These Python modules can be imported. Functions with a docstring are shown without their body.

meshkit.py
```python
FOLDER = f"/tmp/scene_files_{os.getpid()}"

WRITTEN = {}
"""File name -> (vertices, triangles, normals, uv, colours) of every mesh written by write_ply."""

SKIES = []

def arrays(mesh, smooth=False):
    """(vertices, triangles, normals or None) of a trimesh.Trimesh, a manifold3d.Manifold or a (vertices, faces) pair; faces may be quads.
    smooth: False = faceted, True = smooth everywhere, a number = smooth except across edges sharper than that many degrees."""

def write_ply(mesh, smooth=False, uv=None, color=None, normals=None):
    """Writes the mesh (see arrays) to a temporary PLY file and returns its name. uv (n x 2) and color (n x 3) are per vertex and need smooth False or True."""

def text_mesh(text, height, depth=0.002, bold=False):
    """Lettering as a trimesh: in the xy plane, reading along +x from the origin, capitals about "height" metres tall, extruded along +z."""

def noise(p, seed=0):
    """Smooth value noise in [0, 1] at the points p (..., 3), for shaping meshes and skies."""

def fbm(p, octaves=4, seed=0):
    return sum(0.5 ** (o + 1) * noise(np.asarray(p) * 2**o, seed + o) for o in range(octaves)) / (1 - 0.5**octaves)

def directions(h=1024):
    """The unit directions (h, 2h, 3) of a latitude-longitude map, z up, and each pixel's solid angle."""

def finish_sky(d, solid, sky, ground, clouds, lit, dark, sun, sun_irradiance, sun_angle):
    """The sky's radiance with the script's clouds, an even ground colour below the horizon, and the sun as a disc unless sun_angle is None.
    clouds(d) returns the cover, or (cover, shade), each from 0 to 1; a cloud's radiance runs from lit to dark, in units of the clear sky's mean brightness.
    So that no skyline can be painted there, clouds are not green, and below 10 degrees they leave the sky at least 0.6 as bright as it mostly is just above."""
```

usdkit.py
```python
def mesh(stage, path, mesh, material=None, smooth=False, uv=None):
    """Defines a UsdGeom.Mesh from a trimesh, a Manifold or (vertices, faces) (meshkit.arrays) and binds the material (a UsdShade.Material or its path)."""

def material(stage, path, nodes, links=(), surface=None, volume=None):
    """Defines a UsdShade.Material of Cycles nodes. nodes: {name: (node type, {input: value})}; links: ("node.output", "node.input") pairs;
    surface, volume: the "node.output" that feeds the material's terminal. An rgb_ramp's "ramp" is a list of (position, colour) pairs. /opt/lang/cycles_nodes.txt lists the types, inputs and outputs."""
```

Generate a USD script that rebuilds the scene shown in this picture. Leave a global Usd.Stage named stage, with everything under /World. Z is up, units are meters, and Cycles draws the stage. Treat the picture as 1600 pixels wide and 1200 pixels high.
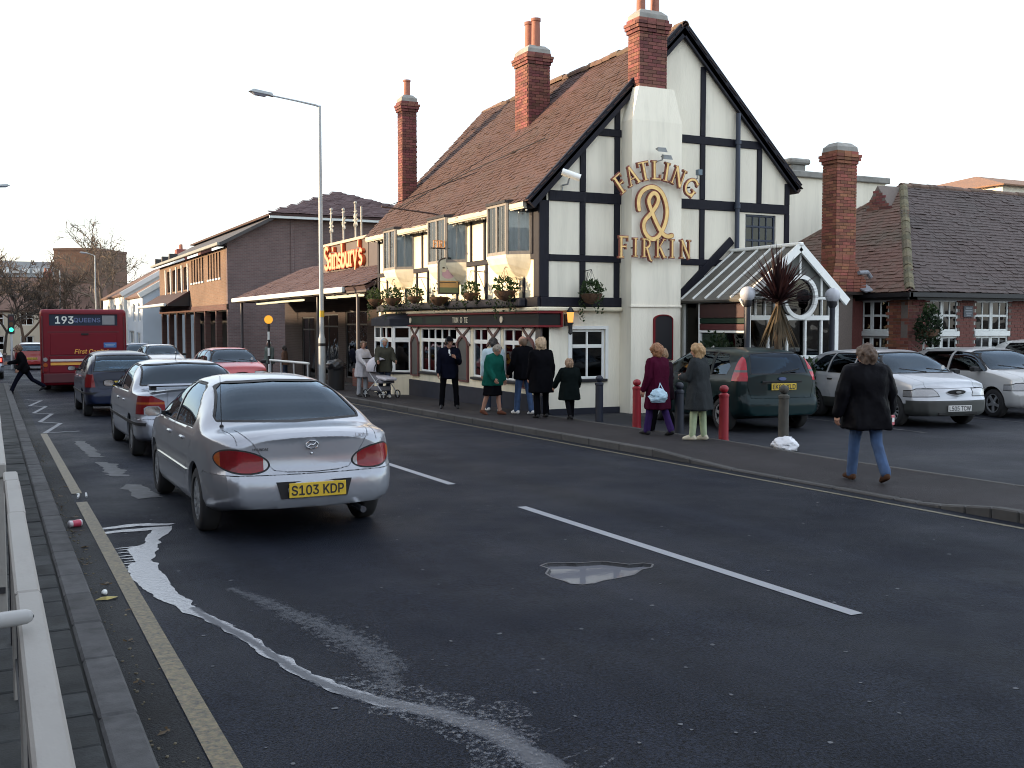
import math, random
import numpy as np
import trimesh
import manifold3d as m3
from shapely.geometry import Polygon, LineString, Point, box as sbox
from shapely import affinity
from shapely.ops import unary_union
from scipy.interpolate import PchipInterpolator
from pxr import Usd, UsdGeom, UsdLux, UsdShade, Gf, Sdf, Vt
import usdkit, meshkit

random.seed(7)
rng = np.random.default_rng(11)
stage = Usd.Stage.CreateInMemory()
UsdGeom.SetStageUpAxis(stage, UsdGeom.Tokens.z)
UsdGeom.SetStageMetersPerUnit(stage, 1.0)
UsdGeom.Xform.Define(stage, '/World')
UsdGeom.Scope.Define(stage, '/World/Looks')

# ------------------------------------------------------------------ camera
EYE = np.array([0.0, 0.0, 1.78])
YAW, PITCH = math.atan(815 / 1630), math.atan(93 / 1630)
_fh = np.array([math.sin(YAW), math.cos(YAW), 0.0])
_rt = np.array([math.cos(YAW), -math.sin(YAW), 0.0])
_up = _fh * math.sin(PITCH) + np.array([0, 0, math.cos(PITCH)])
_fw = _fh * math.cos(PITCH) - np.array([0, 0, math.sin(PITCH)])
cam = UsdGeom.Camera.Define(stage, '/World/camera')
cam.CreateHorizontalApertureAttr(36.0)
cam.CreateVerticalApertureAttr(27.0)
cam.CreateFocalLengthAttr(36.0 * 1630 / 1600)
cam.CreateClippingRangeAttr(Gf.Vec2f(0.1, 3000))
cam.AddTransformOp().Set(Gf.Matrix4d(*_rt, 0, *_up, 0, *(-_fw), 0, *EYE, 1))
cam.CreateExposureAttr(2.3)

# ------------------------------------------------------------------ sky and low sun
SUN = np.array([-0.88, 0.47, 0.0]); SUN /= np.linalg.norm(SUN)
SUN_EL = math.radians(9.0)
SUN = np.array([SUN[0] * math.cos(SUN_EL), SUN[1] * math.cos(SUN_EL), math.sin(SUN_EL)])
SUN_ROT = math.atan2(SUN[0], SUN[1])
dome = UsdLux.DomeLight.Define(stage, '/World/sky')
dome.GetPrim().SetCustomDataByKey('kind', 'structure')
sky_m = usdkit.material(stage, '/World/Looks/sky_look', {
    'sky': ('sky_texture', {'sky_type': 'single_scattering', 'sun_disc': False, 'sun_elevation': SUN_EL, 'sun_rotation': SUN_ROT,
                            'air_density': 1.0, 'aerosol_density': 1.6, 'ozone_density': 1.0, 'altitude': 30.0}),
    'tc': ('texture_coordinate', {}),
    'mp': ('mapping', {'scale': (1.2, 1.2, 3.0)}),
    'nz': ('noise_texture', {'scale': 2.2, 'detail': 5.0, 'roughness': 0.55}),
    'rp': ('map_range', {'from_min': 0.3, 'from_max': 0.7, 'to_min': 0.46, 'to_max': 0.74}),
    'mix': ('mix_color', {'b': (3.08, 3.25, 3.6)}),
    'bg': ('background_shader', {'strength': 0.1})},
    [('tc.generated', 'mp.vector'), ('mp.vector', 'nz.vector'), ('nz.fac', 'rp.value'), ('rp.result', 'mix.fac'), ('sky.color', 'mix.a'),
     ('mix.result', 'bg.color')], surface='bg.background')
UsdShade.MaterialBindingAPI.Apply(dome.GetPrim()).Bind(sky_m)

sun = UsdLux.DistantLight.Define(stage, '/World/sun')
sun.CreateNormalizeAttr(True)
sun.CreateIntensityAttr(0.54)
sun.CreateAngleAttr(0.9)
sun.CreateColorAttr(Gf.Vec3f(1.0, 0.74, 0.48))
_z = SUN; _x = np.cross([0, 0, 1.0], _z); _x /= np.linalg.norm(_x); _y = np.cross(_z, _x)
sun.AddTransformOp().Set(Gf.Matrix4d(*_x, 0, *_y, 0, *_z, 0, 0, 0, 30, 1))

# ------------------------------------------------------------------ helpers
_used = {}
def fresh(name, parent='/World'):
    k = (parent, name); n = _used.get(k, 0); _used[k] = n + 1
    return f'{parent}/{name}' if n == 0 else f'{parent}/{name}_{n:03d}'

def tag(path, label=None, cat=None, group=None, kind=None):
    p = stage.GetPrimAtPath(path)
    for k, v in (('label', label), ('category', cat), ('group', group), ('kind', kind)):
        if v: p.SetCustomDataByKey(k, v)
    return path

def thing(name, label, cat, loc=(0, 0, 0), rz=0.0, rx=0.0, group=None, scale=None):
    path = fresh(name); x = UsdGeom.Xform.Define(stage, path)
    x.AddTranslateOp().Set(Gf.Vec3d(*map(float, loc)))
    if rx: x.AddRotateXOp().Set(math.degrees(rx))
    if rz: x.AddRotateZOp().Set(math.degrees(rz))
    if scale: x.AddScaleOp().Set(Gf.Vec3f(*scale))
    return tag(path, label, cat, group)

def copy_of(src, loc, rz=0.0, label=None, scale=None):
    p = stage.GetPrimAtPath(src); name = p.GetName()
    while name[-4:-3] == '_' and name[-3:].isdigit(): name = name[:-4]
    was = p.GetCustomData()
    path = thing(name, label or was.get('label'), was.get('category'), loc, rz, 0, was.get('group'), scale)
    q = stage.GetPrimAtPath(path)
    q.GetReferences().AddInternalReference(Sdf.Path(src)); q.SetInstanceable(True)
    return path

def obj(name, mesh, mat, parent='/World', smooth=False, label=None, cat=None, group=None, kind=None):
    if isinstance(mesh, MB): mesh = mesh.mesh()
    path = fresh(name, parent)
    usdkit.mesh(stage, path, mesh, mat, smooth=smooth)
    return tag(path, label, cat, group, kind)

_boxf = np.array([[0, 2, 1], [0, 3, 2], [4, 5, 6], [4, 6, 7], [0, 1, 5], [0, 5, 4], [1, 2, 6], [1, 6, 5], [2, 3, 7], [2, 7, 6], [3, 0, 4], [3, 4, 7]])
_boxv = np.array([[-1, -1, -1], [1, -1, -1], [1, 1, -1], [-1, 1, -1], [-1, -1, 1], [1, -1, 1], [1, 1, 1], [-1, 1, 1]]) * 0.5

def tm(v, f): return trimesh.Trimesh(np.asarray(v, float), np.asarray(f, int), process=False)
def bx(x0, x1, y0, y1, z0, z1):
    return tm(_boxv * [x1 - x0, y1 - y0, z1 - z0] + [(x0 + x1) / 2, (y0 + y1) / 2, (z0 + z1) / 2], _boxf)

def bev(x0, x1, y0, y1, z0, z1, b=0.01):
    sx, sy, sz = (x1 - x0) / 2, (y1 - y0) / 2, (z1 - z0) / 2
    b = min(b, sx * .9, sy * .9, sz * .9)
    pts = []
    for i in (-1, 1):
        for j in (-1, 1):
            for k in (-1, 1):
                pts += [(i * (sx - b), j * (sy - b), k * sz), (i * (sx - b), j * sy, k * (sz - b)), (i * sx, j * (sy - b), k * (sz - b))]
    h = trimesh.convex.convex_hull(np.array(pts))
    return tm(h.vertices + [(x0 + x1) / 2, (y0 + y1) / 2, (z0 + z1) / 2], h.faces)

class MB:
    def __init__(s): s.v, s.f, s.n = [], [], 0
    def add(s, m):
        if hasattr(m, 'to_mesh'):
            q = m.to_mesh(); v, f = q.vert_properties[:, :3], q.tri_verts
        else: v, f = m.vertices, m.faces
        s.v.append(np.asarray(v, float)); s.f.append(np.asarray(f) + s.n); s.n += len(v); return s
    def box(s, *a): return s.add(bx(*a))
    def tube(s, pts, r, sides=8, caps=True): return s.add(tube(pts, r, sides, caps))
    def mesh(s): return tm(np.vstack(s.v), np.vstack(s.f))

def tube(pts, r, sides=8, caps=True):
    p = np.asarray(pts, float); r = np.broadcast_to(r, (len(p),)).astype(float)
    t = np.gradient(p, axis=0); t /= np.linalg.norm(t, axis=1, keepdims=True) + 1e-12
    ref = np.where(np.abs(t[:, 2:]) < 0.95, [[0, 0, 1.0]], [[1.0, 0, 0]])
    if len(p) > 1 and (np.abs(t[:, 2]) > 0.95).any() and (np.abs(t[:, 2]) < 0.95).any():
        ref = np.broadcast_to([[0.31, 0.87, 0.13]], t.shape)
    a = np.cross(t, ref); a /= np.linalg.norm(a, axis=1, keepdims=True) + 1e-12
    b = np.cross(t, a); ang = np.arange(sides) * 2 * np.pi / sides
    v = (p[:, None] + r[:, None, None] * (np.cos(ang)[None, :, None] * a[:, None] + np.sin(ang)[None, :, None] * b[:, None])).reshape(-1, 3)
    f = []
    for i in range(len(p) - 1):
        for j in range(sides):
            k = (j + 1) % sides
            q = (i * sides + j, i * sides + k, (i + 1) * sides + k, (i + 1) * sides + j)
            f += [(q[0], q[2], q[1]), (q[0], q[3], q[2])]
    if caps:
        n = len(v); v = np.vstack([v, p[:1], p[-1:]])
        for j in range(sides):
            k = (j + 1) % sides
            f += [(n, j, k), (n + 1, (len(p) - 1) * sides + k, (len(p) - 1) * sides + j)]
    return tm(v, f)

def sphere(c, r, sub=2, s=(1, 1, 1)):
    m = trimesh.creation.icosphere(subdivisions=sub, radius=1.0)
    return tm(m.vertices * (np.array(s) * r) + c, m.faces)

def lathe(prof, sides=24, c=(0, 0, 0)):
    prof = np.asarray(prof, float); ang = np.arange(sides) * 2 * np.pi / sides; n = len(prof)
    v = np.stack([np.stack([r * np.cos(ang), r * np.sin(ang), np.full(sides, z)], 1) for r, z in prof]).reshape(-1, 3)
    f = []
    for i in range(n - 1):
        for j in range(sides):
            k = (j + 1) % sides
            a, b, cc, d = i * sides + j, i * sides + k, (i + 1) * sides + k, (i + 1) * sides + j
            f += [(a, b, cc), (a, cc, d)]
    return tm(v + np.array(c), f)

def ext(poly, h):
    ps = [g for g in getattr(poly, 'geoms', [poly]) if g.geom_type == 'Polygon' and g.area > 1e-7]
    out = [trimesh.creation.extrude_polygon(g, h, engine='earcut') for g in ps]
    return trimesh.util.concatenate(out) if len(out) > 1 else out[0]

class Frame:
    """A wall plane: u to the right as seen from outside, v up, n out of the wall."""
    def __init__(s, o, n):
        s.o = np.array(o, float); s.n = np.array(n, float); s.n /= np.linalg.norm(s.n)
        s.v = np.array([0, 0, 1.0]); s.u = np.cross(s.v, s.n); s.u /= np.linalg.norm(s.u); s.v = np.cross(s.n, s.u)
        s.R = np.stack([s.u, s.v, s.n], 1)
    def put(s, m): return tm(np.asarray(m.vertices) @ s.R.T + s.o, m.faces)
    def box(s, u0, u1, v0, v1, w0, w1): return s.put(bx(u0, u1, v0, v1, w0, w1))
    def bev(s, u0, u1, v0, v1, w0, w1, b=.008): return s.put(bev(u0, u1, v0, v1, w0, w1, b))
    def ext(s, poly, w0, w1):
        m = ext(poly, w1 - w0); m.vertices = m.vertices + [0, 0, w0]; return s.put(m)
    def p(s, u, v, w=0): return s.o + s.u * u + s.v * v + s.n * w

def rect(u0, u1, v0, v1): return sbox(min(u0, u1), min(v0, v1), max(u0, u1), max(v0, v1))
def gz(x, y): return -0.01 * y

# ------------------------------------------------------------------ materials
_mats = {}
def mat(name, color, rough=0.7, var=0.12, scale=3.0, rand=0.0, bump=0.0, bscale=40.0, metallic=0.0, coat=0.0, spec=0.5, dirt=None, dscale=1.2, dlo=.5, dhi=.75, coords='position', coat_rough=.03, stretch=None, rvar=0.0):
    if name in _mats: return _mats[name]
    N = {'p': ('principled_bsdf', {'roughness': rough, 'metallic': metallic, 'coat_weight': coat, 'coat_roughness': coat_rough, 'specular_ior_level': spec})}
    L = []
    N['geo'] = ('geometry', {}) if coords == 'position' else ('texture_coordinate', {})
    src = 'geo.position' if coords == 'position' else 'geo.object'
    if stretch is not None:
        N['mp'] = ('mapping', {'scale': stretch}); L.append((src, 'mp.vector')); src = 'mp.vector'
    N['nz'] = ('noise_texture', {'scale': scale, 'detail': 6.0, 'roughness': 0.6})
    L.append((src, 'nz.vector'))
    N['mr'] = ('map_range', {'from_min': 0.25, 'from_max': 0.75, 'to_min': 1 - var, 'to_max': 1 + var})
    L.append(('nz.fac', 'mr.value'))
    N['cc'] = ('combine_color', {}); 
    for ch in 'rgb': L.append(('mr.result', 'cc.' + ch))
    N['mul'] = ('mix_color', {'blend_type': 'multiply', 'fac': 1.0, 'a': color, 'use_clamp_result': False})
    L.append(('cc.color', 'mul.b')); out = 'mul.result'
    if rand:
        N['oi'] = ('object_info', {}); N['gi'] = ('geometry', {})
        N['ad'] = ('math', {'math_type': 'add'}); L += [('oi.random', 'ad.value1'), ('gi.random_per_island', 'ad.value2')]
        N['fr'] = ('math', {'math_type': 'fraction'}); L.append(('ad.value', 'fr.value1'))
        N['m2'] = ('map_range', {'from_min': 0, 'from_max': 1, 'to_min': 1 - rand, 'to_max': 1 + rand}); L.append(('fr.value', 'm2.value'))
        N['wn'] = ('white_noise_texture', {'dimensions': '1D'}); L.append(('fr.value', 'wn.w'))
        N['m3'] = ('map_range', {'from_min': 0, 'from_max': 1, 'to_min': .5 - rand * .05, 'to_max': .5 + rand * .05}); L.append(('wn.value', 'm3.value'))
        N['hs'] = ('hsv', {}); L += [(out, 'hs.color'), ('m2.result', 'hs.value'), ('m3.result', 'hs.hue')]; out = 'hs.color'
    if dirt is not None:
        N['dn'] = ('noise_texture', {'scale': dscale, 'detail': 8.0, 'roughness': 0.68}); L.append((src, 'dn.vector'))
        N['dr'] = ('map_range', {'from_min': dlo, 'from_max': dhi, 'to_min': 0, 'to_max': 1, 'clamp': True}); L.append(('dn.fac', 'dr.value'))
        N['dm'] = ('mix_color', {'b': dirt}); L += [('dr.result', 'dm.fac'), (out, 'dm.a')]; out = 'dm.result'
    L.append((out, 'p.base_color'))
    if rvar:
        N['rn'] = ('noise_texture', {'scale': scale * .35, 'detail': 4.0}); L.append((src, 'rn.vector'))
        N['rm'] = ('map_range', {'from_min': .3, 'from_max': .7, 'to_min': rough - rvar, 'to_max': rough + rvar}); L += [('rn.fac', 'rm.value'), ('rm.result', 'p.roughness')]
    if bump:
        N['bn'] = ('noise_texture', {'scale': bscale, 'detail': 5.0, 'roughness': 0.6}); L.append((src, 'bn.vector'))
        N['bp'] = ('bump', {'strength': 1.0, 'distance': bump}); L += [('bn.fac', 'bp.height'), ('bp.normal', 'p.normal')]
    _mats[name] = usdkit.material(stage, '/World/Looks/' + name, N, L, surface='p.BSDF')
    return _mats[name]

def glow(name, color, strength):
    if name not in _mats:
        _mats[name] = usdkit.material(stage, '/World/Looks/' + name, {'e': ('emission', {'color': color, 'strength': strength})}, [], surface='e.emission')
    return _mats[name]

def pane(name, tint, ior=1.5, rough=0.0, bumpy=0.0, gl=(1, 1, 1)):
    if name not in _mats:
        N = {'t': ('transparent_bsdf', {'color': tint}), 'g': ('glossy_bsdf', {'color': gl, 'roughness': rough}), 'f': ('fresnel', {'IOR': ior}), 'm': ('mix_closure', {})}
        L = [('f.fac', 'm.fac'), ('t.BSDF', 'm.closure1'), ('g.BSDF', 'm.closure2')]
        if bumpy:
            N |= {'geo': ('geometry', {}), 'n': ('noise_texture', {'scale': 2.5, 'detail': 1.0}), 'b': ('bump', {'distance': bumpy})}
            L += [('geo.position', 'n.vector'), ('n.fac', 'b.height'), ('b.normal', 'g.normal')]
        _mats[name] = usdkit.material(stage, '/World/Looks/' + name, N, L, surface='m.closure')
    return _mats[name]

def leafmat(name, color, var=.35):
    if name not in _mats:
        _mats[name] = usdkit.material(stage, '/World/Looks/' + name, {
            'gi': ('geometry', {}), 'm2': ('map_range', {'from_min': 0, 'from_max': 1, 'to_min': 1 - var, 'to_max': 1 + var}),
            'hs': ('hsv', {'color': color}), 'p': ('principled_bsdf', {'roughness': .55, 'specular_ior_level': .3}), 't': ('translucent_bsdf', {}), 'm': ('mix_closure', {'fac': .3})},
            [('gi.random_per_island', 'm2.value'), ('m2.result', 'hs.value'), ('hs.color', 'p.base_color'), ('hs.color', 't.color'), ('p.BSDF', 'm.closure1'), ('t.BSDF', 'm.closure2')], surface='m.closure')
    return _mats[name]

CREAM = mat('cream_render', (.79, .742, .615), .85, .06, 1.6, bump=.005, bscale=45, dirt=(.50, .475, .39), dscale=1.0, dlo=.50, dhi=.92, stretch=(2.2, 2.2, .22), spec=.25)
CREAM_WARM = mat('warm_cream_render', (.72, .66, .50), .85, .06, 1.6, bump=.005, bscale=45, dirt=(.46, .41, .29), dscale=1.0, dlo=.5, dhi=.88, stretch=(2.2, 2.2, .22), spec=.25)  # cream of the street front with the sun's warmth put into the colour
TIMBER = mat('black_timber', (.009, .009, .015), .6, .3, 9, bump=.006, bscale=30, stretch=(1, 1, .3), spec=.22, dirt=(.04, .04, .045), dscale=6, dlo=.6, dhi=.85)
NAVY_TRIM = mat('dark_slate_paint', (.024, .026, .036), .7, .2, 5, spec=.2, bump=.002, bscale=40)
WHITE = mat('white_paint', (.74, .75, .72), .45, .05, 6, dirt=(.5, .5, .46), dscale=5, dlo=.62, dhi=.95)
OFFWHITE = mat('grey_white_paint', (.60, .62, .60), .5, .06, 6, dirt=(.42, .43, .40), dscale=5, dlo=.6, dhi=.9)
BRICK = mat('red_brick', (.135, .046, .037), .88, .2, 22, rand=.38, bump=.003, bscale=140)
BRICK_O = mat('orange_brick', (.20, .072, .042), .88, .2, 22, rand=.35, bump=.003, bscale=140)  # low sun's orange put into the brick colour, for left wall and stack
MORTAR = mat('mortar', (.14, .115, .10), .95, .15, 30, bump=.003, bscale=120)
TILE = mat('clay_roof_tile', (.066, .029, .026), .85, .25, 7, rand=.36, bump=.003, bscale=90, dirt=(.058, .038, .031), dscale=.8, dlo=.5, dhi=.8)
TILE_DK = mat('weathered_dark_tile', (.046, .032, .028), .8, .25, 7, rand=.30, bump=.003, bscale=90, dirt=(.040, .033, .029), dscale=.7, dlo=.5, dhi=.8)
TILE_RD = mat('red_brown_tile', (.052, .026, .026), .85, .25, 7, rand=.25, bump=.003, bscale=90)
RIDGE = mat('ridge_tile', (.11, .07, .05), .9, .25, 8, rand=.3, bump=.004, bscale=60, dirt=(.22, .20, .15), dscale=3, dlo=.55, dhi=.75)
POT = mat('terracotta_pot', (.27, .11, .075), .8, .15, 8, bump=.002, bscale=60)
CONC = mat('grey_concrete', (.24, .235, .215), .9, .18, 5, bump=.004, bscale=60, dirt=(.12, .115, .10), dscale=3, dlo=.5, dhi=.8)
RED = mat('red_paint', (.15, .010, .014), .5, .12, 5, spec=.25)
DGREEN = mat('dark_green_paint', (.008, .022, .014), .55, .15, 5, spec=.2)
GOLD = mat('gold_paint', (.50, .34, .15), .28, .2, 9, metallic=.75)
BROWN = mat('red_brown_edge', (.20, .05, .03), .5, .15, 6)
BLACK = mat('black_paint', (.006, .006, .008), .5, .1, 5)
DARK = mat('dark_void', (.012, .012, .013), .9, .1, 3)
GREYM = mat('galvanised_grey', (.42, .44, .45), .45, .08, 4, metallic=.3)
GLASS = pane('window_glass', (.42, .46, .46), 1.5, 0.0, .004)
GLASS_DK = pane('dark_window_glass', (.16, .17, .17), 1.5, 0.0, .006)
GLASS_CLEAR = pane('clear_window_glass', (.86, .88, .88), 1.5, 0.0, .004)
NET = mat('net_curtain', (.78, .78, .76), .9, .18, 9, stretch=(9, 9, .3))

# ================================================================== SETTING
def asphalt(name, col, flecks=1.0, rough=.62, rvar=.14, gloss=.5, big=.25, patch=None):
    N = {'g': ('geometry', {}), 'p': ('principled_bsdf', {'specular_ior_level': gloss}),
         'st': ('mapping', {'scale': (1.5, .10, 1)}), 'n1': ('noise_texture', {'scale': .9, 'detail': 6.0, 'roughness': .62}),
         'r1': ('map_range', {'from_min': .3, 'from_max': .7, 'to_min': 1 - big, 'to_max': 1 + big * 1.2}),
         'n2': ('noise_texture', {'scale': 70.0, 'detail': 3.0, 'roughness': .75}),
         'r2': ('map_range', {'from_min': .40, 'from_max': .66, 'to_min': .48, 'to_max': 1 + .75 * flecks}),
         'v': ('voronoi_texture', {'scale': 130.0}),
         'mm': ('math', {'math_type': 'multiply'}), 'cc': ('combine_color', {}),
         'mul': ('mix_color', {'blend_type': 'multiply', 'fac': 1.0, 'a': col}),
         'n3': ('noise_texture', {'scale': .55, 'detail': 5.0, 'roughness': .6}),
         'r3': ('map_range', {'from_min': .35, 'from_max': .65, 'to_min': rough - rvar, 'to_max': rough + rvar}),
         'ad': ('math', {'math_type': 'add'}), 'bp': ('bump', {'strength': 1.0, 'distance': .009})}
    L = [('g.position', 'st.vector'), ('st.vector', 'n1.vector'), ('n1.fac', 'r1.value'), ('g.position', 'n2.vector'), ('n2.fac', 'r2.value'), ('r1.result', 'mm.value1'), ('r2.result', 'mm.value2'),
         ('mm.value', 'cc.r'), ('mm.value', 'cc.g'), ('mm.value', 'cc.b'), ('cc.color', 'mul.b'),
         ('g.position', 'n3.vector'), ('n3.fac', 'r3.value'), ('r3.result', 'p.roughness'), ('g.position', 'v.vector'), ('v.distance', 'ad.value1'), ('n2.fac', 'ad.value2'), ('ad.value', 'bp.height'), ('bp.normal', 'p.normal')]
    out = 'mul.result'
    if patch:
        N |= {'n4': ('noise_texture', {'scale': 1.1, 'detail': 7.0, 'roughness': .66}), 'r4': ('map_range', {'from_min': .52, 'from_max': .68, 'to_min': 0, 'to_max': .7, 'clamp': True}), 'pm': ('mix_color', {'b': patch})}
        L += [('g.position', 'n4.vector'), ('n4.fac', 'r4.value'), ('r4.result', 'pm.fac'), (out, 'pm.a')]; out = 'pm.result'
    L.append((out, 'p.base_color'))
    _mats[name] = usdkit.material(stage, '/World/Looks/' + name, N, L, surface='p.BSDF')
    return _mats[name]

ROAD = asphalt('road_asphalt', (.0090, .0110, .0172), 2.4, .58, .12, gloss=.10, big=.34)
LOT = asphalt('car_park_asphalt', (.022, .0245, .0325), 1.1, .6, .12, gloss=.2, patch=(.031, .033, .040))
PAVE = asphalt('pavement_asphalt', (.028, .0245, .0265), .9, .66, .1, gloss=.2, patch=(.040, .034, .034))
GROUND = asphalt('ground_surface', (.05, .05, .05), .6, .8, .08)
SLAB = mat('paving_slab', (.028, .030, .031), .8, .22, 9, rand=.30, bump=.004, bscale=90, dirt=(.015, .016, .015), dscale=5, dlo=.45, dhi=.7, rvar=.12, spec=.22)
KERB = mat('kerb_stone', (.060, .060, .062), .8, .2, 14, rand=.2, bump=.003, bscale=120, dirt=(.026, .026, .027), dscale=4, dlo=.45, dhi=.75, rvar=.1, spec=.22)
JOINT = mat('dark_joint', (.014, .015, .014), .9, .2, 8)

def worn(name, col, lo, hi, scale=14, stretch=(1, 1, 1), rough=.6):
    """Road paint, worn through to the asphalt in patches."""
    if name not in _mats:
        _mats[name] = usdkit.material(stage, '/World/Looks/' + name, {
            'g': ('geometry', {}), 'mp': ('mapping', {'scale': stretch}), 'n': ('noise_texture', {'scale': scale, 'detail': 8.0, 'roughness': .72}), 'r': ('map_range', {'from_min': lo, 'from_max': hi, 'to_min': 0, 'to_max': 1, 'clamp': True}),
            'n2': ('noise_texture', {'scale': 60.0, 'detail': 4.0}), 'm': ('mix_color', {'a': (.016, .018, .023), 'b': col}), 'm2': ('mix_color', {'blend_type': 'multiply', 'fac': .35}),
            'p': ('principled_bsdf', {'roughness': rough}), 'b': ('bump', {'distance': .003})},
            [('g.position', 'mp.vector'), ('mp.vector', 'n.vector'), ('n.fac', 'r.value'), ('r.result', 'm.fac'), ('m.result', 'm2.a'), ('n2.color', 'm2.b'), ('g.position', 'n2.vector'), ('m2.result', 'p.base_color'), ('n2.fac', 'b.height'), ('b.normal', 'p.normal')], surface='p.BSDF')
    return _mats[name]

YELLOW = worn('worn_yellow_paint', (.20, .160, .082), .30, .62, 30)
YELLOW2 = worn('thin_yellow_paint', (.19, .16, .085), .34, .62, 26)
WHITELINE = worn('white_line_paint', (.30, .31, .335), .18, .38, 12)
FADED = worn('faded_white_paint', (.10, .105, .118), .47, .82, 7)

def sheet(poly, zoff, step=None):
    """A polygon of the plan as a sheet that follows the slope of the ground."""
    ps = [g for g in getattr(poly, 'geoms', [poly])]
    V, Fc, n = [], [], 0
    for g in ps:
        v, f = trimesh.creation.triangulate_polygon(g, engine='earcut')
        V.append(np.column_stack([v, gz(v[:, 0], v[:, 1]) + zoff])); Fc.append(np.asarray(f) + n); n += len(v)
    V, Fc = np.vstack(V), np.vstack(Fc)
    a = V[Fc]; cr = np.cross(a[:, 1] - a[:, 0], a[:, 2] - a[:, 0])[:, 2]
    Fc[cr < 0] = Fc[cr < 0][:, ::-1]
    return tm(V, Fc)

POTHOLE = Polygon([(3.74, 6.98), (3.82, 7.03), (3.96, 6.98), (4.02, 6.93), (4.23, 6.89), (4.29, 6.81), (4.36, 6.7), (4.48, 6.69), (4.52, 6.62), (4.45, 6.54), (4.35, 6.52), (4.2, 6.4), (4.06, 6.37), (3.9, 6.35), (3.81, 6.31), (3.72, 6.32), (3.66, 6.37), (3.66, 6.45), (3.63, 6.61), (3.65, 6.73), (3.75, 6.86)])
obj('ground', sheet(rect(-900, 900, -300, 900), -.09), GROUND, kind='structure')
LK, RK = .55, 8.52                                        # kerb faces
road_poly = rect(LK - .2, RK + .2, -15, 150).union(rect(-30, .5, 42, 150)).difference(POTHOLE)
obj('road', sheet(road_poly, 0.0), ROAD, kind='structure')
# pothole with standing water
rim = np.array(POTHOLE.exterior.coords)[:-1]
if POTHOLE.exterior.is_ccw is False: rim = rim[::-1]
cen = rim.mean(0); nr = len(rim)
V = np.vstack([np.column_stack([rim, gz(0, rim[:, 1])]), np.column_stack([cen + (rim - cen) * .93, gz(0, rim[:, 1]) - .045]), [[*cen, gz(0, cen[1]) - .06]]])
Fc = []
for i in range(nr):
    j = (i + 1) % nr
    Fc += [(i, j, nr + j), (i, nr + j, nr + i), (nr + i, nr + j, 2 * nr)]
HOLE = mat('broken_asphalt', (.022, .023, .027), .75, .35, 25, bump=.01, bscale=40)
obj('pothole', tm(V, Fc), HOLE, kind='structure')
RIMM = mat('wet_gravel_edge', (.06, .061, .068), .35, .4, 40, bump=.006, bscale=60)
ring = POTHOLE.buffer(.012).difference(POTHOLE.buffer(-.004))
obj('pothole_rim', sheet(ring, .003), RIMM, kind='structure')
WATER = usdkit.material(stage, '/World/Looks/standing_water', {
    'g': ('geometry', {}), 'n': ('noise_texture', {'scale': 6.0, 'detail': 2.0}), 'b': ('bump', {'distance': .0002}),
    'p': ('principled_bsdf', {'base_color': (.13, .133, .15), 'roughness': .03, 'ior': 1.33, 'specular_ior_level': .5})},
    [('g.position', 'n.vector'), ('n.fac', 'b.height'), ('b.normal', 'p.normal')], surface='p.BSDF')
obj('puddle', sheet(POTHOLE.buffer(-.012), -.022), WATER, kind='structure')
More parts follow.
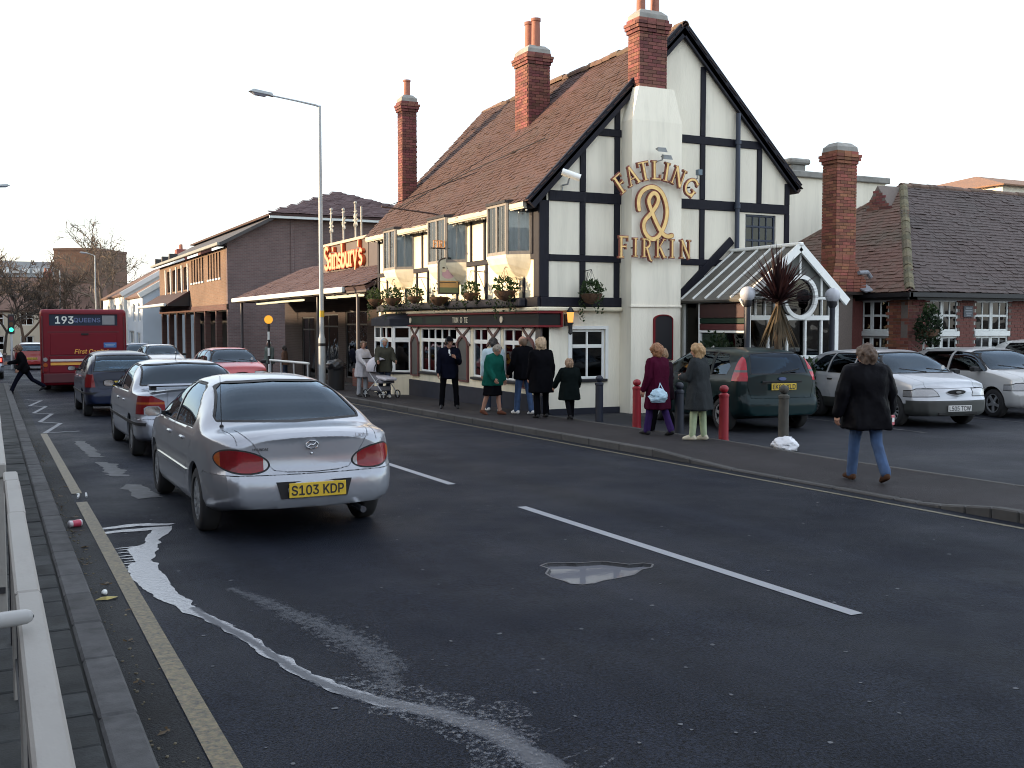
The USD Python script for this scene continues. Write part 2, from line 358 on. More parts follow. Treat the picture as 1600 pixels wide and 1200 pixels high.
# water running along the gutter; pale base colour stands in for reflected sky
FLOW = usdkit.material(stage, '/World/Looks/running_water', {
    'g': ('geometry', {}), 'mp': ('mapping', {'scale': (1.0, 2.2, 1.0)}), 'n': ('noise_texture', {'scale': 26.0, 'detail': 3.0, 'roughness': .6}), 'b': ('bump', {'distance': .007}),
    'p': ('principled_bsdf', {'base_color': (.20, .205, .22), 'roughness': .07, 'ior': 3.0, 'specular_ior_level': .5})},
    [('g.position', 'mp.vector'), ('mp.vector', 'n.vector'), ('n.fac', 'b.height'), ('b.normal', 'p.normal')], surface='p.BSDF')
STREAM = Polygon([(1.28, 9.91), (1.48, 10.05), (1.27, 9.38), (1.13, 8.72), (1.09, 8.28), (1.1, 7.72), (1.15, 7.03), (1.23, 6.59), (1.35, 6.04), (1.44, 5.4), (1.54, 5.04), (1.68, 4.76), (1.89, 4.45), (1.86, 4.38), (1.64, 4.65), (1.48, 4.95), (1.38, 5.31), (1.28, 5.93), (1.18, 6.55), (1.08, 6.85), (.97, 7.26), (.92, 7.6), (.88, 8.03), (.91, 8.44), (.99, 8.58), (.97, 9.09), (1.12, 9.31)]).buffer(0)
STREAM = max(getattr(STREAM, 'geoms', [STREAM]), key=lambda g: g.area)
ARM = unary_union([Polygon([(.87, 10.24), (1.12, 10.32), (1.29, 10.31), (1.53, 10.18), (1.45, 10.10), (1.2, 10.2), (.9, 10.16)]), Polygon([(.86, 10.04), (1.2, 10.08), (1.45, 10.05), (1.38, 9.80), (1.28, 9.91), (.87, 9.93)])])
def wobble(poly, amp, f, seed=0):
    c = np.array(poly.segmentize(.04).exterior.coords)[:-1]
    n = meshkit.fbm(np.column_stack([c * f, np.zeros(len(c))]), 3, seed) - .5; m = meshkit.fbm(np.column_stack([c * f, np.full(len(c), 9.)]), 3, seed + 5) - .5
    q = Polygon(c + np.column_stack([n, m]) * amp).buffer(0)
    return max(getattr(q, 'geoms', [q]), key=lambda g: g.area)
NARROW = LineString([(1.12, 7.0), (1.20, 6.55), (1.315, 6.0)])
TRAIL = [(1.14, 6.95, .03), (1.20, 6.55, .035), (1.315, 6.0, .035), (1.41, 5.36, .04), (1.51, 5.0, .05), (1.66, 4.7, .065), (1.86, 4.38, .085), (1.97, 4.05, .10), (2.0, 3.6, .10), (2.02, 3.0, .09)]
stream = unary_union([wobble(STREAM.intersection(rect(0, 6.75, 4, 12)), .08, 7), wobble(NARROW.buffer(.013), .014, 8, 2)] + [wobble(g, .08, 8, 3) for g in ARM.geoms])
def fingers(x0, y0, n, ln):
    out = []
    for i in range(n):
        y = y0 - i * .11 + random.uniform(-.03, .03); l = ln * random.uniform(.4, 1)
        out.append(Polygon([(x0 + .1, y + .03), (x0 - l, y + .012), (x0 - l, y), (x0 + .1, y - .03)]))
    return out
stream = unary_union([stream] + fingers(1.0, 9.2, 11, .22))
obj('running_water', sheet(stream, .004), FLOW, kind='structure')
def film(name, col, lo, hi, scale, rough):
    return usdkit.material(stage, '/World/Looks/' + name, {
        'g': ('geometry', {}), 'n': ('noise_texture', {'scale': scale, 'detail': 8.0, 'roughness': .75}), 'r': ('map_range', {'from_min': lo, 'from_max': hi, 'to_min': 0, 'to_max': 1, 'clamp': True}),
        't': ('transparent_bsdf', {}), 'p': ('principled_bsdf', {'base_color': col, 'roughness': rough, 'specular_ior_level': .5}), 'm': ('mix_closure', {})},
        [('g.position', 'n.vector'), ('n.fac', 'r.value'), ('r.result', 'm.fac'), ('t.BSDF', 'm.closure1'), ('p.BSDF', 'm.closure2')], surface='m.closure')
SPLASH = film('wet_splash', (.06, .065, .075), .50, .78, 38, .22)
SMEAR_ = film('damp_smear', (.040, .043, .050), .46, .95, 14, .5)
FAN = Polygon([(1.63, 5.01), (1.76, 4.79), (1.93, 4.55), (1.97, 4.34), (2.14, 4.34), (2.06, 4.12), (1.97, 3.7), (1.78, 3.79), (1.84, 4.06), (1.81, 4.33), (1.63, 4.61)]).buffer(.05)
SM = Polygon([(1.51, 7.33), (1.7, 6.84), (1.86, 6.22), (1.94, 5.72), (1.88, 5.23), (1.76, 5.0), (1.70, 5.2), (1.68, 5.86), (1.55, 6.56), (1.43, 7.17)]).buffer(.1)
def soft_strip(name, path, col, rough, label, cat, z=.005, k=1.5, nk=2.2, scale=22, lvl=-.25):
    """A strip whose cover fades towards both edges (v of st) and breaks up along it."""
    P = np.array(path); t = np.arange(len(P)); tt = np.linspace(0, len(P) - 1, 60); Q = PchipInterpolator(t, P)(tt)
    d = np.gradient(Q[:, :2], axis=0); d /= np.linalg.norm(d, axis=1, keepdims=True); nrm = np.column_stack([-d[:, 1], d[:, 0]]); V, UV, Fc = [], [], []
    for i in range(len(Q)):
        for v in (-1, -.5, 0, .5, 1):
            p = Q[i, :2] + nrm[i] * v * Q[i, 2] * (1 + .5 * (meshkit.noise(np.array([i * .35, v, 3.0])) - .5)); V.append((p[0], p[1], gz(p[0], p[1]) + z)); UV.append((i / 60, v))
        if i: a = 5 * (i - 1); Fc += [q for j in range(4) for q in ((a + j, a + j + 1, a + j + 6), (a + j, a + j + 6, a + j + 5))]
    V, Fc = np.array(V), np.array(Fc); e = V[Fc]
    if np.cross(e[:, 1] - e[:, 0], e[:, 2] - e[:, 0])[:, 2].sum() < 0: Fc = Fc[:, ::-1]
    m_ = usdkit.material(stage, '/World/Looks/' + name + '_film', {
        'u': ('uvmap', {'attribute': 'st'}), 's': ('separate_xyz', {}), 'ab': ('math', {'math_type': 'absolute'}), 'e': ('math', {'math_type': 'multiply_add', 'value2': -k, 'value3': k}),
        'g': ('geometry', {}), 'n': ('noise_texture', {'scale': scale, 'detail': 8.0, 'roughness': .72}), 'nn': ('math', {'math_type': 'multiply_add', 'value2': nk, 'value3': -nk * .5 + lvl}), 'ad': ('math', {'math_type': 'add', 'use_clamp': True}), 'cl': ('clamp', {}),
        't': ('transparent_bsdf', {}), 'p': ('principled_bsdf', {'base_color': col, 'roughness': rough, 'specular_ior_level': .5}), 'm': ('mix_closure', {})},
        [('u.UV', 's.vector'), ('s.y', 'ab.value1'), ('ab.value', 'e.value1'), ('g.position', 'n.vector'), ('n.fac', 'nn.value1'), ('e.value', 'ad.value1'), ('nn.value', 'ad.value2'), ('ad.value', 'cl.value'), ('cl.result', 'm.fac'), ('t.BSDF', 'm.closure1'), ('p.BSDF', 'm.closure2')], surface='m.closure')
    path = fresh(name); usdkit.mesh(stage, path, tm(V, Fc), m_, uv=np.array(UV)); tag(path, label, cat, None, 'stuff')
soft_strip('damp_trail', [(x, y, w * 1.2) for x, y, w in TRAIL], (.032, .035, .044), .45, 'grey damp trail running on from the gutter stream to the bottom of the picture', 'trail')
rays = []
for i in range(46):
    q = TRAIL[5 + i % 4]; a = random.uniform(.2, 2.4); l = random.uniform(.06, .28); x0, y0 = q[0] + random.uniform(-.08, .1), q[1] + random.uniform(-.15, .15)
    rays.append(LineString([(x0, y0), (x0 + l * math.cos(a), y0 + l * math.sin(a))]).buffer(random.uniform(.003, .009)))
obj('water_splashes', sheet(unary_union([wobble(FAN.buffer(.04), .2, 7, 4)] + rays), .008), SPLASH, kind='stuff', label='wet splashes fanning from the gutter stream onto the road', cat='splash')
soft_strip('damp_smear', [(1.46, 7.35, .05), (1.60, 6.84, .09), (1.72, 6.3, .14), (1.82, 5.8, .17), (1.86, 5.4, .17), (1.80, 5.05, .12), (1.74, 4.8, .06)], (.021, .024, .031), .55, 'pale damp smear beside the gutter stream on the road', 'smear', z=.007, k=.55, nk=2.4, scale=26, lvl=-.12)

# ---- road markings
def strip(x0, x1, y0, y1, z=.004): return sheet(rect(x0, x1, y0, y1).segmentize(.6), z)
line = MB()
for y0, y1 in ((2.0, 11.95), (12.62, 20.7)): line.add(strip(.775, .885, y0, y1, .010 if False else .006))
obj('yellow_line', line, YELLOW, kind='structure')
obj('yellow_line', strip(8.27, 8.335, 2, 60), YELLOW2, kind='structure')
y = 4.83
for y0, y1 in ((-1, 1.3), (4.83, 9.48), (11.29, 14.6), (17.7, 21.0), (24.3, 27.5), (31, 34), (38, 41)):
    obj('centre_line', strip(4.80, 4.90, y0, y1), WHITELINE, kind='structure')
DULLINE = worn('dull_white_paint', (.19, .20, .22), .26, .55, 12)
def polyline(pts, w, z=.005): return sheet(LineString(pts).buffer(w / 2, cap_style=2, join_style=2), z)
zz = [(1.45, 20.95), (.86, 20.86), (1.24, 23.0), (.88, 23.6), (1.22, 25.9), (.86, 26.4), (1.22, 28.7), (.86, 29.2), (1.22, 31.4), (.86, 32)]
obj('zigzag_line', polyline(zz, .085), DULLINE, kind='structure')
zz2 = [(8.2, 31), (7.8, 32.2), (8.2, 33.4), (7.8, 34.6), (8.2, 35.8), (7.8, 37)]
obj('zigzag_line', polyline(zz2, .09), WHITELINE, kind='structure')
fd = [Polygon([(1.25, 18.9), (1.38, 18.7), (1.42, 16.3), (1.30, 16.4)]), Polygon([(1.32, 15.6), (1.46, 15.5), (1.50, 13.9), (1.36, 14.0)]), Polygon([(1.38, 13.1), (1.56, 13.0), (1.60, 11.95), (1.42, 11.95)])]
fd = [wobble(g.buffer(.03), .16, 6, i) for i, g in enumerate(fd)]
obj('faded_marking', sheet(unary_union(fd), .004), FADED, kind='structure')
# tar seam and repaired strip by the left gutter
obj('gutter_strip', sheet(rect(LK, .765, 1.5, 40), .003), asphalt('gutter_asphalt', (.012, .013, .015), 1.5, .68, .1, gloss=.2, patch=(.018, .0175, .017)), kind='structure')

# chewing gum spots and grit
GUM = mat('gum_spot', (.095, .10, .11), .8, .3, 30)
sp = MB()
for i in range(240):
    x = random.uniform(1.0, 8.1); yy = 2.6 + 9.5 * random.random() ** 1.6; r = random.uniform(.005, .016)
    if POTHOLE.buffer(.05).contains(Point(x, yy)): continue
    a = np.arange(7) * 2 * np.pi / 7; k = r * rng.uniform(.7, 1.2, 7)
    v = np.column_stack([x + k * np.cos(a) * random.uniform(.7, 1.3), yy + k * np.sin(a), np.full(7, gz(0, yy) + .0035)])
    sp.add(tm(np.vstack([v, [[x, yy, gz(0, yy) + .0045]]]), [(j, (j + 1) % 7, 7) for j in range(7)]))
obj('gum_spots', sp, GUM, kind='stuff', label='pale flattened gum spots and grit scattered on the asphalt', cat='spots')
LIT = mat('gutter_litter', (.10, .085, .055), .9, .4, 30)
sp = MB()
for i in range(260):
    x = LK + .02 + abs(random.gauss(0, .07)); yy = random.uniform(2.5, 20); r = random.uniform(.004, .014)
    sp.add(tm(_boxv * [r, r * random.uniform(.6, 2), r * .5] @ trimesh.transformations.rotation_matrix(random.random() * 6, [0, 0, 1])[:3, :3] + [x, yy, gz(0, yy) + .006], _boxf))
obj('gutter_grit', sp, LIT, kind='stuff', label='grit and leaf scraps lying along the left gutter', cat='grit')

# ---- left pavement: kerb stones and slabs
base = sheet(rect(-8, .50, -15, 42), .075)
lp = obj('pavement', base, JOINT, kind='structure')
def slab(x0, x1, y0, y1, z0, z1, b=.008, tilt=.004):
    m = bev(x0, x1, y0, y1, z0, z1, b); v = np.array(m.vertices)
    v[:, 2] += gz(0, v[:, 1]) + random.uniform(-tilt, tilt) + (v[:, 0] - x0) * random.uniform(-tilt, tilt) * 2
    return tm(v, m.faces)
yy = -1.0
while yy < 41.5:
    ln = random.choice([.9, .9, .9, .6, .75])
    if yy < 24: obj('kerb_stone', slab(.385, LK, yy + .005, yy + ln - .005, -.15, .105, .014, .003), KERB, lp)
    else:
        ln = 41.6 - yy; obj('kerb_stone', slab(.385, LK, yy, 41.6, -.15, .105, .014, 0), KERB, lp)
    yy += ln
for x0, x1, w0 in ((.10, .37, .0), (-.22, .09, .2), (-.56, -.23, .1), (-.90, -.57, .25)):
    yy = -1.0 + w0
    while yy < (20 if x1 > 0 else 9):
        ln = random.uniform(.30, .48)
        obj('paving_slab', slab(x0 + random.uniform(0, .006), x1, yy + .006, yy + ln - .006, .02, .098, .007, .006), SLAB, lp); yy += ln
obj('far_slabs', sheet(rect(-8, .37, 20, 41.5), .094), SLAB, lp)
obj('near_paving', sheet(rect(-8, -.91, -12, 20), .094), SLAB, lp)

# ---- right pavement with a dropped crossing, edging, car park
def drop(y):                                             # 1 = full kerb, 0 = flush crossing
    y = np.asarray(y, float)
    return np.clip(np.maximum((y - 10.9) / 1.6, (7.55 - y) / .8), 0, 1)
def pz(x, y):
    t = np.clip((np.asarray(x) - RK) / 1.6, 0, 1); d = drop(y)
    return gz(x, y) + .105 * d + (1 - d) * (.02 + .05 * t)
xs = np.array([RK + .123, RK + .3, RK + .6, 9.2, 9.6, 10.12]); ys = np.concatenate([np.arange(2, 6.8, .8), np.arange(6.8, 7.4, .06), np.arange(7.4, 13.2, .3), np.arange(13.2, 60, 3.0)])
gx, gy = np.meshgrid(xs, ys); V = np.column_stack([gx.ravel(), gy.ravel(), pz(gx, gy).ravel()]); nx = len(xs)
Fc = [q for i in range(len(ys) - 1) for j in range(nx - 1) for a in [i * nx + j] for q in ((a, a + 1, a + nx + 1), (a, a + nx + 1, a + nx))]
rp = obj('pavement', tm(V, Fc), PAVE, kind='structure')
yy = 2.0
KERB2 = mat('dark_kerb_stone', (.042, .040, .038), .8, .22, 12, rand=.25, bump=.003, bscale=120, dirt=(.035, .033, .032), dscale=4, dlo=.45, dhi=.75)
while yy < 59:
    ln = (.3 if 6.2 < yy < 7.9 else .9) if yy < 30 else 4
    m = bev(RK, RK + .125, yy + .004, yy + ln - .004, -.2, 0, .014); v = np.array(m.vertices); top = v[:, 2] > -.1
    v[:, 2] = np.where(top, v[:, 2] + pz(RK, v[:, 1]) + .004, v[:, 2] + gz(0, v[:, 1]))
    obj('kerb_stone', tm(v, m.faces), KERB2, rp); yy += ln
lot = unary_union([rect(10.22, 30, 2, 19.35), rect(10.22, 60, -12, 17.6)])
cp = obj('car_park', sheet(lot, .045), LOT, kind='structure')
yy = 4.2
while yy < 19:
    m = bev(10.125, 10.215, yy + .004, yy + .9 - .004, -.1, 0, .01); v = np.array(m.vertices); v[:, 2] += np.where(v[:, 2] > -.05, np.maximum(pz(10.1, v[:, 1]), gz(0, v[:, 1]) + .05) + .008, gz(0, v[:, 1]))
    obj('edging_stone', tm(v, m.faces), KERB2, cp); yy += .9
obj('pavement_apron', sheet(rect(10.12, 10.6, 19.3, 60), .10), PAVE, kind='structure')
BAYLINE = worn('faded_bay_paint', (.16, .16, .16), .44, .62, 8)
for x in (14.35, 17.5):
    obj('bay_line', sheet(LineString([(x + .5, 17), (x, 12.8)]).buffer(.04, cap_style=2), .050), BAYLINE, kind='structure')

# ================================================================== BUILDINGS
def brickmat(name, axis, c1, c2, mortar, k=1.0):
    """Brick courses for walls too far off to tell the bricks apart."""
    if name not in _mats:
        _mats[name] = usdkit.material(stage, '/World/Looks/' + name, {
            'g': ('geometry', {}), 's': ('separate_xyz', {}), 'c': ('combine_xyz', {}),
            'b': ('brick_texture', {'color1': c1, 'color2': c2, 'mortar': mortar, 'scale': 1.0, 'brick_width': .225, 'row_height': .075, 'mortar_size': .010, 'mortar_smooth': .3, 'bias': 0.0}),
            'n': ('noise_texture', {'scale': .5, 'detail': 6.0, 'roughness': .6}), 'r': ('map_range', {'from_min': .3, 'from_max': .7, 'to_min': .78, 'to_max': 1.2}), 'cc': ('combine_color', {}), 'm': ('mix_color', {'blend_type': 'multiply', 'fac': 1.0}),
            'p': ('principled_bsdf', {'roughness': .9, 'specular_ior_level': .25}), 'bp': ('bump', {'distance': .006, 'invert': True})},
            [('g.position', 's.vector'), (('s.y' if axis == 'x' else 's.x'), 'c.x'), ('s.z', 'c.y'), ('c.vector', 'b.vector'), ('g.position', 'n.vector'), ('n.fac', 'r.value'), ('r.result', 'cc.r'), ('r.result', 'cc.g'), ('r.result', 'cc.b'), ('b.color', 'm.a'), ('cc.color', 'm.b'), ('m.result', 'p.base_color'),
             ('b.fac', 'bp.height'), ('bp.normal', 'p.normal')], surface='p.BSDF')
    return _mats[name]

def wall(fr, name, parent, poly, holes, m, t=.18, w=0.0, **k):
    p = poly
    for h in holes: p = p.difference(rect(*h) if isinstance(h, tuple) else h)
    return obj(name, fr.ext(p, w - t, w), m, parent, **k)

def window(fr, parent, u0, u1, v0, v1, cols=2, bars=(), fm=None, glass=None, w=-.05, fw=.05, mw=.03, sill=None, sub=1, name='window', curtain=None, sillm=None):
    """One window as a part: frame with mullions; panes and sill are its sub-parts. bars: heights of transoms as fractions."""
    fm = fm or WHITE; glass = glass or GLASS_DK
    m = MB(); d = .05
    m.add(fr.bev(u0, u0 + fw, v0, v1, w - d, w)).add(fr.bev(u1 - fw, u1, v0, v1, w - d, w)).add(fr.bev(u0 + fw, u1 - fw, v0, v0 + fw, w - d, w - .001)).add(fr.bev(u0 + fw, u1 - fw, v1 - fw, v1, w - d, w - .001))
    us = [u0 + fw + (u1 - u0 - 2 * fw) * i / cols for i in range(cols + 1)]; vs = [v0 + fw] + [v0 + (v1 - v0) * b for b in bars] + [v1 - fw]
    for u in us[1:-1]: m.add(fr.bev(u - mw / 2, u + mw / 2, v0 + fw, v1 - fw, w - d, w - .004))
    for v in vs[1:-1]: m.add(fr.bev(u0 + fw, u1 - fw, v - mw * .8, v + mw * .8, w - d, w - .006))
    p = obj(name, m, fm, parent)
    for i in range(cols):
        for j in range(len(vs) - 1): obj('pane', fr.box(us[i], us[i + 1], vs[j], vs[j + 1], w - .032, w - .026), glass, p)
    if curtain: obj('curtain', fr.box(u0 + fw, u1 - fw, v0 + fw, v1 - fw, w - .12, w - .11), curtain, p)
    if sill: obj('sill', fr.bev(u0 - .04, u1 + .04, v0 - sill, v0, w - .05, .06), sillm or BLACK, p)
    return p

def collect_bricks(fr, u0, u1, v0, v1, holes=(), bl=.225, bh=.075, jt=.010, dp=.03, proud=.006, keep=None):
    """Boxes of a running bond; corners butt."""
    out = []; v = v0; k = 0
    hs = [rect(*h) if isinstance(h, tuple) else h for h in holes]
    while v < v1 - .02:
        u = u0 - (bl / 2 if k % 2 else 0)
        while u < u1 - .01:
            a, b = max(u, u0), min(u + bl, u1)
            if b - a > .04 and not any(h.contains(Point((a + b) / 2, v + bh / 2)) for h in hs) and (keep is None or keep(( a + b) / 2, v + bh / 2)):
                e = random.uniform(-.003, .003)
                out.append(fr.box(a + jt / 2, b - jt / 2, v + jt / 2, min(v + bh, v1) - jt / 2, -dp, proud + e))
            u += bl
        v += bh; k += 1
    return out

def lay(bricks, parent, m, limit=290, name='brick', rest='brickwork'):
    bricks = sorted(bricks, key=lambda b: np.linalg.norm(b.vertices.mean(0) - EYE))
    for b in bricks[:limit]: obj(name, b, m, parent)
    if len(bricks) > limit: obj(rest, trimesh.util.concatenate(bricks[limit:]), m, parent, kind='stuff')

def tiles(o, u, up, polyUV, tw=.17, gauge=.115, th=.014, lift=.03):
    """Rows of plain tiles over the slope o + a*u + b*up wherever polyUV covers the tile's middle."""
    o, u, up = (np.array(q, float) for q in (o, u, up)); n = np.cross(u, up)
    if n[2] < 0: n = -n
    x0, y0, x1, y1 = polyUV.bounds; V, Fc, c = [], [], 0
    import shapely
    rows = int((y1 - y0) / gauge) + 1
    for r in range(rows):
        b = y0 + r * gauge; a = np.arange(x0 - (tw / 2 if r % 2 else 0), x1, tw)
        ok = shapely.contains_xy(polyUV, a + tw / 2, np.full(len(a), b + gauge * .45)); a = a[ok]; k = len(a)
        if not k: continue
        bv = np.repeat(_boxv[None], k, 0).copy(); bv += .5
        bv[..., 0] = bv[..., 0] * (tw - .005) + a[:, None]
        hgt = bv[..., 2].copy(); along = bv[..., 1].copy()
        bv[..., 1] = along * gauge * 1.35 + b + rng.normal(0, .007, k)[:, None] - np.where(rng.random(k) < .006, .05, 0)[:, None]
        bv[..., 2] = hgt * th + (1 - along) * (.018 + rng.normal(0, .006, k)[:, None]) + lift + .010 * np.sin(a * 1.3 + r * .15)[:, None]
        V.append((o + bv[..., :1] * u + bv[..., 1:2] * up + bv[..., 2:3] * n).reshape(-1, 3))
        Fc.append((np.tile(_boxf, (k, 1, 1)) + (np.arange(k) * 8)[:, None, None]).reshape(-1, 3) + c); c += 8 * k
    return tm(np.vstack(V), np.vstack(Fc))

def slabpoly(pts, t=.08):
    """A flat roof plate: polygon of 3-D points given a thickness below."""
    p = np.array(pts, float); n = np.cross(p[1] - p[0], p[2] - p[0]); n /= np.linalg.norm(n)
    if n[2] < 0: p = p[::-1]; n = -n
    k = len(p); v = np.vstack([p, p - n * t]); f = []
    for i in range(1, k - 1): f += [(0, i, i + 1), (k, k + i + 1, k + i)]
    for i in range(k):
        j = (i + 1) % k; f += [(i, k + i, k + j), (i, k + j, j)]
    return tm(v, f)

def ridge_tiles(p0, p1, parent, m=None, ln=.33, r=.10, name='ridge_tile', jit=.012):
    p0, p1 = np.array(p0, float), np.array(p1, float); d = p1 - p0; L = np.linalg.norm(d); d /= L; n = max(1, int(L / ln))
    side = np.cross(d, [0, 0, 1.0]); side /= np.linalg.norm(side); up = np.cross(side, d)
    for i in range(n):
        c = p0 + d * (i * L / n) + up * random.uniform(-jit, jit) + side * random.uniform(-jit, jit) * .5
        ang = np.linspace(-.15 * np.pi, 1.15 * np.pi, 7); ring = np.array([np.cos(ang) * r, np.sin(ang) * r]).T; inner = ring * .82
        prof = np.vstack([ring, inner[::-1]]); e = L / n * 1.04; k = len(prof)
        v = np.vstack([c + side * q[0] + up * (q[1] - r * .45) + d * s for s in (0, e) for q in [None] for q in prof])
        f = []
        for j in range(k):
            jj = (j + 1) % k; f += [(j, jj, k + jj), (j, k + jj, k + j)]
        for j in range(6):
            a, b, cc, dd = j, j + 1, k - 2 - j, k - 1 - j
            f += [(a, cc, b), (a, dd, cc), (k + a, k + b, k + cc), (k + a, k + cc, k + dd)]
        obj(name, tm(v, f), m or RIDGE, parent)

def chimney(parent, x0, x1, y0, y1, z0, z1, brick, cap=.28, pots=1, potr=.11, poth=.75, shoulder=None, limit=290):
    """Core of mortar with brick courses laid round it, corbelled head and clay pots."""
    core = MB(); core.box(x0 + .02, x1 - .02, y0 + .02, y1 - .02, z0 - .6, z1 + .12)
    c = obj('chimney', core, MORTAR, parent); B = []
    def ring(z, zt, g=0.0):
        for n, a in (((0, -1, 0), 'f'), ((-1, 0, 0), 'l'), ((0, 1, 0), 'b'), ((1, 0, 0), 'r')):
            if a == 'f': fr = Frame((x0 - g, y0 - g, 0), n); L = x1 - x0 + 2 * g
            if a == 'l': fr = Frame((x0 - g, y1 + g, 0), n); L = y1 - y0 + 2 * g
            if a == 'b': fr = Frame((x1 + g, y1 + g, 0), n); L = x1 - x0 + 2 * g
            if a == 'r': fr = Frame((x1 + g, y0 - g, 0), n); L = y1 - y0 + 2 * g
            e = .02 if a in 'lr' else 0
            B.extend(collect_bricks(fr, 0 + e, L - e, z, zt, dp=.02 + g, proud=0))
    ring(z0, z1 - cap)
    z = z1 - cap
    for g in (.03, .06, .075): ring(z, z + .075, g); z += .075
    ring(z, z + .075, .03)
    lay(B, c, brick, limit)
    z += .075
    obj('chimney_cap', tm(*(lambda h: (h.vertices, h.faces))(trimesh.convex.convex_hull(np.array([(a, b, zz) for zz, g in ((z, .01), (z + .10, -.0), (z + .2, -.10)) for a in (x0 - g, x1 + g) for b in (y0 - g, y1 + g)])))), CONC, c)
    for i in range(pots):
        px = x0 + (x1 - x0) * (i + .5) / pots if (x1 - x0) >= (y1 - y0) else (x0 + x1) / 2
        py = (y0 + y1) / 2 if (x1 - x0) >= (y1 - y0) else y0 + (y1 - y0) * (i + .5) / pots
        obj('chimney_pot', lathe([(potr, z + .1), (potr * .92, z + .1 + poth * .9), (potr * 1.12, z + .1 + poth * .91), (potr * 1.12, z + .1 + poth), (potr * .8, z + .1 + poth), (potr * .78, z + .3), (.01, z + .3)], 18, (px, py, 0)), POT, c, smooth=35)
    return c

# ------------------------------------------------------------------ the half-timbered pub
XF, YG, YB = 10.35, 19.40, 29.55                          # street front, near gable, far gable
XR = 17.05; APX, APZ = 13.91, 8.34; EZ = 4.62
pub = thing('pub_building', 'cream and black half-timbered pub with steep tiled roof on the corner', 'pub')
FS = Frame((XF, YB, 0), (-1, 0, 0))                       # u = YB - Y
FL = Frame((XF + .08, YB, 0), (-1, 0, 0))                 # ground floor, set back under the jetty
FG = Frame((0, YG, 0), (0, -1, 0))                        # u = X
FGL = Frame((0, YG + .03, 0), (0, -1, 0))
def U(y): return YB - y
orl = [(19.67 + .1, 21.49), (23.10, 25.0), (26.62, 28.3)]  # oriel windows: near..far Y
low_w = [(23.99, 26.40, 5), (22.16, 22.98, 2), (20.37, 21.33, 2)]
gwin = (11.12, 11.98, .60, 1.68)
# walls
wall(FS, 'wall', pub, rect(0, U(YG), 2.16, EZ), [(U(b) + .12, U(a) - .12, 3.34, 4.36) for a, b in orl], CREAM_WARM, .16)
wall(FL, 'wall', pub, rect(0, U(YG) - .03, -.6, 2.2), [(U(b), U(a), .52, 1.70) for a, b, c in low_w], CREAM_WARM, .16)
gp = Polygon([(XF, 2.16), (XR, 2.16), (XR, 5.2), (APX, APZ - .12), (XF, EZ - .05)])
wall(FG, 'wall', pub, gp, [(15.76, 16.66, 3.42, 4.34)], CREAM, .16)
wall(FGL, 'wall', pub, rect(XF + .08, XR, -.6, 2.2), [gwin], CREAM, .16)
obj('wall', bx(XR - .16, XR, YG + .02, YB, -.6, 5.15), CREAM, pub)
wall(Frame((0, YB, 0), (0, 1, 0)), 'wall', pub, Polygon([(-XF, -.6), (-XR, -.6), (-XR, 5.2), (-APX, APZ - .12), (-XF, EZ - .05)]), [], CREAM, .16)
obj('upper_floor', bx(XF + .1, XR - .2, YG + .1, YB - .1, 2.1, 2.18), DARK, pub)
obj('plinth', MB().add(FL.bev(-.02, U(YG) + .03, -.6, .27, .0, .05)).mesh(), NAVY_TRIM, pub)
obj('plinth', FGL.bev(XF + .03, 12.35, -.6, -.02, 0, .04), NAVY_TRIM, pub)
# timbers of the street front (each a beam or post of its own)
def beam(fr, u0, u1, v0, v1, name='timber_beam', pr=.035):
    obj(name, fr.bev(u0, u1, v0, v1, -.02, pr + random.uniform(-.004, .004), .01), TIMBER, pub)
beam(FS, 0, U(YG) + .03, 2.16, 2.36, pr=.07)
cuts = sorted([(U(b), U(a)) for a, b in orl]); u = 0
for a, b in cuts + [(U(YG) - .2, 0)]:
    if a - u > .05: beam(FS, u, a, 3.16, 3.28)
    u = b
beam(FS, 0, U(YG), 4.42, 4.62, pr=.05)
beam(FS, U(YG) - .22, U(YG) + .035, 2.36, 4.6, 'timber_post', .04)
beam(FS, 0, .14, 2.36, 4.42, 'timber_post')
for y in (22.86, 26.0, 25.45, 29.0, 22.1, 19.72): 
    if not any(a - .05 < y < b + .05 for a, b in orl): beam(FS, U(y) - .045, U(y) + .045, 3.28, 4.42, 'timber_post')
for y in (20.1, 22.0, 22.6, 23.7, 25.6, 26.4, 27.2, 28.75): beam(FS, U(y) - .045, U(y) + .045, 2.36, 3.16, 'timber_post')
# timbers of the gable
slL = (APZ - EZ) / (APX - XF); slR = (APZ - 5.2) / (XR - APX)
def rake(x): return (EZ + (x - XF) * slL if x < APX else APZ - (x - APX) * slR) - .18
beam(FG, XF - .035, XF + .2, 2.36, 4.38, 'timber_post', .045)
for x0, x1 in ((XF + .2, 12.34), (13.66, XR)): beam(FG, x0, x1, 4.38, 4.6)
beam(FG, XF, 12.34, 2.16, 2.36, pr=.07); beam(FG, 13.66, 13.95, 2.16, 2.36)
for x0, x1 in ((XF + .2, 12.34), (13.66, 15.25)): beam(FG, x0, x1, 3.12, 3.26)
beam(FG, 11.62, 12.34, 5.82, 5.98); beam(FG, 13.66, 16.2, 5.84, 6.02)
for x, segs in ((11.38, ((2.36, 3.12), (3.26, 4.38), (4.6, rake(11.38)))), (12.24, ((2.36, 3.12), (3.26, 4.38), (4.6, 5.82), (5.98, rake(12.24)))),
                (14.51, ((2.36, 3.12), (3.26, 4.38), (4.6, 5.84), (6.02, rake(14.51)))), (16.14, ((4.6, 5.84),)), (XR - .07, ((3.45, 4.38), (4.6, 5.1)))):
    for a, b in segs:
        if b > a: beam(FG, x - .07, x + .07, a, b, 'timber_post')
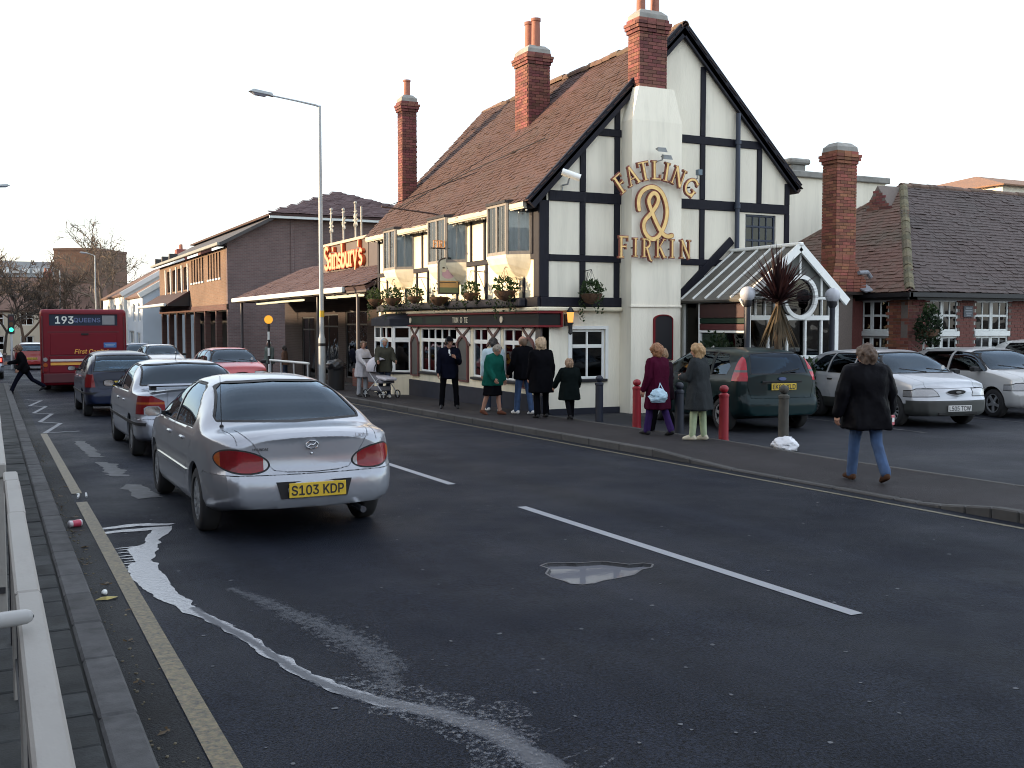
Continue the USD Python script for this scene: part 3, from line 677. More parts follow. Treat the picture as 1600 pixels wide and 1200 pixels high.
# sloping strut over the porch roof
obj('timber_beam', FG.ext(LineString([(13.78, 2.30), (15.35, 3.72)]).buffer(.09, cap_style=2), -.02, .05), TIMBER, pub)
# bargeboards
for p0, p1 in (((XF - .28, EZ - .33), (APX, APZ - .02)), ((APX, APZ - .02), (XR + .2, 5.0))):
    obj('bargeboard', FG.ext(LineString([p0, p1]).buffer(.13, cap_style=2, join_style=2), .05, .13), TIMBER, pub)
obj('drainpipe', MB().tube([(15.44, YG - .10, 3.3), (15.44, YG - .10, 6.6)], .055, 12).tube([(15.44, YG - .10, 4.44), (15.44, YG - .10, 4.54)], .075, 12).tube([(15.44, YG - .10, 5.9), (15.44, YG - .10, 5.98)], .075, 12), mat('navy_paint', (.022, .03, .052), .45, .1, 5), pub, smooth=40)
# roof
sl = math.hypot(APX - XF + .3, APZ - EZ + .31); ez0 = EZ - .31 + .02; ex = XF - .3
upL = np.array([APX - ex, 0, APZ - ez0]); lenL = np.linalg.norm(upL); upL /= lenL
rf = obj('roof', slabpoly([(ex, YB + .15, ez0), (ex, YG - .13, ez0), (APX, YG - .13, APZ), (APX, YB + .15, APZ)], .06), TILE, pub)
def sag(m, amp=.085):
    v = np.array(m.vertices); v[:, 2] -= amp * np.sin(np.clip((v[:, 1] - YG) / (YB - YG), 0, 1) * np.pi) ** 2 * (.4 + .6 * np.clip((v[:, 0] - ex) / 4, 0, 1)); return tm(v, m.faces)
obj('roof_tiles', sag(tiles((ex, YG - .15, ez0), (0, 1, 0), upL, sbox(0, -.04, YB - YG + .32, lenL - .03))), TILE, rf, kind='stuff')
rf2 = obj('roof', slabpoly([(XR + .25, YG - .13, 4.95), (XR + .25, YB + .15, 4.95), (APX, YB + .15, APZ), (APX, YG - .13, APZ)], .10), TILE_DK, pub)
upR = np.array([APX - XR - .25, 0, APZ - 4.95]); lenR = np.linalg.norm(upR); upR /= lenR
obj('roof_tiles', tiles((XR + .25, YG - .15, 4.95), (0, 1, 0), upR, sbox(0, 0, YB - YG + .32, lenR - .05), tw=.3, gauge=.2), TILE_DK, rf2, kind='stuff')
ridge_tiles((APX, YG - .15, APZ + .07), (APX, YB + .16, APZ + .04), rf, jit=.022)
PALE = mat('pale_gutter_paint', (.42, .38, .30), .6, .15, 5)
obj('gutter', MB().add(bx(ex - .07, ex + .01, YG + .05, YB + .1, ez0 - .10, ez0 + .005)).add(bx(ex - .05, ex + .02, YG + .05, YB + .1, ez0 - .13, ez0 - .10)), PALE, pub)
obj('soffit', bx(ex + .02, XF + .02, YG + .04, YB + .05, ez0 - .12, ez0 - .06), TIMBER, pub)
# lead flashing and one slipped pale tile
obj('flashing', tube([(12.25, 22.6, 6.55), (12.95, 22.6, 7.25)], .03, 6), mat('lead_flashing', (.42, .38, .33), .6, .2, 8), pub)

# gable stack with its brick chimney
sx0, sx1, sy = 12.35, 13.64, 18.97
prof = [(sx0, sx1, sy, -.6), (sx0, sx1, sy, 6.15), (12.55, 13.46, sy + .06, 6.88)]
v = []; f = []
for x0, x1, y0, z in prof: v += [(x0, y0, z), (x1, y0, z), (x1, YG + .1, z), (x0, YG + .1, z)]
for i in range(2):
    for j in range(4):
        k = (j + 1) % 4; f += [(i * 4 + j, i * 4 + k, i * 4 + 4 + k), (i * 4 + j, i * 4 + 4 + k, i * 4 + 4 + j)]
f += [(8, 9, 10), (8, 10, 11)]
stack = obj('chimney_breast', tm(v, f), CREAM, pub)
FK = Frame((0, sy, 0), (0, -1, 0))
obj('moulding', FK.bev(sx0 - .02, sx1 + .02, 2.15, 2.20, -.05, .025), CREAM, stack)
def arch(u0, u1, v0, v1, r=None):
    c = (u0 + u1) / 2; w = (u1 - u0) / 2
    t = np.linspace(0, np.pi, 13); h = r or w * .5
    return Polygon([(u0, v0), (u1, v0)] + [(c + w * math.cos(a), v1 - h + h * math.sin(a)) for a in t])
ap = obj('arched_panel', FK.ext(arch(12.95, 13.40, 1.02, 1.98, .10), .0, .03), BLACK, stack)
obj('red_edge', FK.ext(arch(12.915, 13.42, 1.0, 2.0, .11).difference(arch(12.95, 13.40, 1.01, 1.98, .10)), .0, .045), RED, ap)
chimney(pub, 12.58, 13.30, sy + .10, YG + .12, 6.88, 8.33, BRICK, pots=2, potr=.10)
chimney(pub, 12.46, 13.10, 24.0, 24.75, 6.55, 8.72, BRICK, pots=2, potr=.115, poth=.80)
chimney(pub, 10.95, 11.42, 29.1, 29.5, 5.25, 8.30, BRICK, pots=1, potr=.10, poth=.55)

# oriel windows of the street front
def oriel(ya, yb):
    mid = (ya + yb) / 2; hw = (yb - ya) / 2; pr, cant = .42, .38
    plan = [(XF, mid + hw), (XF - pr, mid + hw - cant), (XF - pr, mid - hw + cant), (XF, mid - hw)]
    z0, z1 = 3.28, 4.38
    # flared plaster base
    v = []
    for s, z, q in ((1.0, z0 + .0, 1.0), (1.0, z0 - .06, 1.0), (.97, z0 - .2, .88), (.88, z0 - .34, .62), (.74, z0 - .47, .28), (.66, z0 - .53, .04)):
        v += [(XF - (XF - x) * q - (.0 if x == XF else 0), mid + (y - mid) * s, z) for x, y in plan]
    f = []
    for i in range(5):
        for j in range(3): a = i * 4 + j; f += [(a, a + 5, a + 1), (a, a + 4, a + 5)]
    f += [(0, 1, 2), (0, 2, 3)]
    ori = obj('oriel_window', tm(v, [t[::-1] for t in f][:-2] + [(0, 2, 1), (0, 3, 2)]), CREAM_WARM, pub)
    OAK = mat('weathered_grey_oak', (.20, .185, .165), .75, .2, 8, stretch=(3, 3, .5))
    m = MB()
    for (xa, y_a), (xb, y_b) in zip(plan[:-1], plan[1:]):
        n = np.array([y_b - y_a, -(xb - xa), 0.0]); n = n if n[0] < 0 else -n
        fr = Frame((xa, y_a, 0), n); L = math.hypot(xb - xa, y_b - y_a)
        m.add(fr.box(0, L, z0, z0 + .07, -.06, 0)).add(fr.box(0, L, z1 - .05, z1, -.06, 0)).add(fr.box(0, .05, z0, z1, -.05, .004)).add(fr.box(L - .05, L, z0, z1, -.05, .004))
        nl = 2 if L > .8 else 1
        for i in range(1, nl): m.add(fr.box(L * i / nl - .03, L * i / nl + .03, z0, z1, -.05, .002))
        obj('pane', fr.box(.05, L - .05, z0 + .07, z1 - .05, -.03, -.024), GLASS_CLEAR, ori)
        lead = MB()
        for i in range(1, nl * 2): lead.add(fr.box(L * i / (nl * 2) - .005, L * i / (nl * 2) + .005, z0 + .07, z1 - .05, -.023, -.02))
        obj('leading', lead, mat('lead_came', (.22, .22, .22), .5, .1, 5), ori)
        w = np.linspace(.02, L - .02, 90); vv = [fr.p(a, zz, -.075 + .022 * math.sin(a * 34 + math.sin(a * 9))) for zz in (z0 + .05, z1 - .05) for a in w]
        obj('net_curtain', tm(vv, [q for i in range(89) for q in ((i, i + 1, 91 + i), (i, 91 + i, 90 + i))]), NET, ori)
    obj('oriel_frame', m, OAK, ori)
    obj('oriel_head', tm(*(lambda h: (h.vertices, h.faces))(trimesh.convex.convex_hull(np.array([(x - (.03 if x < XF else 0), y, z) for x, y in plan for z in (z1, z1 + .06)])))), TIMBER, ori)
for a, b in orl: oriel(a, b)

# ground floor windows, shopfront board, panels
for a, b, c in low_w:
    window(FL, pub, U(b), U(a), .52, 1.70, c, (.72,), w=-.02, fw=.05, mw=.06, sill=.06)
window(FGL, pub, *gwin, 2, (.66,), w=-.03, fw=.06, mw=.05, sill=.06)
obj('window_surround', FGL.ext(rect(gwin[0] - .07, gwin[1] + .07, gwin[2], gwin[3] + .07).difference(rect(*gwin)), 0, .03), WHITE, pub)
window(FG, pub, 15.76, 16.66, 3.42, 4.34, 4, (.35, .7), fm=mat('navy_paint', (.022, .03, .052)), w=-.03, fw=.05, mw=.03)
XBAR = mat('brown_cross_timber', (.10, .055, .045), .7, .25, 9)
PANEL = mat('maroon_panel', (.11, .035, .032), .6, .15, 5)
for ya, yb, door in ((26.46, 27.05, 1), (23.10, 23.94, 1), (21.43, 22.10, 0), (19.70, 20.30, 1)):
    u0, u1 = U(yb), U(ya)
    pnl = obj('cross_panel', FL.bev(u0, u1, 1.28, 1.70, 0, .02), WHITE, pub)
    for q in (((u0, 1.28), (u1, 1.70)), ((u0, 1.70), (u1, 1.28))): obj('cross_bar', FL.ext(LineString(q).buffer(.03, cap_style=2), .015, .05 if q[0][1] < 1.5 else .047), XBAR, pnl)
    if door:
        c = (u0 + u1) / 2; w = min(.27, (u1 - u0) * .4)
        d = obj('arched_panel', FL.ext(arch(c - w, c + w, .42, 1.46, .2), .0, .03), mat('dull_grey_board', (.06, .06, .056), .6, .2, 4), pub)
        obj('red_edge', FL.ext(arch(c - w - .045, c + w + .045, .38, 1.51, .24).difference(arch(c - w, c + w, .41, 1.46, .2)), .0, .06), PANEL, d)
obj('corner_post', FL.bev(U(19.66), U(19.42), .27, 1.72, 0, .05), mat('grey_brown_timber', (.08, .065, .06), .7, .3, 9, stretch=(3, 3, .4)), pub)
# pub name board
fb = obj('fascia_board', MB().add(FL.bev(U(27.0), U(YG) + .02, 1.76, 2.02, 0, .09)).add(FG.bev(XF - .05, 10.82, 1.76, 2.02, -.02, .06)).mesh(), mat('dark_fascia_paint', (.010, .011, .012), .6, .25, 2, spec=.2), pub)
for z0, z1 in ((1.72, 1.765), (2.015, 2.06)):
    obj('red_moulding', MB().add(FL.bev(U(27.05), U(YG) + .04, z0, z1, 0, .13)).add(FG.bev(XF - .08, 10.86, z0, z1, -.02, .10)).mesh(), RED, fb)
obj('red_moulding', FG.bev(10.82, 10.86, 1.765, 2.015, -.02, .098), RED, fb)
for y0, y1 in ((26.0, 26.8), (24.7, 25.8)): obj('green_panel', FL.bev(U(y1), U(y0), 1.80, 1.98, .085, .094), DGREEN, fb)
LETM = mat('cream_lettering', (.55, .50, .38), .5, .1, 5)
tmx = meshkit.text_mesh('TUN  O  TE', .13, .012, True); tmx.vertices = tmx.vertices + [U(24.0), 1.825, .092]
obj('lettering', FL.put(tmx), LETM, fb)
for y in (26.9, 21.2): obj('roundel', FL.put(tm(*(lambda c: (c.vertices + [U(y), 1.89, .1], c.faces))(trimesh.creation.cylinder(.075, .02, sections=20)))), LETM, fb)
obj('cornice', MB().add(FL.bev(U(27.05), U(YG) + .06, 2.065, 2.15, 0, .18, .02)).add(FG.bev(XF - .1, 12.34, 2.065, 2.15, -.02, .12, .02)).mesh(), CREAM_WARM, pub)
obj('ledge_trough', FS.bev(U(28.4), U(19.9), 2.17, 2.34, .07, .22, .02), mat('dark_slate_paint', (.045, .048, .062)), pub)
# far ground floor bay
by0, by1 = 27.1, 29.42; plan = [(XF + .08, by1), (XF - .32, by1 - .35), (XF - .32, by0 + .42), (XF + .08, by0)]
bay = obj('bay_window', tm(*(lambda h: (h.vertices, h.faces))(trimesh.convex.convex_hull(np.array([(x, y, z) for x, y in plan for z in (-.6, .45)])))), CREAM_WARM, pub)
obj('bay_roof', tm(*(lambda h: (h.vertices, h.faces))(trimesh.convex.convex_hull(np.array([(x - (.08 if x < XF else 0), y, z) for x, y in plan for z in (1.74, 1.94)] + [(XF + .08, by0 + .3, 2.1), (XF + .08, by1 - .3, 2.1)])))), NAVY_TRIM, bay)
for (xa, y_a), (xb, y_b) in zip(plan[:-1], plan[1:]):
    n = np.array([y_b - y_a, -(xb - xa), 0.0]); n = n if n[0] < 0 else -n
    fr = Frame((xa, y_a, 0), n); L = math.hypot(xb - xa, y_b - y_a)
    window(fr, bay if False else pub, .02, L - .02, .45, 1.74, 3 if L > 1 else 1, (.70,), w=0, fw=.06, mw=.08)
obj('bay_sill', tm(*(lambda h: (h.vertices, h.faces))(trimesh.convex.convex_hull(np.array([(x - (.05 if x < XF else 0), y, z) for x, y in plan for z in (.40, .45)])))), BLACK, bay)

# ------------------------------------------------------------------ lettering of the pub name
def S(x0, y0, x1, y1, w): return LineString([(x0, y0), (x1, y1)]).buffer(w / 2, cap_style=2)
def arcl(cx, cy, rx, ry, a0, a1, w):
    t = np.radians(np.linspace(a0, a1, 24)); return LineString([(cx + rx * math.cos(a), cy + ry * math.sin(a)) for a in t]).buffer(w / 2, cap_style=2)
GL = {
 'F': (.62, [S(.16, 0, .16, 1, .15), S(.02, .96, .60, .96, .085), S(.16, .52, .48, .52, .08), S(0, .03, .33, .03, .06), S(.58, 1, .58, .78, .05), S(.47, .62, .47, .42, .05)]),
 'A': (.82, [S(.12, 0, .40, 1, .08), S(.40, 1, .70, 0, .15), S(.2, .34, .6, .34, .07), S(0, .03, .24, .03, .06), S(.55, .03, .84, .03, .06)]),
 'T': (.72, [S(.36, 0, .36, 1, .15), S(.02, .96, .70, .96, .085), S(.2, .03, .52, .03, .06), S(.04, 1, .04, .76, .05), S(.68, 1, .68, .76, .05)]),
 'L': (.6, [S(.16, 0, .16, 1, .15), S(0, .97, .32, .97, .06), S(.0, .045, .58, .045, .085), S(.56, 0, .56, .26, .05)]),
 'I': (.34, [S(.17, 0, .17, 1, .15), S(0, .97, .34, .97, .06), S(0, .03, .34, .03, .06)]),
 'N': (.82, [S(.13, 0, .13, 1, .08), S(.12, 1, .70, 0, .16), S(.70, 0, .70, 1, .08), S(0, .03, .27, .03, .06), S(0, .97, .2, .97, .06), S(.56, .97, .84, .97, .06)]),
 'G': (.8, [arcl(.42, .5, .36, .45, 48, 325, .14), S(.70, .02, .70, .42, .13), S(.52, .42, .82, .42, .06), S(.68, .76, .68, .98, .05)]),
 'R': (.78, [S(.16, 0, .16, 1, .15), S(0, .03, .33, .03, .06), S(0, .96, .4, .96, .085), arcl(.36, .74, .22, .215, -92, 92, .13), S(.16, .52, .38, .52, .08), S(.34, .52, .62, -.14, .15), S(.58, -.12, .76, -.2, .09)]),
 'K': (.8, [S(.16, 0, .16, 1, .15), S(0, .03, .33, .03, .06), S(0, .97, .33, .97, .06), S(.16, .4, .64, 1, .08), S(.32, .56, .68, 0, .16), S(.52, .97, .78, .97, .06), S(.55, .03, .84, .03, .06)]),
}
sign = thing('pub_name_lettering', 'raised gold lettering FATLING & FIRKIN fixed to the pub gable stack', 'sign')
FN = Frame((0, sy - .10, 0), (0, -1, 0))
def letter(poly, cx, cy, w0=0.0):
    p = obj('letter', FN.ext(poly.buffer(.012, join_style=2), w0, w0 + .05), BROWN, sign)
    obj('letter_face', FN.ext(poly.buffer(-.006, join_style=2), w0 + .05, w0 + .062), GOLD, p)
    return p
def set_glyph(ch, x, y, h, ang=0.0, cond=1.0):
    w, parts = GL[ch]; g = unary_union(parts)
    g = affinity.translate(affinity.rotate(affinity.scale(affinity.translate(g, -w / 2, -.5), h * cond, h, origin=(0, 0)), ang, origin=(0, 0)), x, y)
    letter(g, x, y)
    c = Point(x, y).buffer(.015); obj('fixing_rod', FN.ext(c, -.12, .0), BLACK, sign)
cx, cyc, R = 12.90, 3.62, 1.46
for ch, a in zip('FATLING', (39.5, 26.5, 13.5, 1.0, -9.5, -22, -37.5)): set_glyph(ch, cx - R * math.sin(math.radians(a)), cyc + R * math.cos(math.radians(a)), .40, a)
x = 12.05
for ch, dx in zip('FIRKIN', (.0, .30, .60, .95, 1.25, 1.60)): set_glyph(ch, x + dx, 3.42, .40 if ch != 'F' else .46, 0, .86)
amp_px = [(348, 378), (345, 330), (370, 290), (420, 272), (470, 295), (497, 350), (500, 400), (485, 450), (450, 500), (410, 508), (380, 480), (375, 435), (410, 395), (445, 350), (450, 315), (425, 300), (402, 325), (405, 360), (440, 430), (480, 485), (530, 490)]
P = np.array([((x - 430) * .00465 + 12.82, 4.17 - (y - 390) * .00465) for x, y in amp_px]); tt = np.arange(len(P)); from scipy.interpolate import CubicSpline
P2 = CubicSpline(tt, P)(np.linspace(0, len(P) - 1, 140)); letter(LineString(P2).buffer(.048, cap_style=1), 0, 0)

# ------------------------------------------------------------------ porch against the gable
porch = thing('glazed_porch', 'white framed porch with ribbed grey roof and round window', 'porch')
PX0, PX1, PXC, PY0, PZE, PZR = 13.92, 16.52, 15.30, 17.12, 2.36, 3.44
PY1 = YG - .06
FP = Frame((0, PY0, 0), (0, -1, 0)); FPL = Frame((PX0 + .06, PY1, 0), (-1, 0, 0)); FPR = Frame((PX1 - .06, PY0, 0), (1, 0, 0))
LEADR = mat('grey_lead_sheet', (.115, .108, .094), .65, .2, 2.5, bump=.003, bscale=12, dirt=(.075, .07, .06), dscale=1.5, spec=.25)
CHAR = mat('charcoal_board', (.085, .088, .080), .7, .15, 4)
pr_l = np.array([PXC - PX0 + .12, 0, PZR - PZE + .06]); ll = np.linalg.norm(pr_l); pr_l /= ll; nl = np.array([-pr_l[2], 0, pr_l[0]])
for sgn, nm in ((1, 'l'), (-1, 'r')):
    xe = PX0 - .12 if sgn > 0 else PX1 + .08
    rf = obj('porch_roof', slabpoly([(xe, PY1, PZE - .06), (xe, PY0 - .1, PZE - .06), (PXC, PY0 - .1, PZR), (PXC, PY1, PZR)], .05), LEADR, porch)
    d = np.array([PXC - xe, 0, PZR - PZE + .06]); L = np.linalg.norm(d); d /= L; n = np.array([-d[2] * np.sign(d[0]), 0, abs(d[0])])
    for i in range(6):
        y = PY1 - .12 - i * (PY1 - PY0 - .05) / 5
        o = np.array([xe, y, PZE - .06]); a, b = o + d * .05, o + d * (L - .02)
        s = .017 if i < 5 else .04
        v = [p + np.array([0, e, 0]) + n * h for p in (a, b) for e in (-s, s) for h in (.0, .032)]
        obj('roof_rib', tm(v, [(0, 1, 3), (0, 3, 2), (4, 6, 7), (4, 7, 5), (0, 4, 5), (0, 5, 1), (2, 3, 7), (2, 7, 6), (1, 5, 7), (1, 7, 3)]), WHITE, rf)
obj('roof_ridge', bev(PXC - .06, PXC + .06, PY0 - .14, PY1, PZR - .01, PZR + .07, .02), WHITE, porch)
for p0, p1 in (((PX0 - .16, PZE - .14), (PXC, PZR - .03)), ((PXC, PZR - .03), (PX1 + .12, PZE - .14 + .04))):
    obj('bargeboard', FP.ext(LineString([p0, p1]).buffer(.085, cap_style=2, join_style=2), .06, .12), WHITE, porch)
gpoly = Polygon([(PX0 + .06, 1.95), (PX1 - .06, 1.95), (PX1 - .06, PZE), (PXC, PZR - .1), (PX0 + .06, PZE)])
circ = Point(15.38, 2.36).buffer(.47, 24)
obj('gable_panel', FP.ext(gpoly.difference(circ).difference(rect(PX0 + .1, PX1 - .1, 1.98, 2.3)), -.05, 0), CHAR, porch)
rw = obj('round_window', FP.ext(circ.difference(Point(15.38, 2.36).buffer(.385, 24)), -.04, .05), WHITE, porch)
obj('pane', FP.ext(Point(15.38, 2.36).buffer(.39, 24), -.03, -.02), GLASS_DK, rw)
def post(fr, u, v0, v1, w=.04, p=.02, m=None, name='post'): obj(name, fr.bev(u - w, u + w, v0, v1, -.05, p), m or WHITE, porch)
for u in (PX0 + .10, PX1 - .10): post(FP, u, -.3, PZE + .02, .055)
post(FP, 15.38, 2.82, PZR - .14, .028); post(FP, 15.98, 2.35, 2.95, .028); post(FP, 14.78, 2.35, 2.95, .028)
for v, w in ((1.92, .05), (1.08, .04), (.55, .04)): obj('rail', FP.bev(PX0 + .15, PX1 - .15, v - w, v + w, -.05, .03), WHITE, porch)
obj('rail', FP.bev(15.84, PX1 - .15, 2.31, 2.37, -.05, .025), WHITE, porch); obj('rail', FP.bev(PX0 + .15, 14.92, 2.31, 2.37, -.05, .025), WHITE, porch)
for u in (14.2, 14.45, 14.7, 15.0, 15.75, 16.0, 16.22): post(FP, u, 1.97, 2.31 if not 14.9 < u < 15.85 else 2.0, .02)
for u in (14.55, 15.05, 15.55, 16.0): post(FP, u, -.2, 1.88, .028)
obj('pane', FP.box(PX0 + .1, PX1 - .1, -.2, 2.31, -.035, -.028), GLASS_DK, porch)
obj('apron', FP.bev(PX0 + .15, PX1 - .15, -.3, .5, -.045, .01), mat('dark_green_paint', (.02, .045, .03)), porch)
# left side with the entrance
L0, L1 = 0, PY1 - PY0
for u in (.03, .62, L1 - .03): post(FPL, u, -.3, PZE - .02, .035, name='post')
obj('door_canopy_board', FPL.bev(.64, L1 - .06, 1.92, 2.22, -.04, .03), mat('faded_red_sign', (.032, .007, .006), .7, .3, 9), porch)  # shade under the canopy is put into this dark red
obj('green_board', FPL.bev(.64, L1 - .06, 1.80, 1.91, -.04, .02), DGREEN, porch); obj('red_board', FPL.bev(.64, L1 - .06, 1.66, 1.79, -.04, .025), mat('deep_red_board', (.06, .006, .008), .6), porch)  # red board darkened in its colour for the shade under the canopy
obj('rail', FPL.bev(.66, L1 - .06, 1.60, 1.65, -.05, .03), WHITE, porch)
dr = obj('door', FPL.bev(.70, 1.50, -.2, 1.58, -.05, -.01), mat('dark_bottle_green', (.012, .028, .018), .35, .2, 5), porch)
nt = obj('notice', FPL.box(1.0, 1.13, 1.18, 1.38, -.008, -.003), WHITE, dr)
obj('notice_print', MB().add(FPL.box(1.03, 1.10, 1.31, 1.34, -.002, .0)).add(FPL.box(1.045, 1.085, 1.22, 1.29, -.002, .0)), BLACK, nt)
obj('pane', FPL.box(.06, .60, -.1, PZE - .1, -.04, -.032), GLASS_DK, porch); obj('rail', FPL.bev(.06, .6, .72, .78, -.05, .01), WHITE, porch)
obj('pane', FPL.box(1.54, L1 - .06, -.1, 1.58, -.04, -.032), GLASS_DK, porch)
obj('eave_board', FPL.bev(-.02, L1 + .06, PZE - .12, PZE - .02, -.02, .12), BLACK, porch)
obj('side_wall', FPR.box(0, L1, -.3, PZE - .05, -.05, 0), CHAR, porch)

# ------------------------------------------------------------------ single-storey brick range on the right
RX, RY, RXE, RYB, REZ = 18.98, 17.5, 31.0, 24.5, 2.58
rng_b = thing('brick_range', 'single-storey red brick range with hipped dark tile roof and white windows', 'building')
FF = Frame((RX, RY, 0), (0, -1, 0)); FFL = Frame((RX, RYB, 0), (-1, 0, 0))
wins = [(.60, 1.66), (2.22, 3.42), (5.0, 6.2), (7.2, 8.4)]
wf = wall(FF, 'wall', rng_b, rect(0, RXE - RX, -.7, REZ - .1), [(a, b, .9, 2.36) for a, b in wins], MORTAR, .2, -.012)
lw = (RYB - 19.20, RYB - 18.10, .9, 2.36)
wl = wall(FFL, 'wall', rng_b, rect(0, RYB - RY - .02, -.7, REZ - .1), [lw], MORTAR, .2, -.012)
obj('wall', bx(RXE - .2, RXE, RY, RYB, -.7, REZ - .1), MORTAR, rng_b)
bl = collect_bricks(FFL, 2.5, RYB - RY, -.7, REZ - .1, [lw], dp=.02, proud=0)
lay(bl, wl, BRICK_O, 120)
bf = collect_bricks(FF, 0.02, 6.8, -.7, REZ - .1, [(a, b, .9, 2.36) for a, b in wins], dp=.02, proud=0)
lay(bf, wf, BRICK, 160)
def pair_window(fr, u0, u1):
    h = (u1 - u0) / 2
    for a in (u0, u0 + h): 
        window(fr, rng_b, a, a + h, 1.62, 2.36, 2, (.5,), fm=OFFWHITE, w=-.03, fw=.05, mw=.035)
        window(fr, rng_b, a, a + h, .9, 1.50, 2, (.52,), fm=OFFWHITE, w=-.03, fw=.05, mw=.035)
    obj('transom', fr.bev(u0 - .02, u1 + .02, 1.50, 1.62, -.06, .03), OFFWHITE, rng_b)
    obj('window_head', fr.bev(u0 - .06, u1 + .06, 2.34, 2.44, -.06, .04), OFFWHITE, rng_b)
for a, b in wins: pair_window(FF, a, b)
pair_window(FFL, lw[0], lw[1])
pq = obj('plaque', FF.bev(1.80, 2.12, 1.95, 2.22, 0, .03), mat('blue_grey_plaque', (.05, .06, .075), .5, .1, 5), rng_b)
for k, (u0, u1, vv) in enumerate(((1.86, 2.06, 2.17), (1.84, 2.08, 2.11), (1.86, 2.06, 2.05), (1.88, 2.04, 2.0))): obj('plaque_line', FF.box(u0, u1, vv - .012, vv + .012, .03, .034), mat('pale_plaque_print', (.22, .24, .27), .5, .1, 5), pq)
# roof
ov = .28; ex0, ey0, ezr = RX - ov, RY - ov, REZ - .06
RYM = (RY + RYB) / 2; RZ = ezr + (RYM - ey0) * .80; RXR = ex0 + (RYM - ey0)
pf = np.array([0, RYM - ey0, RZ - ezr]); lf = np.linalg.norm(pf); pf /= lf
rr = obj('roof', slabpoly([(ex0, ey0, ezr), (RXE, ey0, ezr), (RXE, RYM, RZ), (RXR, RYM, RZ)], .06), TILE_DK, rng_b)
obj('roof_tiles', tiles((ex0, ey0, ezr), (1, 0, 0), pf, Polygon([(0, -.05), (RXE - ex0, -.05), (RXE - ex0, lf), (RXR - ex0, lf)]), .19, .135), TILE_DK, rr, kind='stuff')
rl = obj('roof', slabpoly([(ex0, RYB + ov, ezr), (ex0, ey0, ezr), (RXR, RYM, RZ)], .06), TILE, rng_b)
pl_ = np.array([RXR - ex0, 0, RZ - ezr]); ln_ = np.linalg.norm(pl_); pl_ /= ln_
obj('roof_tiles', tiles((ex0, ey0, ezr), (0, 1, 0), pl_, Polygon([(0, -.05), (RYB + ov - ey0, -.05), (RYM - ey0, ln_)]), .19, .135), mat('warm_brown_tile', (.135, .075, .05), .85, .25, 7, rand=.3, bump=.003, bscale=90, dirt=(.10, .085, .06), dscale=.8, dlo=.45, dhi=.75), rl, kind='stuff')  # left slope: sunlight put into the browner, lighter tile colour
obj('roof', slabpoly([(RXE, RYB + ov, ezr), (ex0, RYB + ov, ezr), (RXR, RYM, RZ), (RXE, RYM, RZ)], .06), TILE_DK, rng_b)
ridge_tiles((RXR - .1, RYM, RZ + .06), (RXE, RYM, RZ + .05), rr)
MOSS = mat('mossy_hip_tile', (.10, .085, .05), .9, .25, 8, rand=.35, bump=.004, bscale=60, dirt=(.16, .13, .07), dscale=4, dlo=.5, dhi=.7)
ridge_tiles((ex0 + .02, ey0 + .02, ezr + .08), (RXR, RYM, RZ + .06), rr, MOSS, ln=.22, r=.11, name='hip_tile')
ridge_tiles((ex0 + .02, RYB + ov, ezr + .06), (RXR, RYM, RZ + .06), rl, RIDGE, ln=.3, name='hip_tile')
# small brick gablet at the head of the left slope
gq = [(RXR - .95, RYM - .52, RZ - .75), (RXR - .95, RYM + .52, RZ - .75), (RXR - .95, RYM, RZ - .02)]
gb = obj('gablet', tm([gq[0], gq[1], gq[2], (RXR + .1, RYM - .5, RZ - .75), (RXR + .1, RYM + .5, RZ - .75), (RXR + .1, RYM, RZ)], [(0, 2, 1), (0, 3, 5), (0, 5, 2), (1, 2, 5), (1, 5, 4)]), MORTAR, rng_b)
lay(collect_bricks(Frame((RXR - .95, RYM + .5, 0), (-1, 0, 0)), .0, 1.0, RZ - .75, RZ - .06, dp=.02, proud=.004, keep=lambda u, v: abs(u - .5) < .5 * (RZ - .06 - v) / .69), gb, BRICK, 60)
obj('gutter', MB().add(bx(ex0 - .05, RXE, ey0 - .09, ey0 + .02, ezr - .11, ezr - .01)).add(bx(ex0 - .09, ex0 + .02, ey0 - .09, RYB, ezr - .11, ezr - .012)).mesh(), BLACK, rng_b)
obj('soffit', MB().add(bx(ex0, RXE, ey0 + .02, RY, ezr - .17, ezr - .07)).add(bx(ex0 + .02, RX, ey0 + .02, RYB, ezr - .169, ezr - .071)).mesh(), BLACK, rng_b)
obj('pipe_bracket', tube([(19.35, RY - .12, -.1), (19.35, RY - .12, 1.36), (19.38, RY - .13, 1.46), (19.46, RY - .14, 1.52)], .025, 8), WHITE, rng_b, smooth=40)
# tall external stack at the range's left end
chimney(rng_b, 17.80, 18.43, 18.62, 19.10, 3.35, 5.85, BRICK_O, pots=0, cap=.30, limit=260)
B = []
for k in range(12):
    g = .0 + .22 * min(1, max(0, (9 - k) / 6)); zz_ = 2.55 + k * .075
    x0, x1, y0, y1 = 17.80 - g, 18.43 + g, 18.62 - g * .6, 19.10
    for fr, L in ((Frame((x0, y0, 0), (0, -1, 0)), x1 - x0), (Frame((x0, y1, 0), (-1, 0, 0)), y1 - y0), (Frame((x1, y0, 0), (1, 0, 0)), y1 - y0)):
        B += collect_bricks(fr, .0, L, zz_, zz_ + .074, dp=.06, proud=0)
cs = obj('chimney_shoulder', bx(17.84, 18.40, 18.66, 19.08, -.6, 3.42), MORTAR, rng_b); lay(B, cs, BRICK_O, 60)
obj('lean_to_wall', bx(16.62, 18.98, 18.9, 19.3, -.6, 2.6), BRICK, rng_b)
obj('lean_to_roof', slabpoly([(16.5, 18.5, 2.55), (18.75, 18.5, 2.55), (18.75, 20.5, 3.5), (16.5, 20.5, 3.5)], .08), TILE_DK, rng_b)
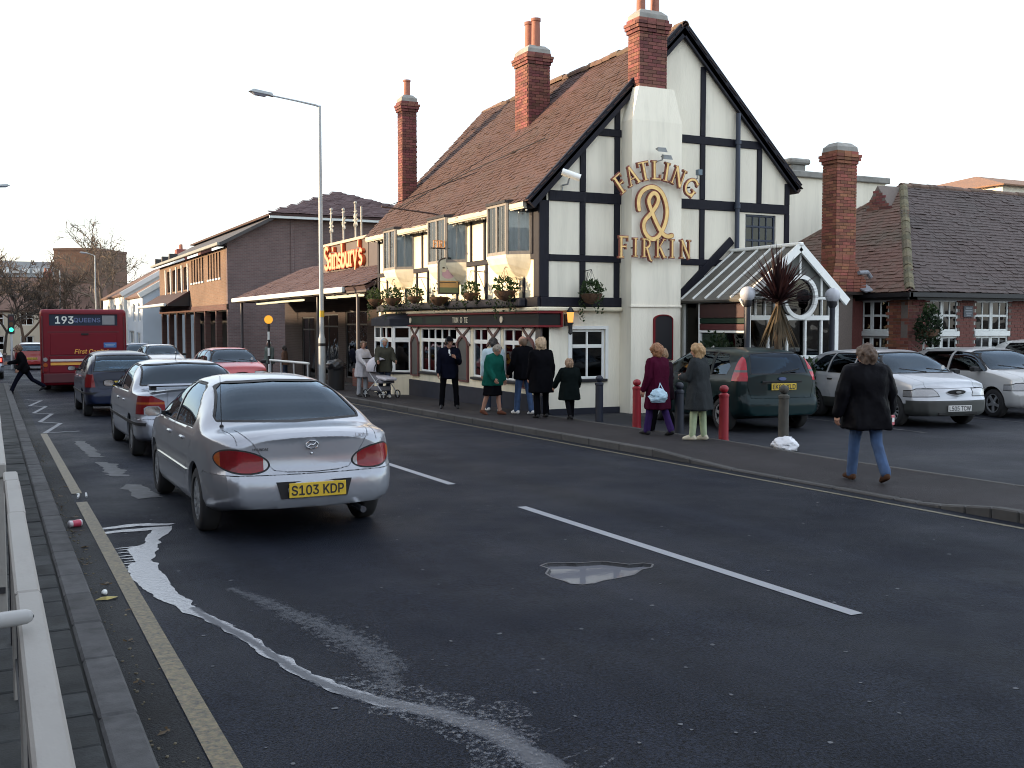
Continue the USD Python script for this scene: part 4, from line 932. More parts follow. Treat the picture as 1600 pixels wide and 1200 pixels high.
obj('lead_valley', MB().add(slabpoly([(18.45, 18.3, 2.56), (18.8, 18.3, 2.6), (18.9, 19.6, 3.1), (18.5, 19.6, 3.05)], .03)).tube([(18.42, 18.5, 3.0), (18.75, 18.55, 3.02), (18.86, 18.55, 2.9)], .05, 8).mesh(), mat('dull_lead', (.20, .21, .23), .45, .3, 8), rng_b)

# ------------------------------------------------------------------ rendered block behind the pub
blk = thing('rendered_block', 'plain cream rendered flat-roofed block rising behind the pub', 'building')
obj('wall', bx(16.4, 24.93, 24.0, 34, -.6, 6.12), CREAM, blk)
obj('coping', bev(16.3, 25.05, 23.9, 34.1, 6.12, 6.30, .02), CONC, blk)
obj('roof_vent', MB().add(bev(21.45, 22.0, 24.3, 24.9, 6.3, 6.55, .03)).add(bev(21.33, 22.12, 24.2, 25.0, 6.55, 6.72, .05)).mesh(), CONC, blk)

far_hip = thing('far_tiled_house', 'distant house roof with orange brown tiles behind the brick range', 'house')
obj('wall', bx(66.5, 88.5, 52.8, 67.2, -1, 12.0), CREAM, far_hip)
def hip(x0, x1, y0, y1, z, rise, inset, m, parent, along='x', th=.1):
    if along == 'x': a, b = (x0 + inset, (y0 + y1) / 2, z + rise), (x1 - inset, (y0 + y1) / 2, z + rise)
    else: a, b = ((x0 + x1) / 2, y0 + inset, z + rise), ((x0 + x1) / 2, y1 - inset, z + rise)
    c = [(x0, y0, z), (x1, y0, z), (x1, y1, z), (x0, y1, z)]
    if along == 'x': fs = [[c[0], c[1], b, a], [c[1], c[2], b], [c[2], c[3], a, b], [c[3], c[0], a]]
    else: fs = [[c[0], c[1], a], [c[1], c[2], b, a], [c[2], c[3], b], [c[3], c[0], a, b]]
    r = obj('roof', MB().add(slabpoly(fs[0], th)).add(slabpoly(fs[1], th)).add(slabpoly(fs[2], th)).add(slabpoly(fs[3], th)).mesh(), m, parent)
    return r, fs
FARTILE = mat('far_orange_tile', (.23, .125, .075), .85, .2, 1.5, dirt=(.17, .11, .08), dscale=.6, stretch=(1, 1, 6))
hip(66, 89, 52.3, 67.7, 12.0, 1.85, 6.4, FARTILE, far_hip)

# ------------------------------------------------------------------ supermarket with canopy, brick hall and offices
BRK_Y = brickmat('purple_brick_y', 'y', (.145, .098, .092), (.112, .077, .074), (.145, .125, .122))  # hall brick with shade put into its colour, for the side away from sun
BRK_X = brickmat('orange_brown_brick_x', 'x', (.175, .110, .075), (.14, .085, .058), (.17, .135, .105))  # street-facing brick with the low sun's orange put into its colour
BRK_XR = brickmat('red_brown_brick_x', 'x', (.105, .052, .045), (.085, .043, .038), (.10, .075, .06))
mart = thing('supermarket', 'brown brick supermarket with tiled canopy, hipped hall roof and first-floor offices', 'shop')
MF = Frame((0, 52.0, 0), (0, -1, 0))
wall(MF, 'hall_wall', mart, Polygon([(10.45, -1.2), (22, -1.2), (22, 7.1), (12.75, 7.1), (10.45, 5.9)]), [], BRK_Y, .3)
obj('hall_pilaster', MF.bev(13.6, 13.75, 2.0, 7.0, 0, .05), BRK_Y, mart)
FASC = mat('pale_fascia', (.52, .56, .56), .5, .08, 5)
obj('hall_fascia', MB().add(bev(12.45, 22.3, 51.55, 51.68, 7.02, 7.26, .01)).mesh(), FASC, mart)
r_, fs = hip(12.4, 22.4, 51.5, 74, 7.24, 1.85, 5.0, TILE_RD, mart, along='y')
q0 = np.array(fs[0]); uu = np.array([1, 0, 0.]); upv = q0[2] - (q0[0] + q0[1]) / 2; lu = np.linalg.norm(upv)
obj('roof_tiles', tiles(q0[0], uu, upv / lu, Polygon([(0, 0), (10, 0), (5, lu)]), .30, .26), TILE_RD, r_, kind='stuff')
DKROOF = mat('dark_slate_roof', (.045, .042, .042), .75, .2, 2)
obj('office_roof', slabpoly([(10.0, 75, 5.72), (10.0, 51.6, 5.72), (12.7, 51.6, 7.15), (12.7, 75, 7.15)], .15), DKROOF, mart)
obj('office_gutter', bev(9.9, 10.05, 51.6, 75, 5.60, 5.76, .02), mat('grey_green_gutter', (.17, .18, .165), .5, .1, 4), mart)
for y in (66.5, 69.5, 72.5): obj('roof_bracket', bev(9.9, 10.4, y, y + .35, 5.75, 6.1, .02), DKROOF, mart)
FW = Frame((10.5, 75, 0), (-1, 0, 0))
def UW(y): return 75 - y
slits = []
for ya, yb, n in ((53.9, 57.3, 5), (58.6, 62.4, 5)):
    w = (yb - ya) / (2 * n - 1)
    slits += [(UW(ya + (2 * i + 1) * w), UW(ya + 2 * i * w), 4.15, 5.45) for i in range(n)]
bigs = []
for i in range(4):
    y0 = 63.6 + i * 2.15; bigs.append((UW(y0 + 1.55), UW(y0), 3.85, 5.2))
wall(FW, 'office_wall', mart, rect(0, UW(52.05), 2.62, 5.62), slits + bigs, BRK_X, .3)
obj('office_band', FW.bev(0, UW(52.0), 2.5, 2.80, .0, .05), BRK_XR, mart)
for k in slits + bigs:
    window(FW, mart, k[0], k[1], k[2], k[3], 1 if k in slits else 2, () if k in slits else (.5,), fm=mat('brown_window_frame', (.09, .05, .035)), w=-.16, fw=.035, mw=.04)
    if k in slits: obj('sill', FW.bev(k[0] - .03, k[1] + .03, k[2] - .10, k[2], -.1, .06), OFFWHITE, mart)
for i in range(5):
    obj('white_mullion', FW.bev(UW(63.45 + i * 2.15) - .11, UW(63.45 + i * 2.15) + .11, 3.7, 5.35, -.02, .07), OFFWHITE, mart)
for i in range(8):
    y = 52.2 + i * 3.15; obj('arcade_pillar', FW.bev(UW(y) - .17, UW(y) + .17, -1.4, 2.52, -.3, 0), BRK_XR if i else BRK_X, mart)
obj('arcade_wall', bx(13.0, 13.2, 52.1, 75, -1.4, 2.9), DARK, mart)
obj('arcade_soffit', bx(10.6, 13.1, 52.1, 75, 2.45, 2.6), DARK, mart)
for i in range(7): obj('arcade_shopfront', bev(12.6, 12.66, 53.2 + i * 3.15, 55.4 + i * 3.15, -.5, 1.9, .01), mat('dark_shop_glass', (.012, .010, .010), .6, .2, 3, spec=.1), mart)
cn = obj('office_canopy_roof', slabpoly([(9.2, 75.5, 2.95), (9.2, 63.0, 2.95), (10.48, 63.0, 3.75), (10.48, 75.5, 3.75)], .12), TILE_RD, mart)
obj('canopy_cheek', tm([(9.25, 63, 2.85), (10.48, 63, 2.85), (10.48, 63, 3.62), (9.25, 63.1, 2.85), (10.48, 63.1, 2.85), (10.48, 63.1, 3.62)], [(0, 1, 2), (3, 5, 4), (0, 2, 5), (0, 5, 3), (0, 3, 4), (0, 4, 1)]), BLACK, cn)
obj('canopy_light', tube([(9.12, 63.3, 2.93), (9.12, 75.4, 2.93)], .09, 8), FASC, cn, smooth=40)
# front canopy
CX, CZ = 10.0, 2.92
cr = obj('canopy_roof', slabpoly([(CX, 48.4, CZ), (CX, 29.8, CZ), (12.55, 29.8, 4.22), (12.55, 45.8, 4.22)], .10), TILE_RD, mart)
cu = np.array([2.55, 0, 1.3]); cl = np.linalg.norm(cu)
obj('roof_tiles', tiles((CX, 29.8, CZ), (0, 1, 0), cu / cl, Polygon([(0, 0), (18.6, 0), (16.0, cl), (0, cl)]), .26, .2), TILE_RD, cr, kind='stuff')
obj('canopy_roof', slabpoly([(15.5, 48.4, CZ), (CX, 48.4, CZ), (12.55, 45.8, 4.22), (15.5, 45.8, 4.22)], .10), TILE_RD, mart)
obj('canopy_gutter', MB().add(bev(CX - .09, CX + .03, 31.8, 48.5, CZ - .13, CZ + .04, .02)).add(bev(CX - .05, 13, 48.38, 48.5, CZ - .13, CZ + .03, .02)).mesh(), mat('grey_white_paint', (.60, .62, .60)), mart)
obj('canopy_soffit', bx(CX + .05, 13.0, 29.8, 48.3, CZ - .16, CZ - .1), mat('dark_brown_soffit', (.05, .035, .03), .7, .2, 3), mart)
TUBE = glow('lit_tube', (1.0, .84, .50), .32)
for i, (y0, y1, x) in enumerate(((44.6, 46.3, 10.6), (42.4, 44.3, 10.5), (40.2, 42.1, 10.4), (38.1, 39.8, 10.4), (33.6, 34.6, 10.3), (32.2, 33.4, 10.3), (30.9, 32.0, 10.3))):
    t_ = obj('tube_light', bev(x - .06, x + .06, y0, y1, CZ - .27, CZ - .21, .01), TUBE, mart)
    obj('light_housing', bev(x - .09, x + .09, y0, y1, CZ - .205, CZ - .155, .01), OFFWHITE, t_)
for y in (31.2, 35.6, 47.9): obj('canopy_column', MB().tube([(CX + .25, y, -.6), (CX + .25, y, CZ - .16)], .06, 10).mesh(), mat('dark_post', (.05, .045, .05), .5, .1, 4), mart, smooth=40)
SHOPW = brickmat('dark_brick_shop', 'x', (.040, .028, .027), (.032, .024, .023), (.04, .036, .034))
FSH = Frame((12.5, 49, 0), (-1, 0, 0))
sh = [(3.0, 5.0, -.6, 2.1), (5.6, 8.4, -.3, 2.2), (9.4, 12.0, -.3, 2.3), (13.2, 15.6, -.3, 2.2), (16.0, 18.6, -.3, 2.2)]
wall(FSH, 'shopfront_wall', mart, rect(0, 19.4, -1.2, 3.0), sh, SHOPW, .2)
for k in sh: window(FSH, mart, *k, 2, (.8,), fm=mat('dark_grey_frame', (.03, .032, .035)), w=-.03, fw=.05, mw=.04)
obj('shop_interior', bx(15.4, 15.6, 29.8, 49, -1.2, 3), mat('dim_interior', (.06, .045, .035), .9, .3, 1.2), mart)
INT = glow('dim_shop_light', (1.0, .55, .22), .07)
for y in (45.2, 44.2): obj('interior_lamp', bev(14.9, 15.0, y, y + .5, .9, 1.5, .02), INT, mart)
STK = mat('white_window_sticker', (.48, .49, .48), .5, .2, 9)
for i, (t_, zz_, dx) in enumerate((('SALE', 1.55, 0), ('2 FOR 1', 1.15, .1), ('OPEN', .75, .05), ('LATE', .4, .12))):
    if i in (2, 3): continue
for k in range(6):
    obj('window_sticker', FSH.put((lambda m: tm(m.vertices + [16.35 + .16 * (k % 2), .25 + k * .27, .02], m.faces))(ext(unary_union([S(0, .05, .3, .11, .035), S(.02, .13, .22, .05, .03), S(.34, .02, .42, .12, .03)]), .006))), STK, mart)
obj('low_red_wall', bev(10.95, 11.2, 29.9, 34.0, -.9, .30, .02), brickmat('low_red_brick', 'x', (.16, .055, .04), (.13, .05, .038), (.12, .09, .075)), mart)
# sign box with lit letters
SX = 11.5; FSG = Frame((SX, 39.25, 0), (-1, 0, 0)); SL = 39.25 - 33.85
sb_ = obj('sign_box', FSG.bev(0, SL, 3.55, 4.72, -1.6, 0), mat('brown_sign_panel', (.055, .038, .032), .6, .12, 2), mart)
obj('sign_cheek', bx(SX + .02, 14.5, 29.9, 33.84, 2.9, 4.68), mat('dark_ribbed_clad', (.05, .038, .04), .7, .15, 3), mart)
obj('sign_trim', MB().add(FSG.bev(-.05, SL + .05, 4.70, 4.80, -1.6, .08)).add(FSG.bev(-.05, SL + .05, 3.50, 3.58, -.3, .09)).mesh(), mat('stone_trim', (.38, .33, .25), .7, .1, 4), mart)
def slab_letters(txt, h):
    """Slab-serif lettering from strokes."""
    G = {'S': (.62, [arcl(.31, .75, .24, .2, 20, 270, .15), arcl(.31, .27, .25, .22, -160, 90, .15)]), 'a': (.58, [arcl(.27, .22, .2, .17, 0, 360, .12), S(.46, .05, .46, .5, .13), arcl(.3, .47, .17, .16, 0, 150, .12)]),
         'i': (.28, [S(.14, 0, .14, .62, .14), S(.02, .58, .14, .58, .09), S(.0, .04, .28, .04, .08), S(.14, .76, .14, .92, .16)]), 'n': (.66, [S(.13, 0, .13, .62, .13), arcl(.32, .4, .2, .2, 0, 140, .13), S(.52, 0, .52, .42, .13), S(0, .04, .26, .04, .08), S(.4, .04, .65, .04, .08), S(.0, .58, .13, .58, .08)]),
         's': (.46, [arcl(.23, .46, .16, .13, 20, 270, .12), arcl(.23, .19, .17, .14, -160, 90, .12)]), 'b': (.62, [S(.13, 0, .13, 1.0, .13), S(0, .96, .13, .96, .08), arcl(.33, .29, .2, .25, 0, 360, .13)]),
         'u': (.64, [S(.13, .2, .13, .62, .13), arcl(.31, .24, .18, .2, 180, 320, .13), S(.5, 0, .5, .62, .13), S(0, .58, .13, .58, .08), S(.38, .58, .5, .58, .08), S(.5, .04, .62, .04, .08)]), 'r': (.46, [S(.13, 0, .13, .62, .13), S(0, .04, .28, .04, .08), S(0, .58, .13, .58, .08), arcl(.33, .4, .18, .18, 50, 160, .13)]),
         'y': (.62, [S(.1, .62, .33, .0, .13), S(.54, .62, .22, -.28, .1), S(.02, .59, .24, .59, .08), S(.42, .59, .62, .59, .08), S(.06, -.27, .24, -.27, .12)]), "'": (.2, [S(.1, .74, .12, .98, .13)])}
    x = 0; out = []
    for ch in txt:
        w, ps = G[ch]; out.append(affinity.scale(affinity.translate(unary_union(ps), x, 0), h, h, origin=(0, 0))); x += w * .93
    return out, x * h
NEON = glow('lit_orange_letter', (1.0, .52, .24), .42)
ORS = mat('orange_red_letter_side', (.55, .10, .03), .4, .1, 5)
lt, wd = slab_letters("Sainsbury's", .86)
k = (SL - .95) / wd
for g in lt:
    g = affinity.translate(affinity.scale(g, k, 1.0, origin=(0, 0)), .62, 3.82)
    p_ = obj('sign_letter', FSG.ext(g.buffer(.022), .0, .12), ORS, sb_); obj('letter_face', FSG.ext(g.buffer(-.012), .12, .13), NEON, p_)
IRON = mat('wrought_grey_iron', (.30, .30, .27), .5, .15, 5)
fin = obj('roof_finials', MB().tube([(SX + .1, 33.9, 4.78), (SX + .1, 39.2, 4.78)], .03, 6).mesh(), IRON, mart)
for i, (y, hgt) in enumerate(((38.4, 1.25), (36.9, 1.1), (35.5, 1.2), (34.85, 1.05))):
    m = MB().tube([(SX + .1, y, 4.75), (SX + .1, y, 4.8 + hgt)], .028, 8)
    if i < 3:
        for a in range(8):
            c_, s_ = math.cos(a * math.pi / 4), math.sin(a * math.pi / 4); zc = 5.45
            if i == 1 and a in (0, 1, 7): continue
            m.tube([(SX + .1, y + c_ * .10, zc + s_ * .10), (SX + .1, y + c_ * .2 + .03 * s_, zc + s_ * .2), (SX + .1, y + c_ * .30, zc + s_ * .30)], [.02, .035, .012], 5)
        m.tube([(SX + .1, y + .13 * math.cos(t), 5.45 + .13 * math.sin(t)) for t in np.linspace(0, 6.28, 13)], .02, 5)
        m.add(sphere((SX + .1, y, 4.85 + hgt), .06, 1)).tube([(SX + .1, y - .16, 5.95 - .1 * i), (SX + .1, y + .16, 5.95 - .1 * i)], .02, 5)
    obj('finial', m, IRON, fin)

# ------------------------------------------------------------------ far end of the street
FARW = mat('far_white_render', (.60, .60, .56), .8, .08, .6); FARP = mat('far_pale_blue_render', (.42, .48, .54), .8, .08, .6)
FARB = mat('far_brown_roof', (.13, .075, .055), .85, .2, 1.2, stretch=(1, 1, 5)); FARG = mat('far_grey_roof', (.30, .32, .33), .7, .12, .5)
def farhouse(name, label, x, y0, y1, zt, zr, wm, rm, wins_, dep=9, cat='house', cop=True):
    h = thing(name, label, cat)
    fr = Frame((x, y1, 0), (-1, 0, 0)); holes = [(y1 - b, y1 - a, z0, z1) for a, b, z0, z1 in wins_]
    wall(fr, 'wall', h, rect(0, y1 - y0 - .31, -2, zt), holes, wm, .3)
    wall(Frame((x, y0, 0), (0, -1, 0)), 'gable', h, Polygon([(0, -2), (dep, -2), (dep, zt), (dep / 2, zr), (0, zt)]), [], wm, .3)
    obj('roof', MB().add(slabpoly([(x - .2, y1, zt - .1), (x - .2, y0, zt - .1), (x + dep / 2, y0, zr), (x + dep / 2, y1, zr)], .15)).add(slabpoly([(x + dep + .2, y0, zt - .1), (x + dep + .2, y1, zt - .1), (x + dep / 2, y1, zr), (x + dep / 2, y0, zr)], .15)).mesh(), rm, h)
    for k in holes: window(fr, h, *k, 2, (.5,), w=-.08, fw=.07, mw=.06)
    if cop: obj('coping', MB().add(slabpoly([(x - .3, y0 + .35, zt + .05), (x - .3, y0 - .1, zt + .05), (x + dep / 2, y0 - .1, zr + .25), (x + dep / 2, y0 + .35, zr + .25)], .35)).mesh(), OFFWHITE, h)
    c_ = obj('chimney', bev(x + dep / 2 - .4, x + dep / 2 + .4, y0 + .5, y0 + 1.6, zr - .5, zr + .9, .03), BRICK, h)
    for q in (.8, 1.25): obj('chimney_pot', lathe([(.13, zr + .9), (.11, zr + 1.3), (.02, zr + 1.3)], 10, (x + dep / 2, y0 + q, 0)), POT, c_)
    return h
farhouse('white_shop_house', 'pale blue-white rendered house with sloped gable coping next to the brown offices', 9.6, 77, 86, 3.9, 6.6, FARP, FARB, [(78.2, 79.6, 2.0, 3.3), (81, 82.6, 2.0, 3.3), (78.5, 80.5, -.6, 1.2), (82, 85, -.6, 1.3)])
farhouse('white_shop_house', 'white rendered low house with brown roof beyond the pale blue one', 9.4, 86.3, 103, 4.2, 6.9, FARW, FARB, [(87.5, 89.5, 2.1, 3.4), (92, 94, 2.1, 3.4), (97, 99, 2.1, 3.4), (88, 91, -.7, 1.3), (94, 98, -.7, 1.3)])
twr = thing('brick_tower_block', 'distant flat-topped brown brick tower behind the bare tree', 'tower', (9.7, 118, 0), rz=math.radians(-33))
obj('wall', bx(-2.3, 2.3, -3.2, 3.2, -2, 9.3), brickmat('far_brown_brick', 'x', (.17, .095, .065), (.15, .085, .06), (.15, .11, .09)), twr)
obj('parapet', MB().box(-2.35, 2.35, -3.25, 3.25, 9.3, 9.55).mesh(), FARB, twr)
for i in range(3): obj('window', bx(-2.34, -2.29, -2.4 + i * 1.7, -1.4 + i * 1.7, 6.8, 8.6), OFFWHITE, twr)
flt = thing('flat_roofed_hall', 'long distant building with grey metal upper band at the left edge', 'building')
obj('wall', bx(-14, 5.9, 118, 132, -2, 6.6), FARB, flt); obj('metal_band', bx(-14.2, 6.1, 117.8, 132.2, 6.6, 8.2), FARG, flt)
for i in range(5): obj('roof_light', bx(1.2 + i * .95, 1.9 + i * .95, 117.6, 117.8, 7.0, 7.5), OFFWHITE, flt)
def cross_house(name, label, x0, x1, y, zt, zr, wm, rm, n=3):
    h = thing(name, label, 'house'); fr = Frame((x0, y, 0), (0, -1, 0)); L = x1 - x0
    holes = [(L * (i + .25) / n, L * (i + .7) / n, zz_, zz_ + 1.3) for i in range(n) for zz_ in (-.6, 1.7)]
    wall(fr, 'wall', h, rect(0, L, -2, zt), holes, wm, .3)
    for k in holes: window(fr, h, *k, 2, (.5,), w=-.08, fw=.08, mw=.06)
    obj('side_wall', bx(x0, x0 + .3, y + .3, y + 8, -2, zt), wm, h); obj('side_wall', bx(x1 - .3, x1, y + .3, y + 8, -2, zt), wm, h)
    obj('roof', MB().add(slabpoly([(x0 - .2, y - .3, zt - .1), (x1 + .2, y - .3, zt - .1), (x1 + .2, y + 4, zr), (x0 - .2, y + 4, zr)], .15)).add(slabpoly([(x1 + .2, y + 8.3, zt - .1), (x0 - .2, y + 8.3, zt - .1), (x0 - .2, y + 4, zr), (x1 + .2, y + 4, zr)], .15)).mesh(), rm, h)
    c_ = obj('chimney', bev(x0 + .3, x0 + 1.1, y + 3.4, y + 4.4, zr - .4, zr + 1.1, .03), BRICK, h)
    for q in (.5, .9): obj('chimney_pot', lathe([(.13, zr + 1.1), (.11, zr + 1.5), (.02, zr + 1.5)], 10, (x0 + q, y + 3.9, 0)), POT, c_)
    return h
FARC = mat('far_cream_shop', (.50, .44, .34), .8, .1, .6)
cross_house('end_terrace', 'brown-roofed terrace closing the street, pale lower walls, left of the tower', -3, 4.4, 108, 3.2, 6.3, FARC, FARB)
cross_house('end_terrace', 'brown-roofed terrace closing the street just behind the bus', 4.6, 10.5, 110, 3.0, 5.9, FARW, FARB)

# ------------------------------------------------------------------ terrace on the near side of the street (left of the view)
ter = thing('brick_terrace', 'long brick terrace across the road from the pub, beyond the left edge', 'building')
TX = -7.5
fr = Frame((TX, -40, 0), (1, 0, 0))
holes = [(i * 4.2 + 1.0, i * 4.2 + 2.4, z, z + 1.4) for i in range(18) for z in (.4, 2.7)]
wall(fr, 'wall', ter, rect(0, 80, -1, 4.7), holes, brickmat('terrace_brick', 'x', (.20, .10, .07), (.17, .085, .06), (.18, .14, .11)), .25)
for k in holes: window(fr, ter, *k, 2, (.5,), w=-.08, fw=.07, mw=.05)
obj('end_wall', bx(TX - 9, TX - .1, 39.7, 40, -1, 4.7), BRICK, ter); obj('end_wall', bx(TX - 9, TX - .1, -40, -39.7, -1, 4.7), BRICK, ter); obj('back_wall', bx(TX - 9, TX - 8.7, -39.7, 39.7, -1, 4.7), BRICK, ter)
obj('roof', MB().add(slabpoly([(TX + .3, -40.2, 4.6), (TX + .3, 40.2, 4.6), (TX - 4.5, 40.2, 6.3), (TX - 4.5, -40.2, 6.3)], .15)).add(slabpoly([(TX - 9.3, 40.2, 4.6), (TX - 9.3, -40.2, 4.6), (TX - 4.5, -40.2, 6.3), (TX - 4.5, 40.2, 6.3)], .15)).mesh(), TILE_DK, ter)
def off_block(label, fr, L, dep, zt, zr, wm):
    """A plain row of shops outside the view, seen in reflections and keeping the low sun off the street."""
    t = thing('brick_terrace', label, 'building'); n = int(L / 4.2)
    hs = [(i * 4.2 + 1.0, i * 4.2 + 2.6, z, z + 1.5) for i in range(n) for z in (.3, 3.0) if z + 1.6 < zt]
    wall(fr, 'wall', t, rect(0, L, -2, zt), hs, wm, .25)
    for k in hs: window(fr, t, *k, 2, (.5,), w=-.08, fw=.07, mw=.05)
    for u in (0, L - .3): obj('end_wall', fr.box(u, u + .3, -2, zt, -dep, -.25), BRICK, t)
    obj('back_wall', fr.box(.3, L - .3, -2, zt, -dep, -dep + .25), BRICK, t)
    P_ = lambda u, v, w: tuple(fr.p(u, v, w))
    obj('roof', MB().add(slabpoly([P_(-.2, zt - .1, .3), P_(L + .2, zt - .1, .3), P_(L + .2, zr, -dep / 2), P_(-.2, zr, -dep / 2)], .15)).add(slabpoly([P_(L + .2, zt - .1, -dep - .3), P_(-.2, zt - .1, -dep - .3), P_(-.2, zr, -dep / 2), P_(L + .2, zr, -dep / 2)], .15)).mesh(), TILE_DK, t)
TB = _mats['terrace_brick']
off_block('brick shop row set back left of the far road, beyond the left edge', Frame((-12, 47, 0), (1, 0, 0)), 80, 9, 5.2, 7.2, TB)
off_block('brick shop row behind the viewer on the right side of the road', Frame((12.5, -14, 0), (-1, 0, 0)), 56, 9, 6.4, 9.2, TB)
off_block('brick shop row closing the street far behind the viewer', Frame((20, -72, 0), (0, 1, 0)), 34, 9, 6.4, 9.4, brickmat('terrace_brick_y', 'y', (.20, .10, .07), (.17, .085, .06), (.18, .14, .11)))

# ================================================================== VEHICLES
def paint(name, col, metallic=.0, rough=.3, var=.03, coat=.55, spec=.5):
    return mat(name, col, rough, var, 2, metallic=metallic, coat=coat, spec=spec, coat_rough=.05, dirt=tuple(c * .6 + .004 for c in col), dscale=1.6, dlo=.55, dhi=1.0)
RUB = mat('tyre_rubber', (.008, .008, .009), .85, .2, 20, bump=.002, bscale=80)
PLAS = mat('black_plastic', (.009, .009, .010), .6, .1, 10, spec=.3)
RIMM_ = mat('alloy_silver', (.28, .29, .30), .4, .1, 10, metallic=.6)
CHROME = mat('chrome', (.62, .62, .63), .12, .04, 6, metallic=1.0)
UNDER = mat('underbody_black', (.008, .008, .008), .9, .2, 8)
SEAT = mat('seat_fabric', (.085, .090, .105), .9, .15, 30)
LRED = mat('lamp_red', (.11, .003, .006), .25, .15, 60, coat=.35, spec=.3)
LAMB = mat('lamp_amber', (.24, .055, .010), .25, .15, 60, coat=.35, spec=.3)
LCLR = mat('lamp_clear', (.24, .24, .245), .15, .12, 60, coat=1.0, metallic=.4)
PLY = mat('yellow_plate', (.46, .31, .025), .4, .04, 10); PLW = mat('white_plate', (.45, .45, .44), .4, .04, 10)
CARG = pane('car_glass', (.64, .71, .73), 1.58, gl=(.68, .84, 1.0)); CARGT = pane('tinted_car_glass', (.16, .19, .20), 1.52)

def mani(v, f):
    m = m3.Manifold(m3.Mesh(vert_properties=np.asarray(v, np.float32), tri_verts=np.asarray(f, np.uint32)))
    if m.is_empty() or m.status() != m3.Error.NoError: raise ValueError('bad solid %s' % m.status())
    return m
def tri(m):
    q = m.to_mesh(); return tm(q.vert_properties[:, :3], q.tri_verts)
def mbox(x0, x1, y0, y1, z0, z1): return m3.Manifold.cube([x1 - x0, y1 - y0, z1 - z0]).translate([x0, y0, z0])
def mext(poly, h):
    """shapely polygon -> prism 0..h along z"""
    out = None
    for g in getattr(poly, 'geoms', [poly]):
        cs = m3.CrossSection([np.array(r.coords)[:-1].astype(np.float64) for r in [g.exterior, *g.interiors]], m3.FillRule.EvenOdd)
        p = m3.Manifold.extrude(cs, h); out = p if out is None else out + p
    return out
def prism_side(poly, x0, x1):                            # polygon in (y, z), swept along x
    return mext(poly, x1 - x0).transform(np.array([[0, 0, 1, x0], [1, 0, 0, 0], [0, 1, 0, 0]], float))
def prism_end(poly, y0, y1):                             # polygon in (x, z), swept along y
    return mext(poly, y1 - y0).transform(np.array([[1, 0, 0, 0], [0, 0, -1, y1], [0, 1, 0, 0]], float))
def prism_top(poly, z0, z1): return mext(poly, z1 - z0).translate([0, 0, z0])
def ellipsoid(c, r, ry=0.0, rz=0.0): return m3.Manifold.sphere(1.0, 40).scale(list(r)).rotate([0, ry, 0]).rotate([0, 0, rz]).translate(list(c))
def pch(pts):
    p = np.array(sorted(pts), float); return PchipInterpolator(p[:, 0], p[:, 1], extrapolate=True)

